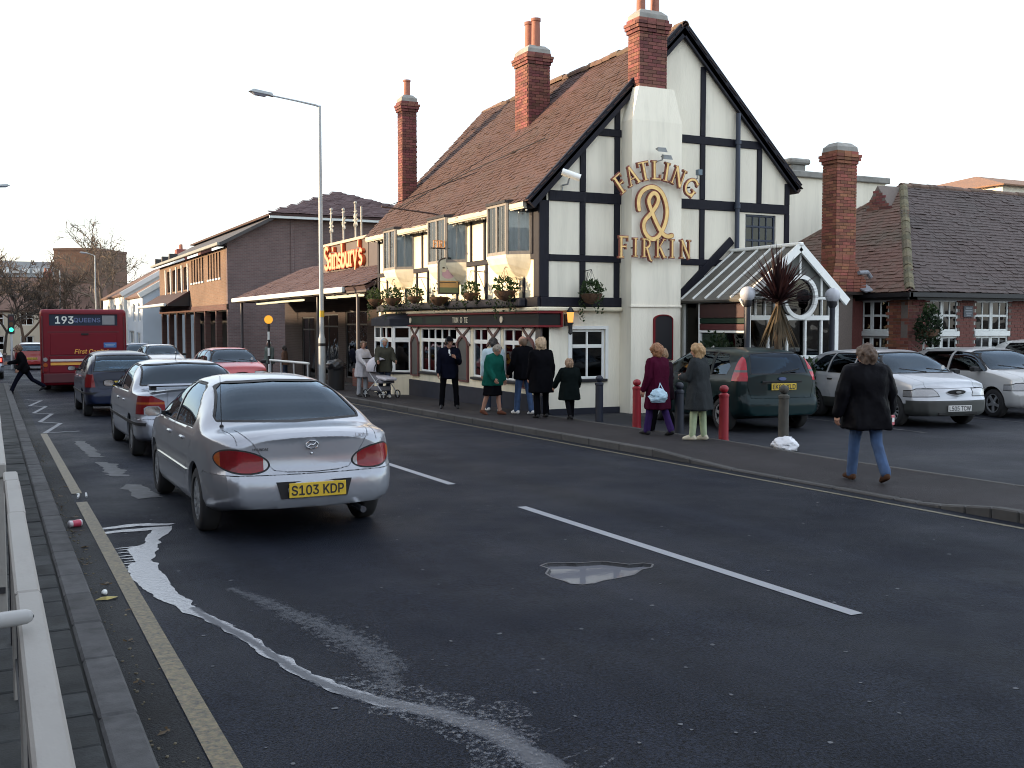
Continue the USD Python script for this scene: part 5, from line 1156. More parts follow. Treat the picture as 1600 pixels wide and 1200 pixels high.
def solid(P, res):
    L, W = P['L'], P['W']; top, belt, wid, bot = pch(P['top']), pch(P['belt']), pch(P['wid']), pch(P['bot'])
    ys = np.unique(np.concatenate([np.linspace(-L / 2, L / 2, P.get('n', 64)), [-L / 2 + .02, -L / 2 + .06, L / 2 - .02, L / 2 - .06]]))
    phi = np.linspace(0, np.pi / 2, 15); rings = []
    for y in ys:
        hw = W / 2 * float(wid(y)); zb, zt = float(bot(y)), float(top(y)); zbl = min(float(belt(y)), zt - .025); Hh = zt - zbl
        k = np.clip((Hh - .08) / .3, 0, 1); k = k * k * (3 - 2 * k); p = 2.1 + (P.get('sq', 4.2) - 2.1) * k
        hs = hw * (.975 - .01 * k)
        low = [(hw * .55, zb), (hw * .86, zb + .005), (hw * .95, zb + .05), (hw * .985, zb + .12)]
        for t in (.25, .45, .6, .75, .88): z = zb + .12 + (zbl - zb - .12) * t; low.append((hw * (1.0 - .10 * max(0, t - .6) ** 1.5 + .0 - .02 * abs(t - .45)), z))
        r = (np.cos(phi) ** p + np.sin(phi) ** p) ** (-1 / p); x = hs * .985 * r * np.cos(phi); z = zbl + Hh * r * np.sin(phi)
        x = x * (1 - P.get('tumble', .2) * k * ((z - zbl) / max(Hh, .02)) * min(1, Hh / .42)); x[-1] = 0
        half = [(0, zb)] + low + list(zip(x, z))
        rings.append(half + [(-a, b) for a, b in half[-2:0:-1]])
    n = len(rings[0]); V = np.array([(x, y, z) for y, rg in zip(ys, rings) for x, z in rg]); F = []
    for i in range(len(ys) - 1):
        for j in range(n):
            k = (j + 1) % n; a, b, c, d = i * n + j, i * n + k, (i + 1) * n + k, (i + 1) * n + j
            F += [(a, b, c), (a, c, d)]
    # end caps: inner rings
    for e, base, flip in ((0, 0, True), (-1, (len(ys) - 1) * n, False)):
        ring = V[base:base + n]; c = ring.mean(0); prev = base
        for s in (.93, .8, .6, .4, .2):
            nb = len(V); V = np.vstack([V, c + (ring - c) * s])
            for j in range(n):
                k = (j + 1) % n; q = [(prev + j, prev + k, nb + k), (prev + j, nb + k, nb + j)]
                F += [t[::-1] for t in q] if flip is False and False else ([(a, cc, b) for a, b, cc in q] if flip else q)
            prev = nb
        nb = len(V); V = np.vstack([V, [c]])
        for j in range(n):
            k = (j + 1) % n; F.append((prev + j, nb, prev + k) if flip else (prev + j, prev + k, nb))
    F = np.array(F)
    if trimesh.Trimesh(V, F, process=False).volume < 0: F = F[:, ::-1]
    m = mani(V, F).refine_to_length(res)
    rp, fp = pch(P['rear']), pch(P['front']); cr, cf = P.get('rcurve', .10), P.get('fcurve', .16); hw = W / 2; blend = P.get('blend', .5)
    def w(v):
        v = np.array(v, float); s = np.clip((-L / 2 + blend - v[:, 1]) / blend, 0, 1); s = s * s * (3 - 2 * s); t = np.clip((v[:, 1] - L / 2 + blend) / blend, 0, 1); t = t * t * (3 - 2 * t)
        q = (v[:, 0] / hw) ** 2
        v[:, 1] += s * (rp(v[:, 2]) + cr * q) - t * (fp(v[:, 2]) + cf * q)
        return v
    return m.warp_batch(w)

def offset(m, d):
    q = m.to_mesh(); v = np.asarray(q.vert_properties[:, :3], float); f = np.asarray(q.tri_verts)
    n = np.zeros_like(v); cr = np.cross(v[f[:, 1]] - v[f[:, 0]], v[f[:, 2]] - v[f[:, 0]])
    for k in range(3): np.add.at(n, f[:, k], cr)
    n /= np.linalg.norm(n, axis=1, keepdims=True) + 1e-12
    return mani(v + n * d, f)

def wheel(parent, c, side, r=.30, w=.19, style='spoke', rimr=.205, rimm=None):
    """c: hub point on the outer face; side +1 right, -1 left."""
    h = w / 2; prof = [(rimr, -h), (r * .86, -h), (r * .96, -h * .82), (r, -h * .5), (r, h * .5), (r * .96, h * .82), (r * .86, h), (rimr, h), (rimr - .01, h * .6), (rimr - .01, -h * .6), (rimr, -h)]
    rot = np.array([[0, 0, side], [0, 1, 0], [-side, 0, 0]], float)
    def put(m): return tm(m.vertices @ rot.T + np.array([c[0] - side * h, c[1], c[2]]), m.faces)
    ty = obj('wheel', put(lathe(prof, 36)), RUB, parent, smooth=40)
    rimm = rimm or RIMM_
    ring = Point(0, 0).buffer(rimr, 20).difference(Point(0, 0).buffer(rimr * .86, 20))
    if style == 'spoke':
        sp = [LineString([(0, 0), (rimr * .9 * math.cos(a), rimr * .9 * math.sin(a))]).buffer(.026, cap_style=2) for a in np.arange(5) * 2 * np.pi / 5]
        poly = unary_union([ring, Point(0, 0).buffer(.062)] + sp)
    elif style == 'multi':
        sp = [LineString([(0, 0), (rimr * .9 * math.cos(a), rimr * .9 * math.sin(a))]).buffer(.012, cap_style=2) for a in np.arange(12) * 2 * np.pi / 12]
        poly = unary_union([ring, Point(0, 0).buffer(.075)] + sp)
    else:
        poly = Point(0, 0).buffer(rimr, 20)
        for a in np.arange(8) * np.pi / 4: poly = poly.difference(affinity.translate(Point(0, 0).buffer(.022), rimr * .76 * math.cos(a), rimr * .76 * math.sin(a)))
    m = ext(poly, .02); m.vertices = m.vertices + [0, 0, h * .62]
    obj('rim', put(m), rimm, ty)
    obj('hub', put(MB().add(lathe([(.05, h * .6), (.05, h * .86), (.02, h * .92)], 16)).mesh()), rimm, ty)
    d = lathe([(rimr - .012, h * .25), (.02, h * .25)], 20); obj('brake_disc', put(tm(d.vertices, d.faces[:, ::-1])), UNDER, ty)
    return ty

def plate(parent, c, txt, m, w=.52, hgt=.112, ry=0, face=-1, tilt=0.0, name='number_plate'):
    """face -1: towards -y (rear), +1: towards +y."""
    fr = Frame((0, 0, 0), (0, face, 0)); R = fr.R
    p = obj(name, tm((bev(-w / 2, w / 2, -hgt / 2, hgt / 2, -.006, .006, .003).vertices @ R.T) + c, bev(-w / 2, w / 2, -hgt / 2, hgt / 2, -.006, .006, .003).faces), m, parent)
    if txt:
        t = meshkit.text_mesh(txt, .079, .002, True); b = t.bounds; k = min(1.0, (w - .04) / (b[1, 0] - b[0, 0]))
        t.vertices = (t.vertices - [(b[0, 0] + b[1, 0]) / 2, (b[0, 1] + b[1, 1]) / 2, 0]) * [k, 1, 1] + [0, 0, .0062]
        obj('plate_text', tm(t.vertices @ R.T + c, t.faces), BLACK, p)
    return p

def hullm(pts): h = trimesh.convex.convex_hull(np.array(pts, float)); return tm(h.vertices, h.faces)

def car(name, label, P, loc, rz, col, rx=-.01, group=None, detail=1):
    t = thing(name, label, 'car', loc, rz, rx, group)
    L, W = P['L'], P['W']; hw = W / 2
    S = solid(P, P.get('res', .07)); S1 = offset(S, -.010); S2 = offset(S, -.03); So = offset(S, .004)
    shell = S - S2
    for ay in P['axles']:
        ra = P.get('arch', .345); cyl = m3.Manifold.cylinder(3, ra, ra, 48).rotate([0, 90, 0]).translate([-1.5, ay, P['wr'] + .01])
        cyl = cyl + mbox(-1.5, 1.5, ay - ra * .98, ay + ra * .98, -.2, P['wr'] * .9)
        keep = mbox(-(hw - .24), hw - .24, -9, 9, -1, 3); shell -= (cyl - keep)
    glassT = P.get('glass', CARG); skin_o, skin_i = offset(S, -.008), offset(S, -.013); tr_o, tr_i = offset(S, -.002), offset(S, -.02)
    wins = [('side_window', prism_side(Polygon(q), -2, 2), prism_side(Polygon(q).buffer(.016, join_style=1), -2, 2)) for q in P['side']]
    def mirror(h): return Polygon(h + [(-x, z) for x, z in h[::-1] if x > 0])
    for nm, key, y0, y1 in (('windscreen', 'ws', P.get('ws_y', .3), 3), ('rear_window', 'bl', -3, P.get('bl_y', -.5))):
        q = mirror(P[key]); wins.append((nm, prism_end(q, y0, y1), prism_end(q.buffer(.018, join_style=1), y0, y1)))
    allcut = None
    for nm, c, cd in wins:
        shell -= cd; g = (skin_o - skin_i) ^ c
        ring = ((tr_o - tr_i) ^ cd) - c
        if nm == 'side_window':
            for sgn in (-1, 1):
                half = mbox(0, 3, -5, 5, -1, 3) if sgn > 0 else mbox(-3, 0, -5, 5, -1, 3)
                gp = obj(nm, tri(g ^ half), glassT, t, smooth=25); obj('window_seal', tri(ring ^ half), PLAS, gp)
        else:
            gp = obj(nm, tri(g), P.get('glass_' + nm, glassT), t, smooth=25); obj('window_seal', tri(ring), PLAS, gp)
    # lamps let into the skin
    lamp_o, lamp_i = So, offset(S, -.022)
    for lp in P.get('lamps', []):
        for sgn in (-1, 1):
            c = lp['f'](sgn); shell -= c
            body = (lamp_o - lamp_i) ^ c
            first = None
            for m_, cut in lp['split']:
                piece = body if cut is None else body ^ cut(sgn)
                if piece.is_empty(): continue
                q = obj(lp['name'] if first is None else 'lens', tri(piece), m_, first or t, smooth=25); first = first or q
            if lp.get('rim'):
                r = ((offset(S, .001) - lamp_i) ^ lp['rim'](sgn)) - c; shell -= lp['rim'](sgn) if False else m3.Manifold(); 
                obj('lamp_surround', tri(r), PLAS, first, smooth=25)
    # shut lines
    groove = S - S1
    for q in P.get('seam_side', []): shell -= groove ^ prism_side(LineString(q).buffer(.004, cap_style=2), -2, 2)
    for q in P.get('seam_rear', []): shell -= groove ^ prism_end(LineString(q).buffer(.004, cap_style=2), -3, -L / 2 + .5)
    for q in P.get('seam_front', []): shell -= groove ^ prism_end(LineString(q).buffer(.004, cap_style=2), L / 2 - .6, 3)
    for q in P.get('seam_top', []): shell -= groove ^ prism_top(LineString(q).buffer(.004, cap_style=2), .55, 2)
    for nm, m_, cut in P.get('zones', []):               # parts of the skin in another material
        z = shell ^ cut; shell -= cut
        if not z.is_empty(): obj(nm, tri(z), m_, t, smooth=28)
    obj('body', tri(shell), col, t, smooth=38)
    inn = S2 ^ mbox(-(hw - .26), hw - .26, -L / 2 + .15, L / 2 - .15, .12, .62)
    obj('underbody', MB().add(tri(inn)).mesh(), UNDER, t)
    z0 = .55
    if detail:
        for sx in (-.36, .36):
            y = P.get('seat_y', .05)
            s = obj('front_seat', MB().add(hullm([(sx + a, y + b, z) for a in (-.23, .23) for b, z in ((.25, .45), (.25, .56), (-.30, .45), (-.25, .56))])).add(hullm([(sx + a, y + b, z) for a in (-.22, .22) for b, z in ((-.22, .5), (-.34, .5))] + [(sx + a, y + b, z) for a in (-.17, .17) for b, z in ((-.36, 1.05), (-.45, 1.04))])).mesh(), SEAT, t)
            obj('headrest', hullm([(sx + a, y + b, z) for a in (-.12, .12) for b in (-.47, -.39) for z in (1.09, 1.22)]), SEAT, s)
        yr = P.get('rseat_y', -.85)
        obj('rear_seat', hullm([(a, yr + b, z) for a in (-.6, .6) for b, z in ((.45, .45), (.45, .55), (0, .5), (-.02, .55))] + [(a, yr + b, z) for a in (-.55, .55) for b, z in ((-.16, .96), (-.24, .95))]), SEAT, t)
        sw = [(-.36 if P.get('lhd') else .36) + .18 * math.cos(a) for a in np.linspace(0, 6.283, 25)]
        y0 = P.get('wheel_y', .55); obj('steering_wheel', tube([(x, y0 + .06 * math.sin(a), .90 + .17 * math.sin(a)) for x, a in zip(sw, np.linspace(0, 6.283, 25))], .014, 6, False), PLAS, t)
        obj('dashboard', hullm([(a, y0 + b, z) for a in (-.62, .62) for b, z in ((.12, .6), (.12, .84), (.55, .6), (.55, .86))]), PLAS, t)
    for ay in P['axles']:
        for sgn in (-1, 1):
            wheel(t, (sgn * (hw - .02), ay, P['wr']), sgn, P['wr'], P.get('ww', .185), P.get('style', 'cap'), P['wr'] * .68, P.get('rimm'))
    if P.get('mirrors', True):
        my, mz = P.get('mir', (.80, .98))
        for sgn in (-1, 1):
            x = sgn * (hw + .07)
            mm = obj('door_mirror', tri(m3.Manifold.sphere(1, 24).scale([.10, .07, .07]).translate([x, my, mz]) ^ mbox(x - .2, x + .2, my - .02, my + .2, 0, 2)) if False else tm(*(lambda s: (s.vertices, s.faces))(hullm([(x + a * .09, my + b, mz + c * .055) for a, c in ((-1, -.6), (-1, .6), (-.6, 1), (.7, .9), (1, .4), (1, -.5), (.6, -1), (-.6, -1)) for b in (-.03,)] + [(x + a * .06, my + .08, mz + c * .035) for a, c in ((-1, -1), (-1, 1), (1, 1), (1, -1))]))), P.get('mirm', col), t, smooth=35)
            obj('mirror_glass', hullm([(x + a * .075, my - .031, mz + c * .045) for a, c in ((-1, -.6), (-1, .6), (-.6, 1), (.7, .9), (1, .4), (1, -.5), (.6, -1), (-.6, -1))] + [(x, my - .028, mz)]), CHROME, mm)
            obj('mirror_arm', hullm([(sgn * (hw - .10), my + b, mz - .06 + c) for b in (-.01, .05) for c in (0, .05)] + [(sgn * (hw + .01), my + b, mz - .03 + c) for b in (-.01, .05) for c in (0, .04)]), PLAS, mm)
    for hy, hz in P.get('handles', []):
        for sgn in (-1, 1):
            obj('door_handle', bev(min(sgn * (hw - .035), sgn * (hw + .004)), max(sgn * (hw - .035), sgn * (hw + .004)), hy - .08, hy + .08, hz - .016, hz + .016, .01), P.get('handm', PLAS), t)
    if P.get('rub'):
        z, y0, y1, m_ = P['rub']; w_ = (offset(S, .012) - S1) ^ mbox(-2, 2, y0, y1, z - .022, z + .022)
        for hh in (mbox(0, 3, -5, 5, -1, 3), mbox(-3, 0, -5, 5, -1, 3)): obj('rubbing_strip', tri(w_ ^ hh), m_, t, smooth=25)
    return t, S

SILVER = paint('silver_paint', (.27, .283, .31), .7, .27)
# ---- foreground saloon
hero = dict(L=4.42, W=1.70, n=80, res=.05, wr=.295, arch=.335, axles=(-1.22, 1.33), style='multi', tumble=.20,
    top=[(-2.21, .90), (-2.13, .945), (-2.0, .965), (-1.66, .975), (-1.52, .992), (-1.2, 1.15), (-.86, 1.305), (-.5, 1.365), (-.05, 1.385), (.3, 1.365), (.55, 1.315), (.9, 1.13), (1.22, .955), (1.45, .915), (1.85, .84), (2.12, .75), (2.21, .69)],
    belt=[(-2.21, .80), (-1.9, .86), (-1.5, .885), (0, .89), (1.2, .87), (1.6, .82), (2.21, .60)],
    wid=[(-2.21, .74), (-2.18, .81), (-2.12, .865), (-2.03, .91), (-1.9, .95), (-1.5, .99), (-1, 1.0), (1.2, 1.0), (1.7, .97), (2.0, .90), (2.15, .80), (2.21, .70)],
    bot=[(-2.21, .30), (-1.8, .25), (-1.2, .2), (1.3, .18), (2.21, .24)],
    rear=[(.2, .09), (.30, .035), (.38, .005), (.47, 0), (.55, .012), (.60, .05), (.635, .085), (.75, .10), (.86, .10), (.905, .085), (.93, .085), (.97, .10), (1.2, .1)],
    front=[(.2, .04), (.4, 0), (.55, .0), (.7, .1), (1, .2)], rcurve=.13, blend=.55,
    side=[[(.10, .925), (.99, .93), (.80, 1.075), (.53, 1.255), (.40, 1.285), (.10, 1.30)], [(.04, .925), (.04, 1.30), (-.36, 1.295), (-.56, 1.255), (-.80, 1.115), (-.93, .98), (-.90, .935)]],
    ws=[(0, .965), (.64, .955), (.53, 1.29), (.46, 1.325), (0, 1.335)], bl=[(0, 1.0), (.655, 1.015), (.66, 1.04), (.545, 1.27), (.48, 1.315), (0, 1.33)], bl_y=-.6,
    seam_side=[[(1.02, .26), (1.10, .55), (1.04, .90)], [(.07, .24), (.07, .91)], [(-.60, .24), (-.64, .38), (-.90, .68), (-.985, .80), (-.96, .93)], [(-2.3, .585), (-1.62, .60), (-1.58, .57)], [(1.6, .585), (2.3, .56)]],
    seam_rear=[[(-.60, .97), (-.50, .86), (-.40, .70), (-.33, .625), (-.22, .607), (0, .60), (.22, .607), (.33, .625), (.40, .70), (.50, .86), (.60, .97)]],
    seam_top=[[(-.62, -2.02), (-.66, -1.58)], [(.62, -2.02), (.66, -1.58)], [(-.6, 2.0), (-.66, 1.2)], [(.6, 2.0), (.66, 1.2)]],
    handles=[(-.52, .80), (.25, .80)], handm=SILVER, rub=(.505, -.86, 1.0, CHROME), mir=(.86, .965), seat_y=.1, rseat_y=-.75, wheel_y=.62)
def hero_lamp(s): return ellipsoid((s * .615, -2.06, .705), (.245, .36, .088), ry=s * -9, rz=s * 14)
hero['lamps'] = [dict(name='tail_lamp', f=hero_lamp, rim=lambda s: ellipsoid((s * .615, -2.06, .705), (.262, .372, .102), ry=s * -9, rz=s * 14),
    split=[(LRED, lambda s: mbox(min(s * .415, s * .745), max(s * .415, s * .745), -3, -.5, 0, 2)), (LAMB, lambda s: mbox(min(s * .745, s * 2), max(s * .745, s * 2), -3, -.5, 0, 2)), (LCLR, lambda s: mbox(min(s * .1, s * .415), max(s * .1, s * .415), -3, -.5, 0, 2))])]
HERO_LOC = (2.47, 10.93, gz(0, 10.93))
hc, hS = car('silver_saloon', 'silver saloon with yellow plate S103 KDP, rear nearest to the viewer', hero, HERO_LOC, math.radians(0), SILVER)
rec = hullm([(a, -2.2 + b, z) for a, z in ((-.33, .53), (.33, .53), (.29, .385), (-.29, .385)) for b in (0, .05)])
obj('plate_recess', rec, PLAS, hc)
plate(hc, (0.02, -2.222, .455), 'S103 KDP', PLY, .50, .125)
obj('badge', tube([(.055 * math.cos(a), -2.128 + .004 * math.cos(a), .83 + .033 * math.sin(a)) for a in np.linspace(0, 6.283, 25)], .006, 6, False), CHROME, hc)
obj('badge_bar', tube([(-.035, -2.126, .815), (-.01, -2.128, .835), (.01, -2.128, .825), (.035, -2.126, .845)], .006, 6), CHROME, hc)
obj('boot_lock', tm(*(lambda s: (s.vertices, s.faces))(sphere((0, -2.115, .755), .012, 1))), CHROME, hc)
for txt, x, z, hgt in (('HYUNDAI', -.50, .795, .020), ('Lantra', .40, .88, .032), ('GLSi', .36, .648, .018)):
    q = meshkit.text_mesh(txt, hgt, .003); fr = Frame((0, 0, 0), (0, -1, 0))
    v = q.vertices @ fr.R.T; v[:, 0] += x; yy_ = -2.112 + .13 * (v[:, 0] / .85) ** 2 + (.0 if z < .87 else -.01); v[:, 1] += yy_; v[:, 2] += z
    obj('badge_lettering', tm(v, q.faces), PLAS if txt != 'Lantra' else mat('dull_chrome', (.25, .25, .26), .3, .1, 5, metallic=.8), hc)
obj('aerial', MB().tube([(-.64, -1.48, .97), (-.66, -1.55, 1.42)], [.004, .002], 5).add(sphere((-.64, -1.48, .965), .02, 1)).mesh(), PLAS, hc)
obj('exhaust', MB().tube([(.42, -2.24, .25), (.42, -1.7, .25)], .028, 12).mesh(), CHROME, hc, smooth=40)
obj('parcel_shelf', bx(-.6, .6, -1.5, -1.0, .93, .95), SEAT, hc)
obj('window_sticker', bx(-.34, -.18, -1.17, -1.165, 1.10, 1.14), OFFWHITE, hc)

# ---- second saloon with boot spoiler
sal = {**hero, 'L': 4.36, 'W': 1.70, 'res': .08, 'n': 56, 'style': 'spoke', 'axles': (-1.25, 1.30), 'sq': 4.6, 'tumble': .19,
    'top': [(-2.18, .98), (-2.05, 1.01), (-1.7, 1.02), (-1.5, 1.03), (-.95, 1.33), (-.6, 1.385), (0, 1.40), (.4, 1.375), (.6, 1.33), (1.2, .98), (1.5, .93), (2.0, .82), (2.18, .72)],
    'belt': [(-2.18, .90), (-1.5, .93), (0, .92), (1.2, .90), (1.7, .82), (2.18, .62)],
    'wid': [(-2.18, .80), (-2.14, .88), (-2.05, .94), (-1.8, .98), (-1, 1), (1.2, 1), (1.8, .95), (2.18, .82)],
    'rear': [(.2, .06), (.32, .0), (.45, 0), (.56, .01), (.61, .06), (.7, .07), (.9, .08), (.98, .07), (1.05, .09)], 'rcurve': .08,
    'side': [[(.10, .955), (1.0, .955), (.55, 1.29), (.10, 1.32)], [(.04, .955), (.04, 1.32), (-.5, 1.31), (-.85, 1.10), (-.86, .96)]],
    'ws': [(0, .99), (.66, .98), (.56, 1.33), (0, 1.35)], 'bl': [(0, 1.05), (.68, 1.05), (.58, 1.32), (0, 1.35)],
    'seam_rear': [[(-.42, 1.0), (-.42, .62), (.42, .62), (.42, 1.0)]], 'seam_top': [[(-.64, -2.0), (-.68, -1.5)], [(.64, -2.0), (.68, -1.5)]],
    'lamps': [dict(name='tail_lamp', f=lambda s: prism_end(Polygon([(s * .44, .66), (s * .9, .66), (s * .9, .92), (s * .62, .92), (s * .46, .84)]), -3, -1.85), split=[(LRED, lambda s: mbox(-2, 2, -3, 0, .5, .80)), (LAMB, lambda s: mbox(-2, 2, -3, 0, .80, .83)), (LRED, lambda s: mbox(-2, 2, -3, 0, .83, 1))])],
    'rub': (.52, -2.1, 2.0, PLAS), 'mir': (.85, 1.0), 'mirm': PLAS}
SILVER2 = paint('cool_silver_paint', (.25, .268, .305), .65, .28)
c2, _ = car('silver_saloon', 'silver saloon with black-edged boot spoiler queuing second in line', sal, (2.66, 17.55, gz(0, 17.55)), 0, SILVER2)
sp_ = obj('boot_spoiler', hullm([(a, -2.10 + b, z) for a in (-.66, .66) for b, z in ((0, 1.065), (.02, 1.09), (.22, 1.075), (.2, 1.055))]), SILVER2, c2)
obj('spoiler_underside', hullm([(a, -2.09 + b, z) for a in (-.64, .64) for b, z in ((0, 1.050), (.2, 1.038), (.2, 1.052), (0, 1.064))]), PLAS, sp_)
for s in (-1, 1): obj('spoiler_foot', hullm([(s * (.60 + a), -2.06 + b, z) for a in (-.04, .04) for b in (0, .16) for z in (1.0, 1.06)]), PLAS, sp_)
plate(c2, (0, -2.19, .74), 'R468 UVK', PLY, .50, .11)
obj('aerial', tube([(0, -.15, 1.40), (0, -.35, 1.62)], [.006, .003], 5), PLAS, c2)

# ---- hatchbacks
hat = {**sal, 'L': 3.9, 'W': 1.66, 'axles': (-1.22, 1.24), 'style': 'cap', 'n': 52,
    'top': [(-1.95, 1.0), (-1.88, 1.06), (-1.75, 1.18), (-1.5, 1.36), (-1.3, 1.40), (-.6, 1.43), (0, 1.43), (.35, 1.39), (.55, 1.33), (1.1, .99), (1.4, .94), (1.8, .80), (1.95, .70)],
    'belt': [(-1.95, .92), (-1.5, .95), (0, .93), (1.1, .91), (1.5, .82), (1.95, .60)],
    'wid': [(-1.95, .82), (-1.91, .89), (-1.8, .95), (-1.5, .985), (-1, 1), (1.1, 1), (1.6, .95), (1.95, .80)], 'bot': [(-1.95, .30), (-1.2, .2), (1.2, .19), (1.95, .25)],
    'rear': [(.2, .06), (.32, .0), (.48, 0), (.56, .02), (.62, .06), (.85, .08), (1.0, .09), (1.5, .1)], 'blend': .35,
    'side': [[(.06, .965), (.95, .965), (.50, 1.31), (.06, 1.35)], [(0, .965), (0, 1.35), (-.75, 1.35), (-.80, .97)], [(-.87, .97), (-.82, 1.345), (-1.15, 1.32), (-1.36, 1.05), (-1.34, .98)]],
    'ws': [(0, 1.0), (.66, .99), (.55, 1.34), (0, 1.37)], 'bl': [(0, 1.01), (.62, 1.01), (.54, 1.33), (0, 1.345)], 'bl_y': -1.3,
    'seam_rear': [[(-.64, 1.3), (-.66, .95), (-.52, .62), (.52, .62), (.66, .95), (.64, 1.3)]], 'seam_top': [],
    'seam_side': [[(1.0, .26), (1.06, .55), (1.0, .93)], [(.03, .24), (.03, .95)], [(-.84, .95), (-.80, .7), (-.62, .4)]], 'handles': [(.22, .86), (-.62, .86)],
    'lamps': [dict(name='tail_lamp', f=lambda s: prism_end(Polygon([(s * .60, .66), (s * .9, .66), (s * .9, .94), (s * .64, .94)]), -3, -1.68), split=[(LRED, None)])],
    'rub': (.53, -1.9, 1.8, PLAS), 'mir': (.82, 1.01), 'mirm': PLAS, 'seat_y': 0, 'rseat_y': -.85, 'wheel_y': .5}
NAVY = paint('dark_navy_paint', (.004, .007, .020), .0, .3, coat=.3, spec=.25)
c3, _ = car('dark_hatchback', 'dark navy hatchback waiting directly behind the red bus', hat, (2.62, 26.1, gz(0, 26.1)), 0, NAVY)
plate(c3, (0.0, -1.955, .74), 'M297 LHJ', PLY, .50, .11)
obj('rear_wiper', tube([(0, -1.86, 1.02), (.34, -1.84, 1.06)], .01, 5), PLAS, c3); obj('badge', tube([(.04 * math.cos(a), -1.875, .88 + .03 * math.sin(a)) for a in np.linspace(0, 6.283, 17)], .008, 5, False), CHROME, c3)

GREEN = paint('dark_green_paint_car', (.0018, .0085, .0095), 0, .30, coat=.22, spec=.15)
BRT_RED = mat('bright_lamp_red', (.27, .006, .016), .22, .12, 60, coat=.3, spec=.3)
fie = {**hat, 'L': 3.92, 'W': 1.70, 'res': .055, 'n': 64, 'wr': .295, 'arch': .34, 'style': 'spoke', 'tumble': .22, 'glass': CARG, 'glass_rear_window': pane('hatch_glass', (.22, .27, .28), 1.45, gl=(.65, .8, 1.0)),
    'top': [(-1.96, 1.02), (-1.90, 1.10), (-1.80, 1.22), (-1.62, 1.385), (-1.45, 1.425), (-.7, 1.465), (0, 1.465), (.35, 1.43), (.6, 1.35), (1.25, 1.0), (1.5, .95), (1.8, .82), (1.96, .70)],
    'belt': [(-1.96, .95), (-1.5, .98), (0, .95), (1.2, .92), (1.5, .84), (1.96, .60)],
    'side': [[(.10, .985), (1.08, .975), (.55, 1.345), (.10, 1.385)], [(.03, .985), (.03, 1.385), (-.72, 1.385), (-.80, .995)], [(-.87, .995), (-.80, 1.38), (-1.18, 1.345), (-1.40, 1.15), (-1.36, 1.01)]],
    'bl': [(0, 1.03), (.565, 1.03), (.505, 1.33), (.46, 1.365), (0, 1.385)],
    'lamps': [dict(name='tail_lamp', f=lambda s: prism_end(Polygon([(s * .66, .90), (s * .95, .90), (s * .82, 1.42), (s * .585, 1.42), (s * .62, 1.10)]), -3, -1.56), split=[(BRT_RED, lambda s: mbox(-2, 2, -3, 0, 1.09, 2)), (mat('smoky_lens', (.06, .05, .05), .3), lambda s: mbox(-2, 2, -3, 0, 1.05, 1.09)), (BRT_RED, lambda s: mbox(-2, 2, -3, 0, .5, 1.05))])],
    'seam_rear': [[(-.66, 1.0), (-.66, .80), (-.60, .60), (.60, .60), (.66, .80), (.66, 1.0)]], 'rub': (.50, -.8, 1.0, PLAS), 'mir': (.90, 1.02), 'mirm': GREEN}
FIE_LOC = (12.52, 15.95, gz(0, 15.95) + .045)
c4, _ = car('green_hatchback', 'dark green hatchback parked behind the red bollards with tall red tail lamps', fie, FIE_LOC, math.radians(-7.0), GREEN)
plate(c4, (0.0, -1.945, .80), 'EK02 XLD', PLY, .50, .115)
obj('plate_recess', bev(-.40, .40, -1.90, -1.87, .87, .90, .006), PLAS, c4)
obj('rear_wiper', MB().tube([(0, -1.875, 1.04), (.16, -1.865, 1.06), (.36, -1.85, 1.10)], .012, 6).mesh(), PLAS, c4)
obj('badge', hullm([(.075 * math.cos(a), -1.905 + q, .935 + .03 * math.sin(a)) for a in np.linspace(0, 6.2, 17) for q in (0, .02)]), mat('blue_oval', (.05, .07, .16), .3, .05, 5), c4)
obj('rear_shelf', bx(-.58, .58, -1.6, -1.05, .96, .98), SEAT, c4)

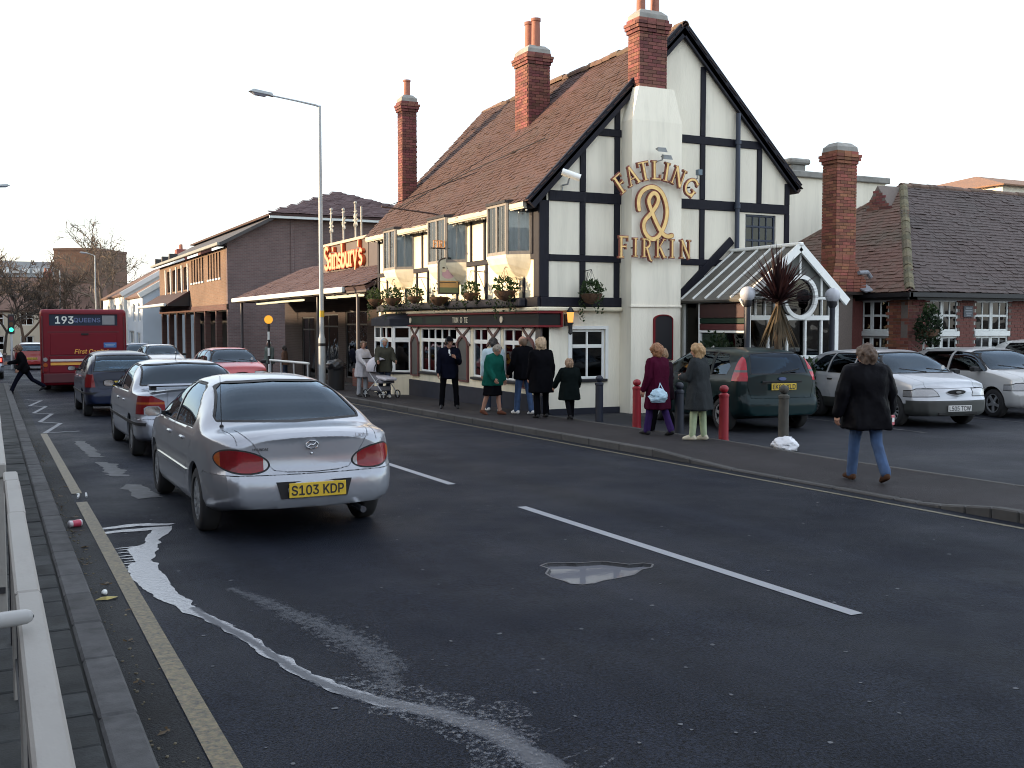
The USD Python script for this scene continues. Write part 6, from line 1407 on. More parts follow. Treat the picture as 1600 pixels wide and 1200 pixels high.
# ---- parked silver hatchbacks facing the viewer
esc = {**hat, 'L': 4.1, 'W': 1.69, 'res': .055, 'n': 64, 'axles': (-1.27, 1.25), 'style': 'multi', 'wr': .29,
    'top': [(-2.05, .98), (-1.98, 1.04), (-1.75, 1.17), (-1.45, 1.335), (-1.15, 1.375), (-.4, 1.40), (.1, 1.39), (.35, 1.355), (.5, 1.31), (1.12, .985), (1.3, .95), (1.7, .86), (1.95, .76), (2.05, .66)],
    'belt': [(-2.05, .90), (-1.5, .93), (0, .91), (1.1, .89), (1.5, .82), (1.9, .70), (2.05, .58)],
    'wid': [(-2.05, .88), (-1.9, .95), (-1.5, .985), (-1, 1), (1.1, 1), (1.6, .97), (1.85, .92), (1.98, .85), (2.05, .73)], 'bot': [(-2.05, .30), (-1.2, .2), (1.2, .19), (2.05, .22)],
    'side': [[(.02, .935), (1.0, .94), (.48, 1.275), (.02, 1.315)], [(-.05, .935), (-.05, 1.315), (-.76, 1.305), (-.82, .94)], [(-.90, .95), (-.84, 1.295), (-1.15, 1.25), (-1.45, 1.03), (-1.42, .96)]],
    'ws': [(0, .985), (.68, .975), (.58, 1.29), (.5, 1.325), (0, 1.34)], 'bl': [(0, 1.02), (.6, 1.02), (.52, 1.29), (0, 1.315)], 'bl_y': -1.3,
    'front': [(.2, .05), (.30, .0), (.48, 0), (.52, .02), (.56, .06), (.68, .10), (.80, .20), (1, .3)], 'fcurve': .17,
    'seam_side': [[(1.02, .26), (1.06, .55), (1.0, .91)], [(-.02, .24), (-.02, .92)], [(-.86, .93), (-.82, .7), (-.66, .4)]],
    'seam_top': [[(-.62, 1.15), (-.58, 1.5), (-.50, 1.9)], [(.62, 1.15), (.58, 1.5), (.50, 1.9)]], 'seam_front': [[(-.60, .72), (-.3, .715), (.3, .715), (.60, .72)]],
    'lamps': [dict(name='headlamp', f=lambda s: prism_end(Polygon([(s * .36, .58), (s * .84, .57), (s * .84, .66), (s * .70, .705), (s * .42, .70)]), 1.55, 3), rim=lambda s: prism_end(Polygon([(s * .36, .58), (s * .84, .57), (s * .84, .66), (s * .70, .705), (s * .42, .70)]).buffer(.014), 1.55, 3), split=[(LCLR, lambda s: mbox(min(s * .2, s * .66), max(s * .2, s * .66), 0, 3, 0, 2)), (LAMB if False else LCLR, lambda s: mbox(min(s * .66, s * 2), max(s * .66, s * 2), 0, 3, 0, 2))]),
              dict(name='tail_lamp', f=lambda s: prism_end(Polygon([(s * .60, .66), (s * .9, .66), (s * .9, .92), (s * .64, .92)]), -3, -1.78), split=[(LRED, None)])],
    'rub': None, 'handles': [(.14, .80), (-.72, .80)], 'handm': PLAS, 'mir': (.82, .97), 'wheel_y': .5}
GCLAD = mat('grey_lower_cladding', (.022, .024, .023), .5, .12, 6)
esc['zones'] = [('front_bumper', GCLAD, mbox(-2, 2, 1.62, 3, -1, .50)), ('rear_bumper', GCLAD, mbox(-2, 2, -3, -1.64, -1, .50)), ('lower_cladding', GCLAD, mbox(-2, 2, -1.64, 1.62, -1, .44))]
SILV3 = paint('warm_silver_paint', (.36, .375, .40), .25, .30)
def facing(nm, label, loc, rz, plate_t, col, P):
    c, S_ = car(nm, label, P, loc, rz, col)
    obj('grille', hullm([(.20 * math.cos(a), 1.995 + q - .05 * abs(math.cos(a)), .645 + .045 * math.sin(a)) for a in np.linspace(0, 6.283, 25) for q in (-.06, .02)]), PLAS, c, smooth=30)
    obj('badge', hullm([(.06 * math.cos(a), 2.02 + q, .65 + .022 * math.sin(a)) for a in np.linspace(0, 6.283, 17) for q in (0, .008)]), CHROME, c)
    obj('grille_rim', tube([(.205 * math.cos(a), 2.012 - .05 * abs(math.cos(a)), .645 + .05 * math.sin(a)) for a in np.linspace(0, 6.283, 33)], .008, 6, False), col, c)
    plate(c, (0, 2.066, .36), plate_t, PLW, .50, .11, face=1)
    obj('lower_grille', bev(-.42, .42, 1.98, 2.03, .24, .29, .01), UNDER, c)
    for s in (-1, 1): obj('wiper', tube([(s * .3 - .3, 1.16, .985), (s * .3 + .2, 1.02, 1.05)], .01, 5), PLAS, c)
    obj('tax_disc', hullm([(-.52 + .04 * math.cos(a), .97 + q, 1.06 + .04 * math.sin(a)) for a in np.linspace(0, 6.2, 12) for q in (0, .004)]), PLW, c)
    obj('aerial', tube([(-.45, .38, 1.36), (-.47, .1, 1.5)], [.005, .003], 5), PLAS, c)
    return c
ESC_RZ = math.radians(180 - 9.5)
ESC_LOC = (15.90, 15.15, gz(0, 15.15) + .045)
facing('silver_hatchback', 'silver hatchback with grey lower body and oval grille, white plate facing the road', ESC_LOC, ESC_RZ, 'L505 TCW', SILV3, esc)
esc2 = {**esc, 'style': 'spoke', 'zones': [], 'side': [[(-.10, .935), (1.0, .94), (.48, 1.275), (-.10, 1.315)], [(-.20, .935), (-.20, 1.315), (-1.05, 1.29), (-1.2, .95)]], 'seam_side': [[(1.02, .26), (1.06, .55), (1.0, .91)], [(-.15, .24), (-.15, .92)]]}
facing('silver_hatchback', 'pale silver three-door hatchback cut by the right edge beside the brick range', (19.15, 15.55, gz(0, 15.55) + .045), math.radians(180 - 11), 'P731 GHE', paint('pale_silver_paint', (.41, .41, .405), .25, .30), esc2)
WHITEP = paint('white_car_paint', (.66, .66, .64), 0, .3)
facing('white_car', 'white car at the far right edge, only its sloping windscreen pillar showing', (22.25, 15.9, gz(0, 15.9) + .045), math.radians(180 - 11), '', WHITEP, {**esc2, 'res': .12, 'n': 44, 'glass': CARGT,
      'top': [(y, z * (1.0 if z < .95 else 1.12)) for y, z in esc['top']], 'side': [[(y, z * (1 if z < 1 else 1.12)) for y, z in q] for q in esc2['side']], 'ws': [(x, z * (1 if z < 1.0 else 1.11)) for x, z in esc['ws']], 'bl': [(x, z * (1.03 if z < 1.1 else 1.11)) for x, z in esc['bl']]})

# ---- oncoming and far traffic
lo = {**esc, 'res': .12, 'n': 44, 'seam_top': [], 'seam_front': [], 'seam_side': [], 'zones': []}
REDP = paint('pinkish_red_paint', (.30, .035, .04), .1, .28)  # pinkish sky reflection is mixed into this red
facing('red_hatchback', 'red hatchback coming towards the viewer beyond the silver saloon', (6.62, 33.0, gz(0, 33)), math.pi, 'N84 CPW', REDP, lo)
facing('white_hatchback', 'white car in the oncoming lane, roof just above the second silver saloon', (6.6, 47.5, gz(0, 47.5)), math.pi, 'K212 DAR', WHITEP, lo)
facing('blue_hatchback', 'dark blue car in the oncoming lane beside the bus', (6.55, 54.5, gz(0, 54.5)), math.pi, 'T53 RLO', paint('mid_blue_paint', (.03, .045, .11), .3, .3), lo)
los = {**hat, 'res': .12, 'n': 44, 'seam_rear': [], 'seam_side': []}
c5, _ = car('red_estate', 'red car with pale roof and rear number plate showing left of the bus', {**los, 'zones': [('pale_roof', WHITEP, mbox(-2, 2, -3, 3, 1.36, 3))]}, (1.95, 62, gz(0, 62)), 0, paint('deep_red_paint', (.20, .012, .012), .1, .3))
plate(c5, (0, -1.955, .60), 'J319 EOF', PLY, .5, .11)
c6, _ = car('silver_saloon', 'silver car with one lit tail lamp at the extreme left edge', {**sal, 'res': .12, 'seam_rear': [], 'seam_side': [], 'seam_top': []}, (-.35, 50, gz(0, 50)), 0, SILVER2)
obj('lit_lamp', hullm([(.66 + a, -2.16 + b, .80 + c) for a in (-.09, .09) for b in (0, .03) for c in (-.07, .07)]), glow('lit_brake_lamp', (1.0, .12, .08), .6), c6)
c7, _ = car('white_saloon', 'white car further up the road, behind the red car left of the bus', {**sal, 'res': .12, 'seam_rear': [], 'seam_side': [], 'seam_top': []}, (2.3, 72, gz(0, 72)), 0, WHITEP)

# ---- bus
bus = thing('red_bus', 'red single-decker bus on route 193 seen from behind', 'bus', (2.66, 35.6, gz(0, 35.6)), math.radians(-2.6), -.01)
BRED = paint('bus_red_paint', (.115, .002, .009), 0, .48, coat=.06, spec=.25); BDK = paint('bus_dark_red_paint', (.050, .004, .008), 0, .45, coat=.1)
HB, BW, BL = 2.62, 1.27, 9.2
def rbox(x, y0, y1, z0, z1, r=.12):
    s = [m3.Manifold.sphere(r, 20).translate([a, b, c]) for a in (-x + r, x - r) for b in (y0 + r, y1 - r) for c in (z0 + r, z1 - r)]
    return m3.Manifold.batch_hull(s)
B0 = rbox(BW, 0, BL, .22, HB, .13); B1 = rbox(BW - .05, .05, BL - .05, .27, HB - .05, .1)
sh_ = B0 - B1
wn = [(1.2 + i * 1.5, 2.6 + i * 1.5, 1.25, 2.2) for i in range(5)]
for a, b, c, d in wn: sh_ -= mbox(-2, 2, a, b, c, d)
sh_ -= prism_end(rect(-1.0, 1.0, 2.10, 2.46), -1, .3)
sh_ -= prism_end(rect(-1.1, 1.1, 1.1, 2.4), BL - .3, BL + 1)
for ay in (2.3, 7.0): sh_ -= (m3.Manifold.cylinder(4, .52, .52, 40).rotate([0, 90, 0]).translate([-2, ay, .45]) - mbox(-.95, .95, -9, 12, -1, 3))
obj('body', tri(sh_), BRED, bus, smooth=25)
for a, b, c, d in wn:
    for x in (-BW + .02, BW - .03): obj('side_window', bx(x, x + .01, a, b, c, d), CARGT, bus)
obj('windscreen', bx(-1.1, 1.1, BL - .04, BL - .03, 1.1, 2.4), CARG, bus)
rwp = obj('rear_display', bx(-1.0, 1.0, .035, .045, 2.10, 2.46), mat('display_dark_blue', (.008, .016, .032), .4, .3, 2, spec=.3), bus)
FB = Frame((0, 0, 0), (0, -1, 0))
def lettering(txt, h, u, v, y, m, par, bold=True, name='lettering', sx=1.0, shear=0):
    q = meshkit.text_mesh(txt, h, .006, bold); vv = q.vertices * [sx, 1, 1]; vv[:, 0] += vv[:, 1] * shear
    return obj(name, tm(np.column_stack([vv[:, 0] + u, np.full(len(vv), y) - vv[:, 2], vv[:, 1] + v]), np.asarray(q.faces)[:, ::-1] if False else q.faces), m, par)
lettering('193', .22, -.86, 2.17, .034, mat('pale_route_number', (.60, .62, .58), .5, .05, 5), rwp)
lettering('QUEENS', .13, -.30, 2.21, .034, mat('dim_blue_lettering', (.10, .13, .24), .5, .05, 5), rwp, sx=1.1)
obj('grey_panel', bx(.55, .92, .02, .034, 2.13, 2.42), mat('grey_display_panel', (.18, .19, .20), .4, .1, 5), rwp)
obj('engine_cover', bev(-.98, .98, -.012, .03, 1.18, 1.86, .01), BRED, bus)
obj('engine_cover', bev(-1.02, 1.02, -.012, .03, .62, 1.14, .01), BRED, bus)
for z in (1.90, 1.16): obj('panel_gap', bx(-1.05, 1.05, -.004, .02, z - .012, z + .012), BDK, bus)
obj('vent', bev(-.08, .14, -.03, .0, 1.80, 1.86, .006), PLAS, bus)
ad = obj('blue_advert', bev(.58, .96, -.02, -.005, 1.40, 1.56, .004), mat('advert_blue', (.03, .11, .30), .4, .1, 4), bus)
for i, (u0, u1) in enumerate(((.62, .92), (.64, .88))): obj('advert_line', bx(u0, u1, -.025, -.02, 1.50 - i * .055, 1.515 - i * .055), mat('advert_pale', (.35, .42, .50), .5, .1, 5), ad)
GOLDT = mat('gold_lettering', (.55, .27, .04), .45, .1, 6)
lettering('First Capital', .13, -.30, 1.22, -.010, GOLDT, bus, shear=.2)
obj('white_stripe', bx(-.98, 1.0, -.018, -.010, .98, 1.05), mat('bus_stripe_white', (.48, .44, .42), .5, .1, 5), bus)
obj('gold_stripe', bx(-.98, 1.0, -.018, -.010, .86, .94), GOLDT, bus)
obj('skirt', bev(-1.2, 1.2, -.02, .04, .30, .60, .02), BDK, bus)
for s in (-1, 1):
    for i, m_ in enumerate((LRED, LAMB, LCLR)): obj('tail_lamp', hullm([(s * 1.13 + .065 * math.cos(a), q, .70 + i * .17 + .065 * math.sin(a)) for a in np.linspace(0, 6.2, 16) for q in (-.02, .02)]), m_, bus)
    obj('corner_trim', bev(s * 1.2 - .02, s * 1.2 + .02, -.012, .02, .62, 2.4, .006), BDK, bus)
plate(bus, (0, -.022, .47), 'R419 VOY', PLY, .5, .11)
obj('chassis', bx(-.95, .95, .3, BL - .3, .2, .9), UNDER, bus)
obj('bus_interior', bx(-1.0, 1.0, .3, .35, .9, 2.05), SEAT, bus)
for ay in (2.3, 7.0):
    for s in (-1, 1): wheel(bus, (s * (BW - .03), ay, .45), s, .45, .26, 'cap', .28)

# ================================================================== PEOPLE
def cloth(name, col, rough=.85, var=.12): return mat(name, col, rough, var, 14, bump=.006, bscale=45, spec=.03)
SKIN = mat('skin', (.33, .175, .12), .55, .06, 12, spec=.35)
EYEM = mat('eye_dark', (.03, .02, .02), .3, .1, 5); LIP = mat('lip', (.30, .11, .10), .5, .05, 9)
def hairm(name, col): return mat(name, col, .6, .35, 30, stretch=(1, 1, .25), bump=.01, bscale=45)
def sp(c, r): return m3.Manifold.sphere(float(r), 16).translate([float(q) for q in c])
def bone(a, ra, b, rb): return m3.Manifold.batch_hull([sp(a, ra), sp(b, rb)])
def hull_s(lst): return m3.Manifold.batch_hull([sp(c, r) for c, r in lst])
def soft(m, L=.035, it=6, wr=0.0, seed=0, freq=9):
    q = tri(m.refine_to_length(L)); trimesh.smoothing.filter_taubin(q, iterations=it)
    v = np.array(q.vertices)
    if wr:
        n = np.zeros_like(v); f = np.asarray(q.faces); cr = np.cross(v[f[:, 1]] - v[f[:, 0]], v[f[:, 2]] - v[f[:, 0]])
        for k in range(3): np.add.at(n, f[:, k], cr)
        n /= np.linalg.norm(n, axis=1, keepdims=True) + 1e-12
        s = meshkit.fbm(v * [freq, freq, freq * .40] + seed, 3, seed) - .5; s = s + .55 * (meshkit.fbm(v @ np.array([[.7, .5, .5], [-.6, .8, .1], [-.35, -.4, .85]]) * freq * [2.4, 2.4, 1.0], 2, seed + 9) - .5)
        v = v + n * (s * wr * 2)[:, None]
    return tm(v, q.faces)
def unit(v): v = np.array(v, float); return v / np.linalg.norm(v)

def hand(wrist, d, palm, curl, side):
    """Palm and five fingers: d along the forearm, palm the way the palm faces."""
    d = unit(d); palm = unit(palm - d * np.dot(palm, d)); ac = np.cross(d, palm) * side
    P0 = wrist + d * .02; m = hull_s([(P0 + ac * .02, .018), (P0 - ac * .022, .018), (P0 + d * .075 + ac * .032, .013), (P0 + d * .07 - ac * .034, .013)])
    for i, (o, l) in enumerate(((.033, .066), (.011, .076), (-.011, .07), (-.033, .054))):
        b = P0 + d * .078 + ac * o; a1 = curl; d1 = d * math.cos(a1) + palm * math.sin(a1); d2 = d * math.cos(2.0 * a1) + palm * math.sin(2.0 * a1)
        k = b + d1 * l * .5; e = k + d2 * l * .5
        m = m + bone(b - d * .01, .0095, k, .0088) + bone(k, .0088, e, .0075)
    t0 = P0 + d * .02 + ac * .03; td = unit(d * .7 + ac * .6 + palm * .4); t1 = t0 + td * .04; t2 = t1 + unit(d * .9 + palm * .5) * .032
    return m + bone(t0, .013, t1, .0105) + bone(t1, .0105, t2, .0085)

def person(label, loc, rz, h, O, pose=None, group=None, name='person'):
    p = dict(legL=(.06, .06), legR=(-.06, .04), armL=(.08, .12, .25), armR=(-.05, .12, .25), lean=.03, turn=0.0, tilt=.08, spread=.02)
    p.update(pose or {}); seed = int(abs(loc[0] * 131 + loc[1] * 17)) % 97
    t = thing(name, label, 'person', (0, 0, 0), 0, 0, group)
    h = h * .93 if h > 1.5 else h; fat = O.get('fat', 1.0); lg = O.get('legfat', min(fat, 1.0)); fem = O.get('fem', False); k = h / 1.75
    hips = np.array([0, 0, .92]); J = {}
    for s, q in ((-1, 'L'), (1, 'R')):
        f, kn = p['leg' + q]; a = hips + [s * (.085 + p['spread'] * .3), 0, -.02]; b = a + np.array([s * p['spread'], math.sin(f), -math.cos(f)]) * .43
        c = b + np.array([s * p['spread'] * .6, math.sin(f - kn), -math.cos(f - kn)]) * .42; J['hip' + q], J['kn' + q], J['an' + q], J['fa' + q] = a, b, c, f - kn
    dz = .075 - min(J['anL'][2], J['anR'][2])
    for q in 'LR':
        for n_ in ('hip', 'kn', 'an'): J[n_ + q] = J[n_ + q] + [0, 0, dz]
    hips = hips + [0, 0, dz]; L = p['lean']; sd = np.array([0, math.sin(L), math.cos(L)]); fw = np.array([0, math.cos(L), -math.sin(L)])
    W = lambda u, x=0, y=0: hips + sd * u + np.array([x, 0, 0]) + fw * y
    shw = (.168 if fem else .185) * fat
    for s, q in ((-1, 'L'), (1, 'R')):
        f, o, e = p['arm' + q]; a = W(.455, s * shw); d1 = np.array([s * math.sin(o), math.sin(f) * math.cos(o), -math.cos(f) * math.cos(o)]); b = a + d1 * .285
        inn = p.get('in' + q, .0); d2 = unit([s * (math.sin(o) * .5 - inn), math.sin(f + e), -math.cos(f + e)]); c = b + d2 * .25; J['sh' + q], J['el' + q], J['wr' + q], J['fd' + q] = a, b, c, d2
    hc = W(.665, 0, .015) + np.array([0, p['tilt'] * .12, -abs(p['tilt']) * .03])
    Rh = trimesh.transformations.rotation_matrix(p['turn'], [0, 0, 1])[:3, :3] @ trimesh.transformations.rotation_matrix(-p['tilt'], [1, 0, 0])[:3, :3]
    Hd = lambda x, y, z: hc + Rh @ np.array([x, y, z])
    # body: one continuous surface
    tor = hull_s([(W(0, s * .085 * fat), .105 * fat) for s in (-1, 1)] + [(W(.16, s * .07 * fat, .0), .10 * fat) for s in (-1, 1)]) + hull_s([(W(.16, s * .07 * fat), .10 * fat) for s in (-1, 1)] + [(W(.34, s * .09 * fat, .01), .115 * fat) for s in (-1, 1)] + [(W(.45, s * (shw - .04)), .06) for s in (-1, 1)])
    B = tor + hull_s([(W(.45), .075), (W(.52, 0, -.0), .058)]) + bone(W(.50), .058, hc - sd * .05, .054)
    for s, q in ((-1, 'L'), (1, 'R')):
        tr_ = .80 if 'trousers' in O else 1.0
        B = B + bone(J['hip' + q], .088 * lg * tr_, J['kn' + q], .06 * lg * tr_) + bone(J['kn' + q], .058 * lg * tr_, J['an' + q], .042 * tr_)
        B = B + hull_s([(J['kn' + q] * .65 + J['an' + q] * .35 - [0, .010, 0], .056 * lg * tr_), (J['kn' + q], .05 * tr_), (J['an' + q], .04 * tr_)])
        fa = J['fa' + q] * .6; ft = np.array([s * .12, math.cos(fa), math.sin(fa)])
        B = B + hull_s([(J['an' + q] + [0, -.035, -.02], .035), (J['an' + q] + ft * .14 + [0, 0, -.045], .028)])
        B = B + bone(J['sh' + q], .058, J['el' + q], .043) + bone(J['el' + q], .043, J['wr' + q], .029)
    head = hull_s([(Hd(0, -.012, .03), .088), (Hd(0, .02, .02), .082), (Hd(0, .028, -.055), .055), (Hd(0, .055, -.085), .028), (Hd(0, -.045, -.02), .06)])
    B = B + head
    body = soft(B, .05, 6)
    Bm = mani(body.vertices, body.faces)
    nose = hull_s([(Hd(0, .098, .018), .010), (Hd(0, .116, -.022), .013), (Hd(0, .10, -.03), .016)]); ears = hull_s([(Hd(.086, -.01, .012), .016), (Hd(.082, -.008, -.02), .011)]) + hull_s([(Hd(-.086, -.01, .012), .016), (Hd(-.082, -.008, -.02), .011)])
    Bm = Bm + nose + ears
    for s, q in ((-1, 'L'), (1, 'R')): Bm = Bm + hand(J['wr' + q], J['fd' + q], np.array([-s * 1.0, .25, 0]), p.get('curl', .45), s) + bone(J['wr' + q] - J['fd' + q] * .02, .028, J['wr' + q] + J['fd' + q] * .04, .02)
    M = np.eye(4); M[:3, :3] = trimesh.transformations.rotation_matrix(rz, [0, 0, 1])[:3, :3] * k; M[:3, 3] = loc
    def put(m): m = m if isinstance(m, trimesh.Trimesh) else tri(m); return tm(m.vertices @ M[:3, :3].T + M[:3, 3], m.faces)
    bp = obj('body', put(Bm), O.get('skin', SKIN), t, smooth=50)
    for s in (-1, 1): obj('eye', put(sp(Hd(s * .032, .088, .02), .011)), EYEM, bp, smooth=True)
    obj('mouth', put(hull_s([(Hd(-.022, .092, -.055), .006), (Hd(.022, .092, -.055), .006), (Hd(0, .098, -.052), .006)])), LIP, bp, smooth=True)
    # clothes
    def torso(e, lo=-.05): return hull_s([(W(lo, s * .09 * fat), .11 * fat + e) for s in (-1, 1)] + [(W(.16, s * .075 * fat), .105 * fat + e) for s in (-1, 1)]) + hull_s([(W(.14, s * .075 * fat), .105 * fat + e) for s in (-1, 1)] + [(W(.34, s * .095 * fat, .01), .118 * fat + e) for s in (-1, 1)] + [(W(.45, s * (shw - .035)), .062 + e) for s in (-1, 1)] + [(W(.49), .07 + e * .5)])
    def sleeves(e):
        m = None
        for q in 'LR':
            w_ = J['wr' + q] - J['fd' + q] * .005
            a = bone(J['sh' + q], .066 + e, J['el' + q], .053 + e) + bone(J['el' + q], .054 + e, w_, .04 + e * .8); m = a if m is None else m + a
        return m
    if 'trousers' in O:
        m = hull_s([(W(.02, s * .085 * fat), .118 * fat) for s in (-1, 1)] + [(W(.10, s * .07 * fat), .112 * fat) for s in (-1, 1)])
        for s, q in ((-1, 'L'), (1, 'R')):
            e = O.get('flare', .066)
            m = m + bone(J['hip' + q], .098 * lg, J['kn' + q], .070 * lg) + bone(J['kn' + q], .069 * lg, J['an' + q] + [0, .0, .015], e)
        obj('trousers', put(soft(m, .04, 4, .008, seed, 11)), O['trousers'], t, smooth=50)
    if 'skirt' in O:
        z0 = O.get('hem', .52); m = hull_s([(W(.06, s * .08 * fat), .112 * fat) for s in (-1, 1)] + [((s * .15 * fat, y, z0 + .02), .03) for s in (-1, 1) for y in (-.13, .13)])
        obj('skirt', put(soft(m, .04, 4, .014, seed, 13)), O['skirt'], t, smooth=50)
    if 'coat' in O:
        e = O.get('thick', .03); hem = O.get('coat_hem', .80); fl = O.get('coat_flare', .20)
        m = torso(e) + sleeves(e * .7)
        sk = hull_s([(W(.12, s * .075 * fat), .11 * fat + e) for s in (-1, 1)] + [(np.array([s * fl * fat * .72, y * fl + math.sin(L) * -.05, hem + .02]), .03) for s in (-1, 1) for y in (-.72, .72)] + [(np.array([s * fl * fat, 0, hem + .02]), .03) for s in (-1, 1)])
        m = m + sk
        ct = obj('coat', put(soft(m, .04, 5, O.get('wrinkle', .016), seed + 3, 10)), O['coat'], t, smooth=50)
        if O.get('collar', True): obj('collar', put(soft(hull_s([(W(.49, s * .05, .015), .05) for s in (-1, 1)] + [(W(.535, s * .035, -.02), .045) for s in (-1, 1)]) - hull_s([(W(.49, s * .02, .03), .05) for s in (-1, 1)] + [(W(.62), .05)]), .03, 3)), O.get('collarm', O['coat']), ct, smooth=50)
    if 'shirt' in O: obj('shirt_front', put(hull_s([(W(.47, 0, .075), .035), (W(.36, .02, .135), .02), (W(.36, -.02, .135), .02)])), O['shirt'], t, smooth=50)
    for s, q in ((-1, 'L'), (1, 'R')):
        fa = J['fa' + q] * .6; ft = np.array([s * .12, math.cos(fa), math.sin(fa)]); a = J['an' + q]
        obj('shoe', put(soft(hull_s([(a + [0, -.045, -.03], .042), (a + ft * .06 + [0, 0, -.03], .043), (a + ft * .155 + [0, 0, -.05], .030), (a + [0, -.01, .01], .045)]), .03, 3)), O.get('shoes', PLAS), t, smooth=50)
    # hair or hat
    hr = O.get('hair', 'short'); hm = O['hairm']
    if hr != 'bald':
        e = .018 if hr == 'short' else .032
        cap = hull_s([(Hd(0, -.015, .035), .090 + e), (Hd(0, -.05, -.0), .072 + e)] + ([(Hd(0, -.04, -.06), .05 + e)] if hr != 'short' else []))
        if hr in ('bob', 'long'): cap = cap + hull_s([(Hd(s * .05, -.03, .02), .065) for s in (-1, 1)] + [(Hd(s * .06, -.035, -.12 if hr == 'bob' else -.2), .045) for s in (-1, 1)])
        if hr == 'up': cap = cap + sp(Hd(0, -.095, .05), .05)
        cap = cap - hull_s([(Hd(0, .115, .0), .066), (Hd(0, .10, -.10), .07), (Hd(0, .15, .03), .07)]) - hull_s([(Hd(.03, .10, -.02), .05), (Hd(-.03, .10, -.02), .05)])
        obj('hair', put(soft(cap, .016, 2, .030, seed + 7, 24)), hm, t, smooth=60)
    else:
        cap = hull_s([(Hd(0, -.03, .0), .092), (Hd(0, -.05, -.04), .07)]) - hull_s([(Hd(0, .08, 0), .1), (Hd(0, .05, .1), .1)]) - hull_s([(Hd(0, 0, .12), .085), (Hd(0, -.05, .115), .07)])
        obj('hair', put(soft(cap, .03, 2)), hm, t, smooth=60)
    if 'hat' in O:
        obj('cap', put(soft(hull_s([(Hd(0, -.01, .075), .088), (Hd(0, .01, .07), .086)]) + hull_s([(Hd(s * .05, .12, .065), .012) for s in (-1, 1)] + [(Hd(s * .06, .05, .07), .03) for s in (-1, 1)]), .03, 3)), O['hat'], t, smooth=50)
    if 'hood' in O:
        obj('hood', put(soft(hull_s([(Hd(0, -.03, .02), .125), (Hd(0, -.03, -.1), .11)]) - hull_s([(Hd(0, .12, 0), .085), (Hd(0, .12, -.1), .08)]), .03, 4, .01, seed)), O['hood'], t, smooth=50)
    if 'scarf' in O:
        obj('scarf', put(soft(hull_s([(W(.50, s * .055, .02), .06) for s in (-1, 1)] + [(W(.52, 0, -.03), .06)]), .03, 3, .012, seed)), O['scarf'], t, smooth=50)
    return t, {q: M[:3, :3] @ (J['wr' + q] + J['fd' + q] * .09) + M[:3, 3] for q in 'LR'}

BLK = cloth('black_cloth', (.0042, .0042, .0058)); NVY = cloth('navy_cloth', (.0048, .0055, .012)); BLKC = cloth('black_coat_cloth', (.0036, .0036, .0048))
JEANS = mat('blue_denim', (.030, .062, .135), .85, .35, 10, bump=.004, bscale=60); JEAN2 = mat('dark_denim', (.014, .023, .046), .85, .3, 10)
BLOND = hairm('blonde_hair', (.30, .185, .085)); FAIR = hairm('fair_hair', (.34, .24, .15)); GINGER = hairm('ginger_hair', (.22, .10, .045)); BROWNH = hairm('brown_hair', (.10, .06, .035)); GREYH = hairm('grey_hair', (.22, .19, .15)); DARKH = hairm('dark_hair', (.02, .016, .014))
WSHOE = cloth('white_shoe', (.62, .62, .60)); BSHOE = cloth('brown_shoe', (.06, .03, .018), .5); CRSHOE = cloth('cream_shoe', (.48, .44, .34))
def gp(x, y): return (x, y, float(pz(x, y)) if x < 10.12 else gz(x, y) + .05)
R_ = math.radians
person('man in dark suit and flat cap standing on the pavement, hand at his chest', gp(9.22, 21.6), R_(160), 1.74, dict(coat=NVY, coat_hem=.74, coat_flare=.17, trousers=BLK, hair='short', hairm=DARKH, hat=BLK, shoes=PLAS, shirt=OFFWHITE), dict(armL=(.35, .18, 1.7), inL=.5, armR=(.05, .2, .2), spread=.10, turn=.3, tilt=.15))
person('grey-haired woman in a bright green jacket and dark skirt walking with lowered head', gp(9.30, 19.5), R_(205), 1.60, dict(coat=cloth('green_jacket', (.007, .070, .052)), coat_hem=.72, coat_flare=.21, thick=.045, fat=1.15, fem=True, skirt=BLK, hem=.48, hair='short', hairm=GREYH, shoes=cloth('brown_court_shoe', (.10, .04, .025), .4)), dict(legL=(.22, .1), legR=(-.2, .15), tilt=.45, lean=.12, armR=(.15, .12, .5)))
person('person in a pale blue jacket and jeans half hidden behind the woman in green', gp(9.75, 20.4), R_(-10), 1.72, dict(coat=cloth('pale_blue_jacket', (.42, .52, .56)), coat_hem=.80, coat_flare=.20, thick=.04, trousers=JEAN2, hair='short', hairm=DARKH, shoes=WSHOE), dict(legL=(.15, .1), legR=(-.15, .1)))
person('balding man in a black jacket and blue jeans, back turned, next to the blonde woman', gp(9.92, 19.3), R_(8), 1.78, dict(coat=BLKC, coat_hem=.78, coat_flare=.20, thick=.04, trousers=JEANS, hair='bald', hairm=BROWNH, shoes=WSHOE), dict(legL=(.18, .1), legR=(-.12, .15), armL=(.1, .2, .5)))
person('blonde woman in a long black coat and black trousers seen from behind', gp(9.80, 18.3), R_(-5), 1.72, dict(coat=BLKC, coat_hem=.56, coat_flare=.25, thick=.045, fem=True, fat=1.1, trousers=BLK, hair='bob', hairm=FAIR, shoes=PLAS), dict(legL=(-.08, .08), legR=(.1, .08), spread=.05, armR=(-.1, .18, .25)))
person('small child in a dark coat walking beside the blonde woman in black', gp(10.02, 17.55), R_(-12), 1.20, dict(coat=cloth('dark_green_black_cloth', (.0045, .007, .0068)), coat_hem=.58, coat_flare=.27, thick=.05, fat=1.12, trousers=BLK, hair='bob', hairm=hairm('light_brown_hair', (.24, .15, .09)), shoes=PLAS), dict(legL=(-.3, .35), legR=(.18, .05), armL=(.2, .45, .4), armR=(.1, .3, .6)))
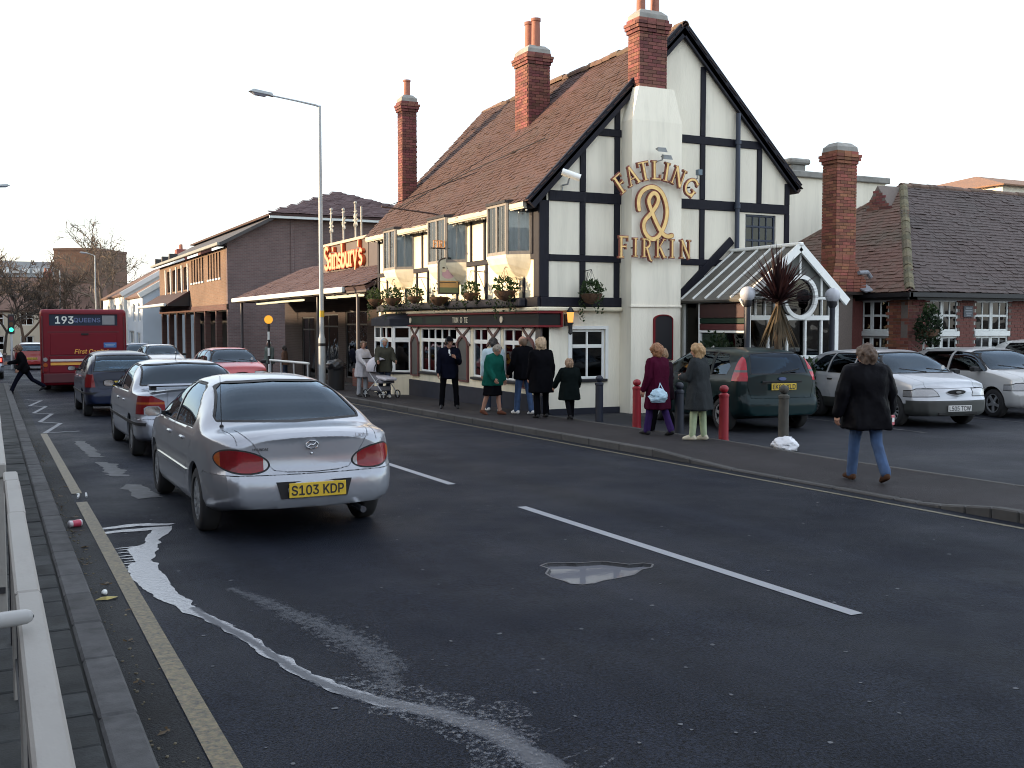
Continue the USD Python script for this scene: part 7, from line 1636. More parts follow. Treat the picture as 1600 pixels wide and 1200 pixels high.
mw, mh = person('woman with ginger hair in a long maroon coat and purple trousers walking away', gp(9.77, 14.2), R_(12), 1.64, dict(coat=cloth('maroon_coat', (.045, .0045, .016)), coat_hem=.50, coat_flare=.21, thick=.035, fem=True, fat=1.08, trousers=cloth('purple_cloth', (.034, .018, .075)), hair='up', hairm=GINGER, shoes=PLAS), dict(legL=(.25, .1), legR=(-.2, .2), armL=(-.05, .25, .4), armR=(.25, .2, .9)))
person('brown-haired person in dark clothes mostly hidden by the woman in maroon', gp(10.25, 14.72), R_(20), 1.62, dict(coat=cloth('dim_plum_cloth', (.014, .006, .010)), coat_hem=.70, coat_flare=.19, trousers=BLK, hair='short', hairm=hairm('mid_brown_hair', (.22, .13, .07)), shoes=PLAS), dict(legL=(.3, .1), legR=(-.1, .3)))
person('blonde woman in a charcoal coat with pale green trousers between the bollards', gp(9.86, 13.2), R_(28), 1.63, dict(coat=cloth('charcoal_coat', (.026, .029, .031)), coat_hem=.56, coat_flare=.25, thick=.04, fem=True, fat=1.08, trousers=cloth('pale_green_cloth', (.31, .36, .23)), flare=.055, hair='bob', hairm=BLOND, shoes=CRSHOE), dict(legL=(.12, .05), legR=(-.04, .05), armL=(.35, .12, 1.25), inL=.75, armR=(.1, .2, .6), inR=.2, turn=.25))
lm, lh = person('man with collar-length hair in a black leather jacket and blue jeans crossing the pavement entrance', gp(9.10, 8.98), R_(-20), 1.74, dict(coat=mat('black_leather', (.0030, .0029, .0042), .5, .2, 12, bump=.006, bscale=22, spec=.05), coat_hem=.68, coat_flare=.27, thick=.06, fat=1.12, trousers=JEANS, flare=.066, hair='bob', hairm=hairm('grey_brown_hair', (.075, .046, .030)), shoes=BSHOE, wrinkle=.022), dict(legL=(.26, .12), legR=(-.24, .35), armL=(-.12, .40, .18), armR=(.05, .42, .35), lean=.04, turn=.55, tilt=.02))
person('woman in a pale grey jacket pushing a pram along the pavement', gp(8.98, 27.0), R_(205), 1.62, dict(coat=cloth('pale_grey_jacket', (.42, .41, .43)), coat_hem=.62, coat_flare=.22, thick=.04, fem=True, trousers=cloth('pale_trouser_cloth', (.30, .31, .33)), hair='short', hairm=BROWNH, shoes=PLAS), dict(armL=(.5, .1, .5), armR=(.5, .1, .5), turn=-.6))
person('person in a light blue hooded top, olive sleeves and jeans walking beside the pram', gp(9.36, 26.3), R_(170), 1.70, dict(coat=cloth('olive_jacket', (.05, .05, .038)), coat_hem=.76, coat_flare=.20, thick=.045, trousers=JEAN2, hair='short', hairm=FAIR, hood=cloth('light_blue_hood', (.22, .36, .48)), scarf=cloth('light_blue_scarf', (.25, .40, .50)), shoes=WSHOE), dict(legL=(.15, .1), legR=(-.15, .1), armL=(.4, .2, .9), armR=(.4, .2, .9)))
person('person in black running across the road towards the left pavement', (.92, 35.6, gz(0, 35.6)), R_(80), 1.74, dict(coat=BLK, coat_hem=.82, coat_flare=.19, trousers=NVY, hair='short', hairm=BROWNH, shoes=PLAS), dict(legL=(.55, .15), legR=(-.55, .45), armL=(-.4, .15, 1.0), armR=(.6, .15, .8), lean=.22))
person('white-haired person in a grey-green jacket standing by the crossing beacon', gp(9.35, 39.0), R_(120), 1.46, dict(coat=cloth('grey_green_cloth', (.10, .12, .11)), coat_hem=.72, trousers=BLK, hair='short', hairm=hairm('white_hair', (.55, .53, .5)), shoes=PLAS))
person('dark-haired youngster in a brown top next to the crossing beacon', gp(9.75, 38.3), R_(60), 1.28, dict(coat=cloth('brown_cloth', (.12, .07, .05)), coat_hem=.78, trousers=JEAN2, hair='bob', hairm=DARKH, shoes=PLAS))

# things people carry or push
BAGB = mat('pale_blue_plastic_bag', (.36, .50, .60), .35, .15, 8, bump=.02, bscale=14)
def bag(name, label, c, s, m, cat='bag', seed=1):
    q = trimesh.creation.icosphere(subdivisions=3, radius=1.0); v = q.vertices.copy()
    n = meshkit.fbm(v * 2.2 + seed, 3, seed) - .5; n2 = np.abs(meshkit.fbm(v * 5 + seed * 3, 2, seed) - .5)
    v = v * (1 + n[:, None] * .55 - n2[:, None] * .4); v[:, 2] = np.maximum(v[:, 2], -.72)
    v = v * s; v[:, 2] -= v[:, 2].min(); t = thing(name, label, cat, c)
    obj('bag_body', tm(v, q.faces), m, t, smooth=40); return t, v
b1, v_ = bag('carrier_bag', 'crumpled light blue carrier bag hanging behind the woman in maroon', (9.60, 13.93, float(pz(9.6, 13.9)) + .56), (.17, .11, .13), BAGB)
for s in (-1, 1): obj('bag_handle', tube([(s * .05 + .06, .02, .2), (.11, .12, .30), (.135, .16, .33)], .008, 6), BAGB, b1)
WBAG = mat('white_plastic_bag', (.62, .63, .66), .4, .12, 8, bump=.02, bscale=14)
pk = thing('pink_packet', 'pink and white packet in the hand of the man in the leather jacket', 'packet', lh['R'] + np.array([.02, -.02, -.05]), R_(20))
obj('packet', bev(-.045, .045, -.012, .012, -.06, .06, .006), mat('pink_packet_print', (.42, .08, .10), .5, .4, 30), pk); obj('packet_label', bx(-.03, .03, -.014, -.012, -.02, .03), OFFWHITE, pk)
hb = thing('shoulder_bag', 'dark brown shoulder bag hanging at the hip of the person behind the maroon coat', 'bag', (10.02, 14.55, float(pz(10.0, 14.5)) + .62), R_(20))
obj('bag_body', tri(hull_s([((a, b, c), .03) for a in (-.12, .12) for b in (-.03, .03) for c in (0, .18)])), cloth('dark_brown_bag', (.03, .018, .012), .5), hb, smooth=40); obj('strap', tube([(-.12, 0, .2), (0, .02, .62), (.12, 0, .2)], .01, 6), PLAS, hb)
pr = thing('pram', 'grey pushchair with white hood in front of the woman in the pale jacket', 'pram', gp(9.22, 26.25), R_(200))
GREYC = cloth('grey_pram_cloth', (.17, .165, .18)); PALEC = cloth('pale_pram_cloth', (.46, .45, .48))
obj('seat', tri(hull_s([((a, b, c), .03) for a in (-.2, .2) for b, c in ((-.2, .45), (.3, .42), (-.3, .75))])), GREYC, pr, smooth=40)
hd = m3.Manifold.sphere(.32, 32).translate([0, -.08, .78]) - m3.Manifold.sphere(.295, 32).translate([0, -.05, .77]) - mbox(-1, 1, -1, 1, 0, .70) - mbox(-1, 1, .12, 1, 0, 2)
obj('hood', tri(hd), PALEC, pr, smooth=40); obj('hood_trim', tube([(.3 * math.cos(a), .12, .72 + .28 * math.sin(a)) for a in np.linspace(0, 3.14, 13)], .014, 6), PLAS, pr)
obj('cover', tri(hull_s([((a, b, c), .04) for a in (-.17, .17) for b, c in ((.05, .56), (.42, .50))])), PALEC, pr, smooth=40)
obj('basket', bev(-.19, .19, -.2, .25, .18, .3, .03), GREYC, pr)
for s in (-1, 1):
    obj('frame_tube', MB().tube([(s * .24, .42, .12), (s * .24, -.1, .62), (s * .24, -.45, 1.0), (s * .2, -.52, 1.03)], .013, 8).tube([(s * .24, -.32, .12), (s * .24, .2, .5)], .012, 8).mesh(), GREYM, pr, smooth=40)
    for y in (.42, -.32):
        w_ = obj('wheel', MB().add(tube([(s * .24, y + .1 * math.cos(a), .11 + .1 * math.sin(a)) for a in np.linspace(0, 6.283, 21)], .016, 6, False)).mesh(), RUB, pr, smooth=40)
        obj('spoke', MB().tube([(s * .24, y - .09, .11), (s * .24, y + .09, .11)], .008, 5).tube([(s * .24, y, .02), (s * .24, y, .2)], .008, 5).mesh(), GREYM, w_)
obj('handlebar', tube([(-.2, -.52, 1.03), (.2, -.52, 1.03)], .018, 8), PLAS, pr)

# ================================================================== STREET FURNITURE
RAILP = mat('chalky_rail_paint', (.20, .19, .175), .55, .08, 9, bump=.001, bscale=120, dirt=(.12, .105, .095), dscale=6, dlo=.55, dhi=.85, stretch=(1, .3, 1))
def guard_rail(label, x, y0, y1, ztop, posts, bars):
    t = thing('guard_rail', label, 'railing'); ys = list(np.arange(y0, y1, 1.55)) + [y1]
    for a, b in zip(ys[:-1], ys[1:]):
        m = bev(x - .035, x + .035, a + .002, b - .002, -.085, 0, .008); v = np.array(m.vertices); v[:, 2] += ztop - .008 * v[:, 1] + random.uniform(-.003, .003); v[:, 0] += random.uniform(-.004, .004); obj('top_rail', tm(v, m.faces), RAILP, t)
    for y in posts: obj('post', MB().add(bev(x - .025, x + .025, y - .03, y + .03, -.1, ztop - .085 - .008 * y, .006)).mesh(), RAILP, t)
    obj('lower_rail', bx(x - .015, x + .015, y0, y1, .20, .235), BLACK, t)
    for y in bars: obj('bar', bx(x - .008, x + .008, y - .008, y + .008, .21, ztop - .08 - .008 * y), BLACK, t)
guard_rail('pale painted guard rail nearest the viewer on the left pavement', .082, .3, 6.05, 1.012, [.6, 2.1, 3.7, 5.3], np.arange(.75, 6.0, .125))
g2 = guard_rail('second pale guard rail beyond the gap, cut by the left edge', .030, 6.75, 20, 1.02, [6.8, 8.3, 9.9, 12, 14, 16, 18], np.arange(6.95, 20, .25))
gs = thing('rail_end_cap', 'short pale box section at the far end of the near guard rail', 'rail cap'); obj('cap', bev(.045, .118, 6.07, 6.42, .885, .962, .008), RAILP, gs); obj('post', bev(.06, .10, 6.2, 6.26, -.1, .885, .005), BLACK, gs)
HG = mat('pale_grey_grip', (.24, .24, .235), .45, .08, 20)
hg = thing('rounded_handle', 'pale grey rounded handle end lying across the near guard rail', 'handle')
obj('grip', MB().tube([(-.28, 2.86, 1.028), (.03, 2.95, 1.022), (.066, 2.96, 1.021), (.078, 2.963, 1.021), (.083, 2.964, 1.021)], [.021, .021, .0195, .014, .006], 16).mesh(), HG, hg, smooth=50)
obj('end_hole', sphere((.079, 2.957, 1.021), .006, 1), BLACK, hg); obj('wire', tube([(-.25, 2.9, 1.0), (-.05, 2.985, 1.004), (.02, 2.99, .995)], .003, 5), GREYM, hg)

def bollard(label, x, y, m, top=None, h=.92, group=None):
    z = float(pz(x, y)) if x < 10.1 else gz(x, y) + .045
    t = thing('bollard', label, 'bollard', (x, y, z - .02), 0, 0, group)
    obj('shaft', lathe([(.092, 0), (.092, .04), (.078, .06), (.074, h * .80), (.082, h * .81), (.082, h * .845), (.060, h * .86), (.05, h * .875)], 24), m, t, smooth=35)
    obj('ball_top', tm(*(lambda s: (s.vertices, s.faces))(sphere((0, 0, h * .94), .072, 3, (1, 1, .88)))), top or m, t, smooth=True); return t
BNAVY = mat('navy_bollard_paint', (.007, .010, .019), .55, .2, 9, bump=.002, bscale=40); BRED2 = mat('red_bollard_paint', (.20, .006, .013), .45, .12, 9, bump=.002, bscale=40, dirt=(.16, .02, .02), dscale=5, dlo=.6, dhi=.9)
BGREY = mat('bare_grey_bollard', (.042, .039, .032), .8, .35, 8, bump=.004, bscale=40)
bollard('navy bollard standing alone in front of the pub window', 10.42, 17.1, BNAVY, h=.95)
bollard('red bollard left of the woman in maroon', 10.42, 15.8, BRED2)
bollard('dark navy bollard between the maroon coat and the charcoal coat', 10.42, 14.5, BNAVY)
bollard('red bollard right of the woman in the charcoal coat', 10.42, 13.3, BRED2)
bollard('weathered grey-brown bollard with white plastic round its foot', 10.42, 11.9, BGREY, h=.98)
b2, v_ = bag('plastic_bag', 'crumpled white plastic bag wrapped round the foot of the grey bollard', (10.40, 11.84, gz(0, 11.84) + .045), (.20, .18, .13), WBAG, 'bag', 4)

LAMPP = mat('lamp_column_grey', (.33, .36, .37), .5, .1, 4, dirt=(.22, .24, .25), dscale=2, dlo=.55, dhi=.8)
def lamp_post(label, x, y, z, h, arm, sgn=-1, band=True, name='street_lamp'):
    t = thing(name, label, 'street lamp', (x, y, z))
    obj('column', MB().add(lathe([(.105, 0), (.105, 1.55), (.085, 1.62), (.072, 1.7), (.050, h - .05), (.045, h)], 20)).mesh(), LAMPP, t, smooth=40)
    ar = obj('arm', tube([(0, 0, h - .05), (sgn * .10, 0, h + .0), (sgn * arm * .5, 0, h + .08), (sgn * arm, 0, h + .16)], [.036, .034, .028, .025], 8), LAMPP, t, smooth=40)
    hx = sgn * arm; hd_ = obj('lamp_head', hullm([(hx + sgn * a, b, h + .17 + c + a * .08) for a, b, c in ((-.05, -.05, -.04), (-.05, .05, -.04), (.0, -.09, .06), (.0, .09, .06), (.55, -.11, .08), (.55, .11, .08), (.68, -.06, .0), (.68, .06, .0), (.1, -.12, -.02), (.1, .12, -.02), (.6, -.12, -.01), (.6, .12, -.01))]), LAMPP, t, smooth=40)
    obj('lens', hullm([(hx + sgn * a, b, h + .15 + c + a * .08) for a, b, c in ((.1, -.10, 0), (.1, .10, 0), (.6, -.10, 0), (.6, .10, 0), (.2, -.06, -.06), (.2, .06, -.06), (.5, -.06, -.06), (.5, .06, -.06))]), mat('lamp_lens', (.20, .22, .28), .25, .1, 5), hd_)
    if band: obj('yellow_band', lathe([(.078, 2.22), (.078, 2.42)], 20), mat('yellow_band_paint', (.55, .36, .03), .5, .1, 5), t); obj('dark_band', lathe([(.1075, 1.33), (.1075, 1.42)], 20), PLAS, t)
    return t
lamp_post('tall grey street lamp with yellow band on the pavement beside the pub', 9.12, 31.3, gz(0, 31.3) + .1, 8.62, 1.45)
lamp_post('street lamp head reaching over the road at the left edge of the sky', -1.5, 57, gz(0, 57), 8.9, 1.9, 1, False)
lamp_post('distant pale street lamp column in front of the brown tower', 8.6, 101, gz(0, 101), 9.0, .6, -1, False)
lamp_post('thin distant lamp column left of the bare tree', 5.5, 98, gz(0, 98), 7.4, .5, -1, False)
bb = thing('crossing_beacon', 'orange globe crossing beacon glowing in front of the supermarket canopy', 'beacon', (9.28, 38.8, gz(0, 38.8) + .1))
for i in range(7): obj('black_band' if i % 2 == 0 else 'white_band', lathe([(.045, i * .3), (.045, i * .3 + .3)], 14), BLACK if i % 2 == 0 else OFFWHITE, bb)
obj('globe', tm(*(lambda s: (s.vertices, s.faces))(sphere((0, 0, 2.25), .155, 3))), glow('amber_globe_glow', (1.0, .42, .05), .25), bb, smooth=True)
tl = thing('traffic_light', 'traffic light showing green at the far left of the road', 'traffic light', (1.03, 62, gz(0, 62)))
obj('pole', tube([(0, 0, 0), (0, 0, 2.9)], .06, 8), GREYM, tl)
hd_ = obj('signal_head', bev(-.16, .16, -.12, .1, 1.9, 2.95, .03), BLACK, tl)
for z, m_ in ((2.72, mat('unlit_red_lens', (.06, .01, .01))), (2.42, mat('unlit_amber_lens', (.07, .03, .01))), (2.12, glow('lit_green_lens', (.05, 1.0, .55), .5))): obj('lens', tm(*(lambda c: (np.asarray(c.vertices) @ np.array([[1, 0, 0], [0, 0, 1], [0, -1, 0.]]) + [0, -.13, z], c.faces))(trimesh.creation.cylinder(.11, .03, sections=18))), m_, hd_)

# railing and bin behind the queue, beside the lamp
rl_ = thing('kerb_rail', 'low pale horizontal rail on posts by the supermarket kerb', 'railing')
obj('top_bar', MB().tube([(9.0, 32.4, .55), (9.0, 37.5, .50)], .04, 8).mesh(), OFFWHITE, rl_, smooth=40)
for y in (32.5, 34.2, 35.9, 37.4): obj('post', tube([(9.0, y, -.4), (9.0, y, .52)], .03, 8), GREYM, rl_)
lb = thing('litter_bin', 'dark litter bin with bulging black bag near the lamp post', 'bin', (9.35, 30.6, gz(0, 30.6) + .1))
obj('drum', lathe([(.24, 0), (.25, .62), (.23, .64), (.01, .64)], 18), PLAS, lb, smooth=35)
q = trimesh.creation.icosphere(subdivisions=3, radius=1.0); vq = q.vertices * (1 + (meshkit.fbm(q.vertices * 3, 3, 5) - .5)[:, None] * .5) * [.30, .30, .20] + [0, 0, .74]; obj('black_sack', tm(vq, q.faces), mat('black_sack', (.012, .012, .014), .3, .1, 5), lb, smooth=50)

# things fixed to the pub
sg = thing('hanging_pub_sign', 'arched painted pub sign hanging from an iron bracket over the pavement', 'sign')
FH = Frame((0, 23.5, 0), (0, -1, 0)); shp = Polygon([(9.74, 2.52), (10.30, 2.52), (10.30, 3.28)] + [(10.02 + .28 * math.cos(a), 3.28 + .13 * math.sin(a)) for a in np.linspace(0, np.pi, 11)])
bd = obj('board', FH.ext(shp, -.03, .03), BLACK, sg)
PAINTS = dict(sky=(.34, .37, .33), pink=(.36, .24, .30), green=(.09, .12, .06), ochre=(.36, .22, .08), dark=(.03, .025, .02), cream=(.45, .42, .33))
def pm_(k): return mat('sign_paint_' + k, PAINTS[k], .6, .12, 12)
for s in (1, -1):
    def pic(nm, poly, d, k): obj(nm, FH.ext(poly.intersection(shp.buffer(-.035)), .03 + d, .034 + d) if s > 0 else FH.ext(poly.intersection(shp.buffer(-.035)), -.034 - d, -.03 - d), pm_(k), bd)
    pic('picture_field', rect(9.7, 10.4, 2.84, 3.4), 0, 'sky'); pic('picture_ground', rect(9.7, 10.4, 2.68, 2.84), 0, 'ochre'); pic('picture_base', rect(9.7, 10.4, 2.5, 2.68), 0, 'green')
    pic('picture_shape', affinity.scale(Point(10.0, 3.0).buffer(.11), 1.5, 1), .004, 'pink'); pic('picture_shape', Point(10.13, 3.02).buffer(.055), .004, 'pink'); pic('picture_shape', affinity.scale(Point(9.88, 3.09).buffer(.05), 1.3, .8), .008, 'cream')
    pic('picture_stripe', rect(9.78, 10.2, 2.79, 2.81), .004, 'dark')
    for dx in (-.12, 0, .12): pic('picture_fleck', affinity.scale(Point(10.0 + dx, 3.15 + .02 * abs(dx)).buffer(.03), 1.2, .7), .004, 'dark')
br = obj('bracket', MB().tube([(10.36, 23.5, 3.62), (9.55, 23.5, 3.62)], .018, 6).tube([(10.3, 23.5, 4.15), (10.3, 23.5, 3.3)], .016, 6).tube([(9.84, 23.5, 3.62), (9.84, 23.5, 3.38)], .01, 5).tube([(10.2, 23.5, 3.62), (10.2, 23.5, 3.38)], .01, 5).mesh(), BLACK, sg)
obj('scroll', MB().tube([(10.12 + (.03 + .011 * a) * math.cos(a), 23.5, 3.80 + (.03 + .011 * a) * math.sin(a)) for a in np.linspace(0, 12, 40)], .01, 5).tube([(10.30 + .05 * math.sin(a * 3), 23.5, 3.65 + a * .16) for a in np.linspace(0, 3.1, 18)], .012, 5).mesh(), BLACK, br)
x = 9.62
for ch in 'FIRKIN':
    w_, ps = GL[ch]; g_ = affinity.translate(affinity.scale(unary_union(ps), .14, .17, origin=(0, 0)), x, 3.64); obj('gilt_letter', FH.ext(g_, -.012, .012), mat('dull_gilt', (.45, .20, .06), .4, .2, 9, metallic=.3), br); x += w_ * .14 + .012

def leaves(c, r, n, s, droop=0.0, seed=1, up=.3):
    """Leaf-sized faces spread through a volume."""
    R = np.random.default_rng(seed); V, Fc = [], []
    for i in range(n):
        d = R.normal(size=3); d /= np.linalg.norm(d); p = np.array(c) + d * np.array(r) * R.uniform(.35, 1.0) ** .6 * (1 + .35 * (meshkit.noise(d * 2.2 + seed, seed) - .5))
        if droop and R.random() < .35: p[2] -= R.uniform(0, droop)
        o = unit(d * .7 + R.normal(size=3) * .6 + [0, 0, up]); w = unit(np.cross(o, R.normal(size=3))); l = s * R.uniform(.6, 1.4); n_ = np.cross(o, w)
        q = [p - o * l * .5, p + w * l * .3 + n_ * l * .08, p + o * l * .6, p - w * l * .3 + n_ * l * .08]
        V += q; k = 4 * i; Fc += [(k, k + 1, k + 2), (k, k + 2, k + 3)]
    return tm(V, Fc)
LEAF = leafmat('basket_leaf', (.045, .085, .025)); LEAF_D = leafmat('dark_leaf', (.018, .040, .014)); LEAF_B = leafmat('faded_leaf', (.085, .075, .030))
COCO = mat('coir_basket', (.085, .045, .025), .95, .3, 30, bump=.012, bscale=60)
def basket(label, c, wallp, r=.2, n=240, lm=LEAF, bare=False, trail=.5, seed=1):
    t = thing('hanging_basket', label, 'flower basket', c)
    obj('bowl', lathe([(.02, -r * .9), (r * .5, -r * .75), (r * .85, -r * .4), (r, 0), (r * .9, .01), (r * .3, -.02), (.01, -.02)], 18), COCO, t, smooth=40)
    w = np.array(wallp) - np.array(c)
    obj('bracket', MB().tube([w + [0, 0, .55], w + [0, 0, .05]], .012, 5).tube([w + [0, 0, .50], (0, 0, .52)], .010, 5).tube([w + [0, 0, .1], w * .5 + [0, 0, .48]], .008, 5).mesh(), BLACK, t)
    obj('chains', MB().tube([(0, 0, .52), (r * .9, 0, .0)], .004, 4).tube([(0, 0, .52), (-r * .6, r * .7, 0)], .004, 4).tube([(0, 0, .52), (-r * .6, -r * .7, 0)], .004, 4).mesh(), BLACK, t)
    if not bare:
        obj('foliage', leaves((0, 0, .10), (r * 1.15, r * 1.15, r * .95), n, .075, 0, seed), lm, t)
        m = MB()
        for i in range(7):
            a = i * 2.4; b = np.array([r * .95 * math.cos(a), r * .95 * math.sin(a), 0]); L_ = trail * (.4 + .6 * ((i * 37) % 10) / 10)
            for j in range(int(L_ / .035)): m.add(leaves(b + [.02 * math.sin(j), .02 * math.cos(j * 1.3), -.035 * j], (.03, .03, .02), 2, .055, 0, seed * 31 + i * 7 + j))
        obj('trailing_stems', m, LEAF_D if i % 2 else lm, t, kind='stuff')
    return t
GRP = None
for i, (y, lb_, n, sd) in enumerate(((25.65, 'hanging basket with bright foliage left of the hanging pub sign', 200, 2), (22.1, 'hanging basket with tuft of green right of the hanging pub sign', 190, 3), (20.3, 'large bushy hanging basket below the oriel nearest the corner', 330, 4), (28.75, 'dense trailing basket at the far end of the pub front', 330, 5), (27.3, 'second basket from the far end of the pub front, above the bay', 300, 6))):
    basket(lb_, (9.98, y, 2.50), (10.34, y, 2.50), .2 if n < 250 else .24, n, seed=sd, trail=.35 if n < 250 else .75)
basket('brown hanging basket with sparse plants directly under the hanging pub sign', (9.98, 24.0, 2.45), (10.34, 24.0, 2.45), .24, 60, LEAF_B, seed=7, trail=.4)
basket('bushy hanging basket on the gable wall left of the chimney stack', (11.42, 19.08, 2.42), (11.42, 19.37, 2.42), .24, 330, seed=8, trail=.7)
tr_ = thing('trailing_plants', 'straggling plants along the ledge above the pub name board', 'plants')
m = MB(); mb = MB()
for i in range(46):
    y = 19.9 + 8.4 * random.random(); m.add(leaves((10.13, y, 2.40 - random.random() * .2), (.07, .12, .08), 10, .06, .1, i + 50))
    if i % 3 == 0: mb.tube([(10.12, y, 2.36), (10.08, y + random.uniform(-.2, .2), 2.48), (10.06, y + random.uniform(-.3, .3), 2.36)], .004, 4)
obj('foliage', m, LEAF_D, tr_); obj('stems', mb, COCO, tr_)
fl = thing('fairy_lights', 'string of small white bulbs under the eaves of the pub', 'lights'); cb = []
for i in range(86):
    y = 19.5 + i * .116; zz_ = 4.22 + .035 * math.sin(i * 1.9) - (.05 if i % 3 == 0 else 0); cb.append((10.10, y, zz_ + .04)); obj('bulb', sphere((10.09, y, zz_), .022, 1), WHITE, fl, smooth=True)
obj('cable', tube(cb, .006, 4), BLACK, fl)
ln = thing('wall_lantern', 'lit orange wall lantern at the end of the pub name board', 'lantern', (10.98, 19.20, 1.80))
obj('bracket', MB().tube([(0, .17, .05), (0, .05, .12), (0, .0, .06)], .018, 6).add(bx(-.05, .05, .15, .19, -.05, .2)).mesh(), BLACK, ln); obj('lantern_frame', MB().add(lathe([(.05, -.02), (.07, 0), (.07, .02), (.02, .03)], 8)).add(lathe([(.085, .24), (.09, .25), (.03, .34), (.01, .35)], 8)).mesh(), BLACK, ln)
obj('lantern_glass', lathe([(.055, .02), (.08, .24)], 8), glow('lantern_glow', (1.0, .42, .10), .3), ln); obj('bulb', sphere((0, 0, .13), .045, 2), glow('lantern_bulb', (1.0, .75, .35), 1.0), ln); obj('tail', lathe([(.05, -.02), (.04, -.12), (.05, -.2), (.01, -.24)], 8), BLACK, ln)
cc = thing('security_camera', 'white security camera on the pub gable near the eaves', 'camera', (10.86, 19.05, 4.86))
obj('housing', MB().tube([(-.15, .05, .09), (.19, -.12, -.04)], .072, 14).mesh(), WHITE, cc, smooth=40); obj('lens', MB().tube([(.185, -.118, -.038), (.197, -.124, -.043)], .05, 12).mesh(), PLAS, cc); obj('mount', MB().tube([(0, .0, -.02), (.02, .1, -.15), (.02, .34, -.15)], .02, 6).tube([(.02, .33, -.18), (.02, .34, -.45)], .012, 5).mesh(), GREYM, cc)
fd_ = thing('floodlight', 'small twin floodlight fixed to the stack above the gold lettering', 'floodlight', (12.98, 18.75, 5.42))
obj('bracket', MB().tube([(0, .22, -.12), (0, .02, -.12), (0, 0, .0)], .018, 6).mesh(), GREYM, fd_)
for dx, dz in ((-.06, .06), (.08, -.09)): obj('lamp_head', hullm([(dx + a, b, dz + c) for a, b, c in ((-.1, .05, .05), (.1, .05, .05), (-.12, -.1, -.03), (.12, -.1, -.03), (-.1, -.06, .07), (.1, -.06, .07))]), mat('dull_floodlight_grey', (.16, .17, .165), .5, .2, 8), fd_)
sn = thing('small_floodlight', 'small blue-grey lamp on an arm beside the last letter of FATLING', 'floodlight', (14.05, 18.9, 5.0)); obj('arm', tube([(0, .5, -.05), (0, .05, .0), (-.05, 0, .06)], .014, 5), GREYM, sn); obj('lamp_head', hullm([(a, b, .12 + c) for a in (-.05, .05) for b in (-.06, .05) for c in (-.06, .06)]), mat('blue_grey_lamp', (.10, .14, .17), .5, .1, 5), sn)
fp = thing('projecting_pole', 'dark horizontal pole projecting from the pub eaves over the street', 'pole'); obj('pole', tube([(10.35, 25.1, 4.62), (8.88, 25.1, 4.74)], .022, 8), mat('rusty_brown_metal', (.07, .035, .025), .7, .2, 9), fp); obj('cable', MB().tube([(9.0, 25.1, 4.74), (11.2, 24.4, 5.65)], .010, 5).tube([(9.4, 25.1, 4.7), (12.2, 23.0, 6.65)], .008, 5).mesh(), PLAS, fp)
cd = thing('cable_line', 'thin dark cables strung across the pub roof slope', 'cable'); obj('cable', tube([(10.4, 28.9, 5.0), (11.2, 25, 5.72), (11.6, 21.5, 6.08)], .012, 5), PLAS, cd)

for lb_, x, y in (('white globe lamp on a navy post left of the spiky palm', 13.66, 16.72), ('white globe lamp on a navy post right of the round porch window', 15.90, 16.70)):
    t = thing('globe_lamp', lb_, 'lamp', (x, y, gz(x, y)))
    obj('globe', tm(*(lambda s: (s.vertices, s.faces))(sphere((0, 0, 2.56), .155, 3))), mat('opal_globe', (.40, .41, .44), .35, .04, 5), t, smooth=True); obj('collar', lathe([(.06, 2.30), (.10, 2.36), (.10, 2.43), (.05, 2.44)], 16), BLACK, t, smooth=35)
    obj('post', lathe([(.09, 0), (.09, .5), (.06, .56), (.055, 2.3), (.03, 2.34)], 16), BNAVY, t, smooth=35)

# ================================================================== PLANTS
pt = thing('cordyline_palm', 'spiky dark purple palm with drooping dead leaves before the porch', 'palm', (14.37, 16.62, gz(0, 16.6)))
obj('trunk', tube([(0, 0, -.1), (.02, .01, 1.1), (.0, .0, 2.42)], [.10, .085, .06], 10), mat('fibrous_trunk', (.09, .065, .045), .95, .3, 12, bump=.02, bscale=30, stretch=(1, 1, .3)), pt, smooth=40)
PALM = leafmat('purple_palm_leaf', (.040, .014, .016), .5); DEAD = leafmat('dead_palm_leaf', (.17, .125, .07), .4)
def blade(o, d, l, w, sag):
    d = unit(d); s = np.cross(d, [0, 0, 1.0]); s = unit(s) if np.linalg.norm(s) > .05 else np.array([1., 0, 0]); V, Fc = [], []
    for i in range(6):
        a = i / 5; c = o + d * l * a + np.array([0, 0, -sag * a * a]); ww = w * (.55 + 1.2 * a - 1.72 * a * a); n_ = np.cross(s, d)
        V += [c - s * ww + n_ * ww * .35, c, c + s * ww + n_ * ww * .35]
        if i: k = 3 * i; Fc += [(k - 3, k - 2, k + 1), (k - 3, k + 1, k), (k - 2, k - 1, k + 2), (k - 2, k + 2, k + 1)]
    return tm(V, Fc)
R = np.random.default_rng(5)
for i in range(150):
    el = math.radians(R.uniform(2, 88)) if i > 20 else math.radians(R.uniform(60, 88)); az = R.uniform(0, 6.283)
    obj('leaf', blade(np.array([0, 0, 2.42 + R.uniform(-.10, .10)]), [math.cos(el) * math.cos(az), math.cos(el) * math.sin(az), math.sin(el)], R.uniform(.8, 1.2), .034, R.uniform(.0, .16)), PALM, pt)
for i in range(62):
    az = R.uniform(0, 6.283); obj('dead_leaf', blade(np.array([.03 * math.cos(az), .03 * math.sin(az), 2.36 + R.uniform(-.12, .03)]), [math.cos(az) * .45, math.sin(az) * .45, -1], R.uniform(.65, 1.05), .030, -.02), DEAD, pt)
hg_ = thing('hedge', 'low leafy hedge in front of the porch and brick range', 'hedge')
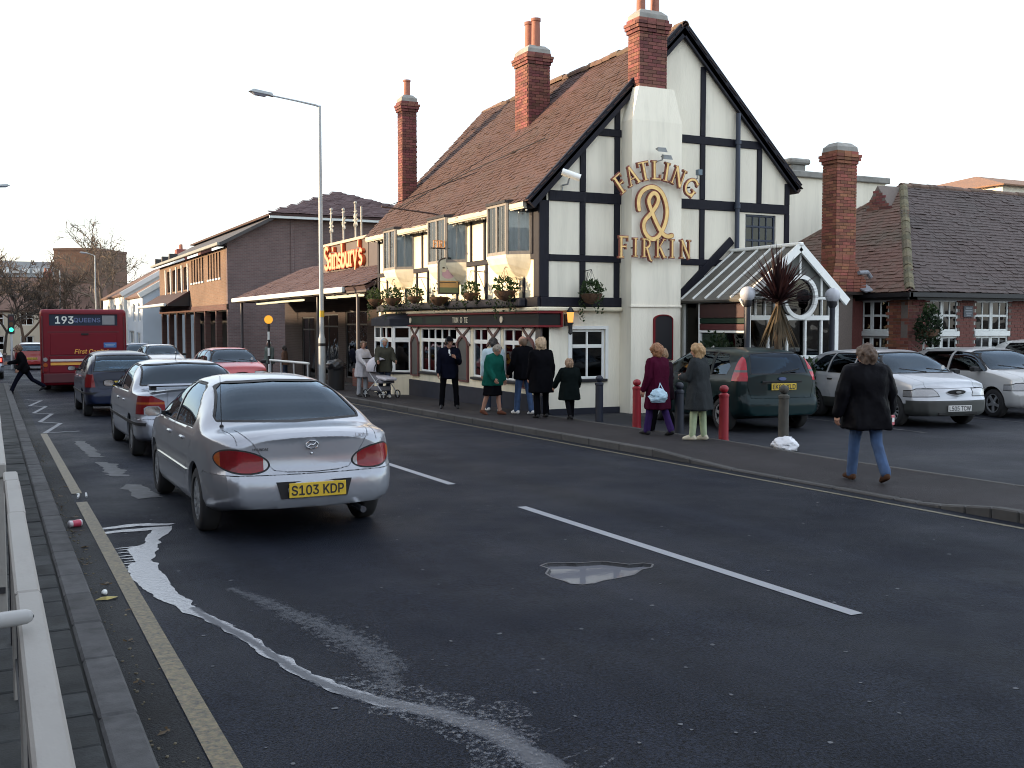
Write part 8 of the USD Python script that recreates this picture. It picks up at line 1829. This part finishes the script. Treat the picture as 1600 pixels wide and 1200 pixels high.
for i, (x0, x1, hgt, lm_) in enumerate(((14.6, 15.9, 1.12, LEAF), (15.7, 17.2, 1.05, LEAF_D), (16.9, 18.7, 1.15, LEAF_B), (17.6, 19.0, 1.0, LEAF))):
    obj('foliage', leaves(((x0 + x1) / 2, 16.75, hgt * .5 - .15), ((x1 - x0) / 2, .38, hgt * .62), 1300, .085, 0, 60 + i), lm_, hg_)
obj('branches', MB().tube([(14.8, 16.75, -.2), (14.9, 16.7, .7)], .02, 5).tube([(16.2, 16.75, -.2), (16.1, 16.8, .7)], .02, 5).tube([(18, 16.75, -.2), (18.1, 16.7, .7)], .02, 5).mesh(), COCO, hg_)
ps_ = thing('porch_shrub', 'dark evergreen shrub in front of the porch door', 'shrub', (13.55, 17.6, gz(0, 17.6))); obj('foliage', leaves((0, 0, 1.1), (.30, .55, .75), 900, .09, 0, 71), LEAF_D, ps_); obj('stem', tube([(0, 0, 0), (0, 0, 1.2)], .03, 6), COCO, ps_); obj('tub', lathe([(.22, 0), (.28, .4), (.25, .42), (.02, .40)], 16), POT, ps_)
wb = thing('wall_basket', 'large rounded hanging basket on the brick wall between the windows', 'flower basket', (19.22, 17.12, 1.62)); obj('foliage', leaves((0, 0, .12), (.36, .3, .42), 620, .085, .25, 72), LEAF_D, wb); obj('new_growth', leaves((.02, 0, .5), (.2, .18, .14), 90, .08, 0, 73), LEAF, wb); obj('bowl', lathe([(.02, -.2), (.2, -.1), (.25, .05), (.02, .05)], 14), COCO, wb); obj('bracket', tube([(.1, .36, .6), (0, 0, .62), (0, 0, .05)], .012, 5), BLACK, wb)

def bare_tree(label, loc, h, seed, spread=.55, col=(.06, .045, .035), name='bare_tree'):
    t = thing(name, label, 'tree', loc); R = np.random.default_rng(seed); tr, cr, tw = MB(), MB(), MB()
    def grow(p, d, l, r, depth):
        q = [p]; dd = d
        for i in range(3): dd = unit(dd + R.normal(size=3) * .09 + [0, 0, .03]); q.append(q[-1] + dd * l / 3)
        (tr if depth == 0 else cr if depth < 3 else tw).tube(q, np.maximum(np.linspace(r, r * .68, 4), .022), 6 if depth < 2 else 4 if depth < 4 else 3, False)
        if depth >= 6: return
        for k in range(3 if depth < 5 else 5):
            a = R.uniform(.25, spread + .25); ax = unit(np.cross(dd, R.normal(size=3))); nd = unit(dd * math.cos(a) + ax * math.sin(a) + [0, 0, .08]); grow(q[-1] if k < 2 else q[R.integers(1, 4)], nd, l * R.uniform(.62, .84), r * R.uniform(.5, .66), depth + 1)
    grow(np.array([0, 0, -.3]), np.array([0, 0, 1.0]), h * .27, h * .017, 0)
    bm = mat('bark_' + str(seed), col, .95, .2, 6)
    tp = obj('trunk', tr, bm, t); obj('limbs', cr, bm, t); obj('twigs', tw, bm, t, kind='stuff'); return t
bare_tree('tall bare winter tree in front of the distant brown tower', (8.9, 104, gz(0, 104)), 14.5, 21, .85, (.13, .10, .075))
bare_tree('bare tree with fine brown twigs at the far left of the street', (2.9, 99, gz(0, 99)), 10.5, 22, .8, (.12, .08, .055))
bare_tree('smaller bare tree behind the bus between the other two', (5.9, 96, gz(0, 96)), 9.0, 23, .7, (.075, .055, .04))
bare_tree('thin bare tree at the extreme left edge', (.9, 92, gz(0, 92)), 9.0, 24, .7, (.05, .04, .032))

# ================================================================== LITTER
cn_ = thing('drinks_can', 'crushed white and red drinks can lying in the left gutter', 'can', (.665, 10.42, gz(0, 10.42) + .036), R_(20))
obj('can_body', MB().tube([(-.062, 0, 0), (-.056, 0, 0), (-.02, .004, -.002), (.02, -.003, .0), (.055, .004, .001), (.062, .004, 0)], [.026, .033, .030, .032, .033, .026], 14).mesh(), mat('can_white_print', (.55, .52, .55), .3, .3, 20, metallic=.3), cn_, smooth=40)
obj('red_print', MB().tube([(-.022, .004, -.002), (.02, -.003, .0), (.04, .002, .001)], [.0312, .0332, .0337], 14, False).mesh(), mat('can_red_print', (.40, .05, .09), .3, .3, 25), cn_, smooth=40)
lf = thing('fruit_peel', 'flattened yellowish fruit peel in the left gutter', 'peel', (.655, 7.42, gz(0, 7.4) + .005)); mm = []
obj('peel', tm([(-.07, 0, .004), (-.03, .035, .012), (.02, .025, .016), (.08, .04, .004), (.06, -.02, .012), (0, -.035, .006), (0, 0, .022)], [(6, 1, 0), (6, 2, 1), (6, 3, 2), (6, 4, 3), (6, 5, 4), (6, 0, 5)][::1]), mat('peel_yellow', (.26, .21, .06), .7, .3, 30), lf)
sb2 = thing('paper_ball', 'small pale crumpled ball beside the fruit peel', 'litter', (.66, 7.58, gz(0, 7.58) + .018)); obj('ball', tm(*(lambda s: (s.vertices * (1 + .3 * (meshkit.noise(s.vertices * 60, 3) - .5))[:, None], s.faces))(sphere((0, 0, 0), .02, 2))), OFFWHITE, sb2)
ws_ = thing('metal_scrap', 'bent strip of metal where the yellow line breaks', 'scrap', (.875, 12.35, gz(0, 12.35) + .012)); obj('strip', MB().tube([(-.06, -.1, 0), (-.04, .0, .02), (-.05, .10, .01)], .012, 5).tube([(.03, -.08, 0), (.035, .06, .02)], .012, 5).mesh(), GREYM, ws_)
rg = [(random.uniform(.62, .75), y) for y in np.linspace(4, 14, 14)]
LFM = leafmat('fallen_leaf', (.12, .075, .03))
for i, (x, y) in enumerate(rg[:10]):
    if i in (3, 6): continue
obj('fallen_leaves', MB().add(tm(*(lambda m: (m.vertices, m.faces))(trimesh.util.concatenate([(lambda q: tm(q.vertices * [1, 1, .25] + [x, y, gz(0, y) + .012], q.faces))(leaves((0, 0, 0), (.04, .06, .01), 3, .05, 0, int(y * 10))) for x, y in rg])))).mesh(), LFM, kind='stuff', label='a few brown leaves lying in the left gutter', cat='leaves')
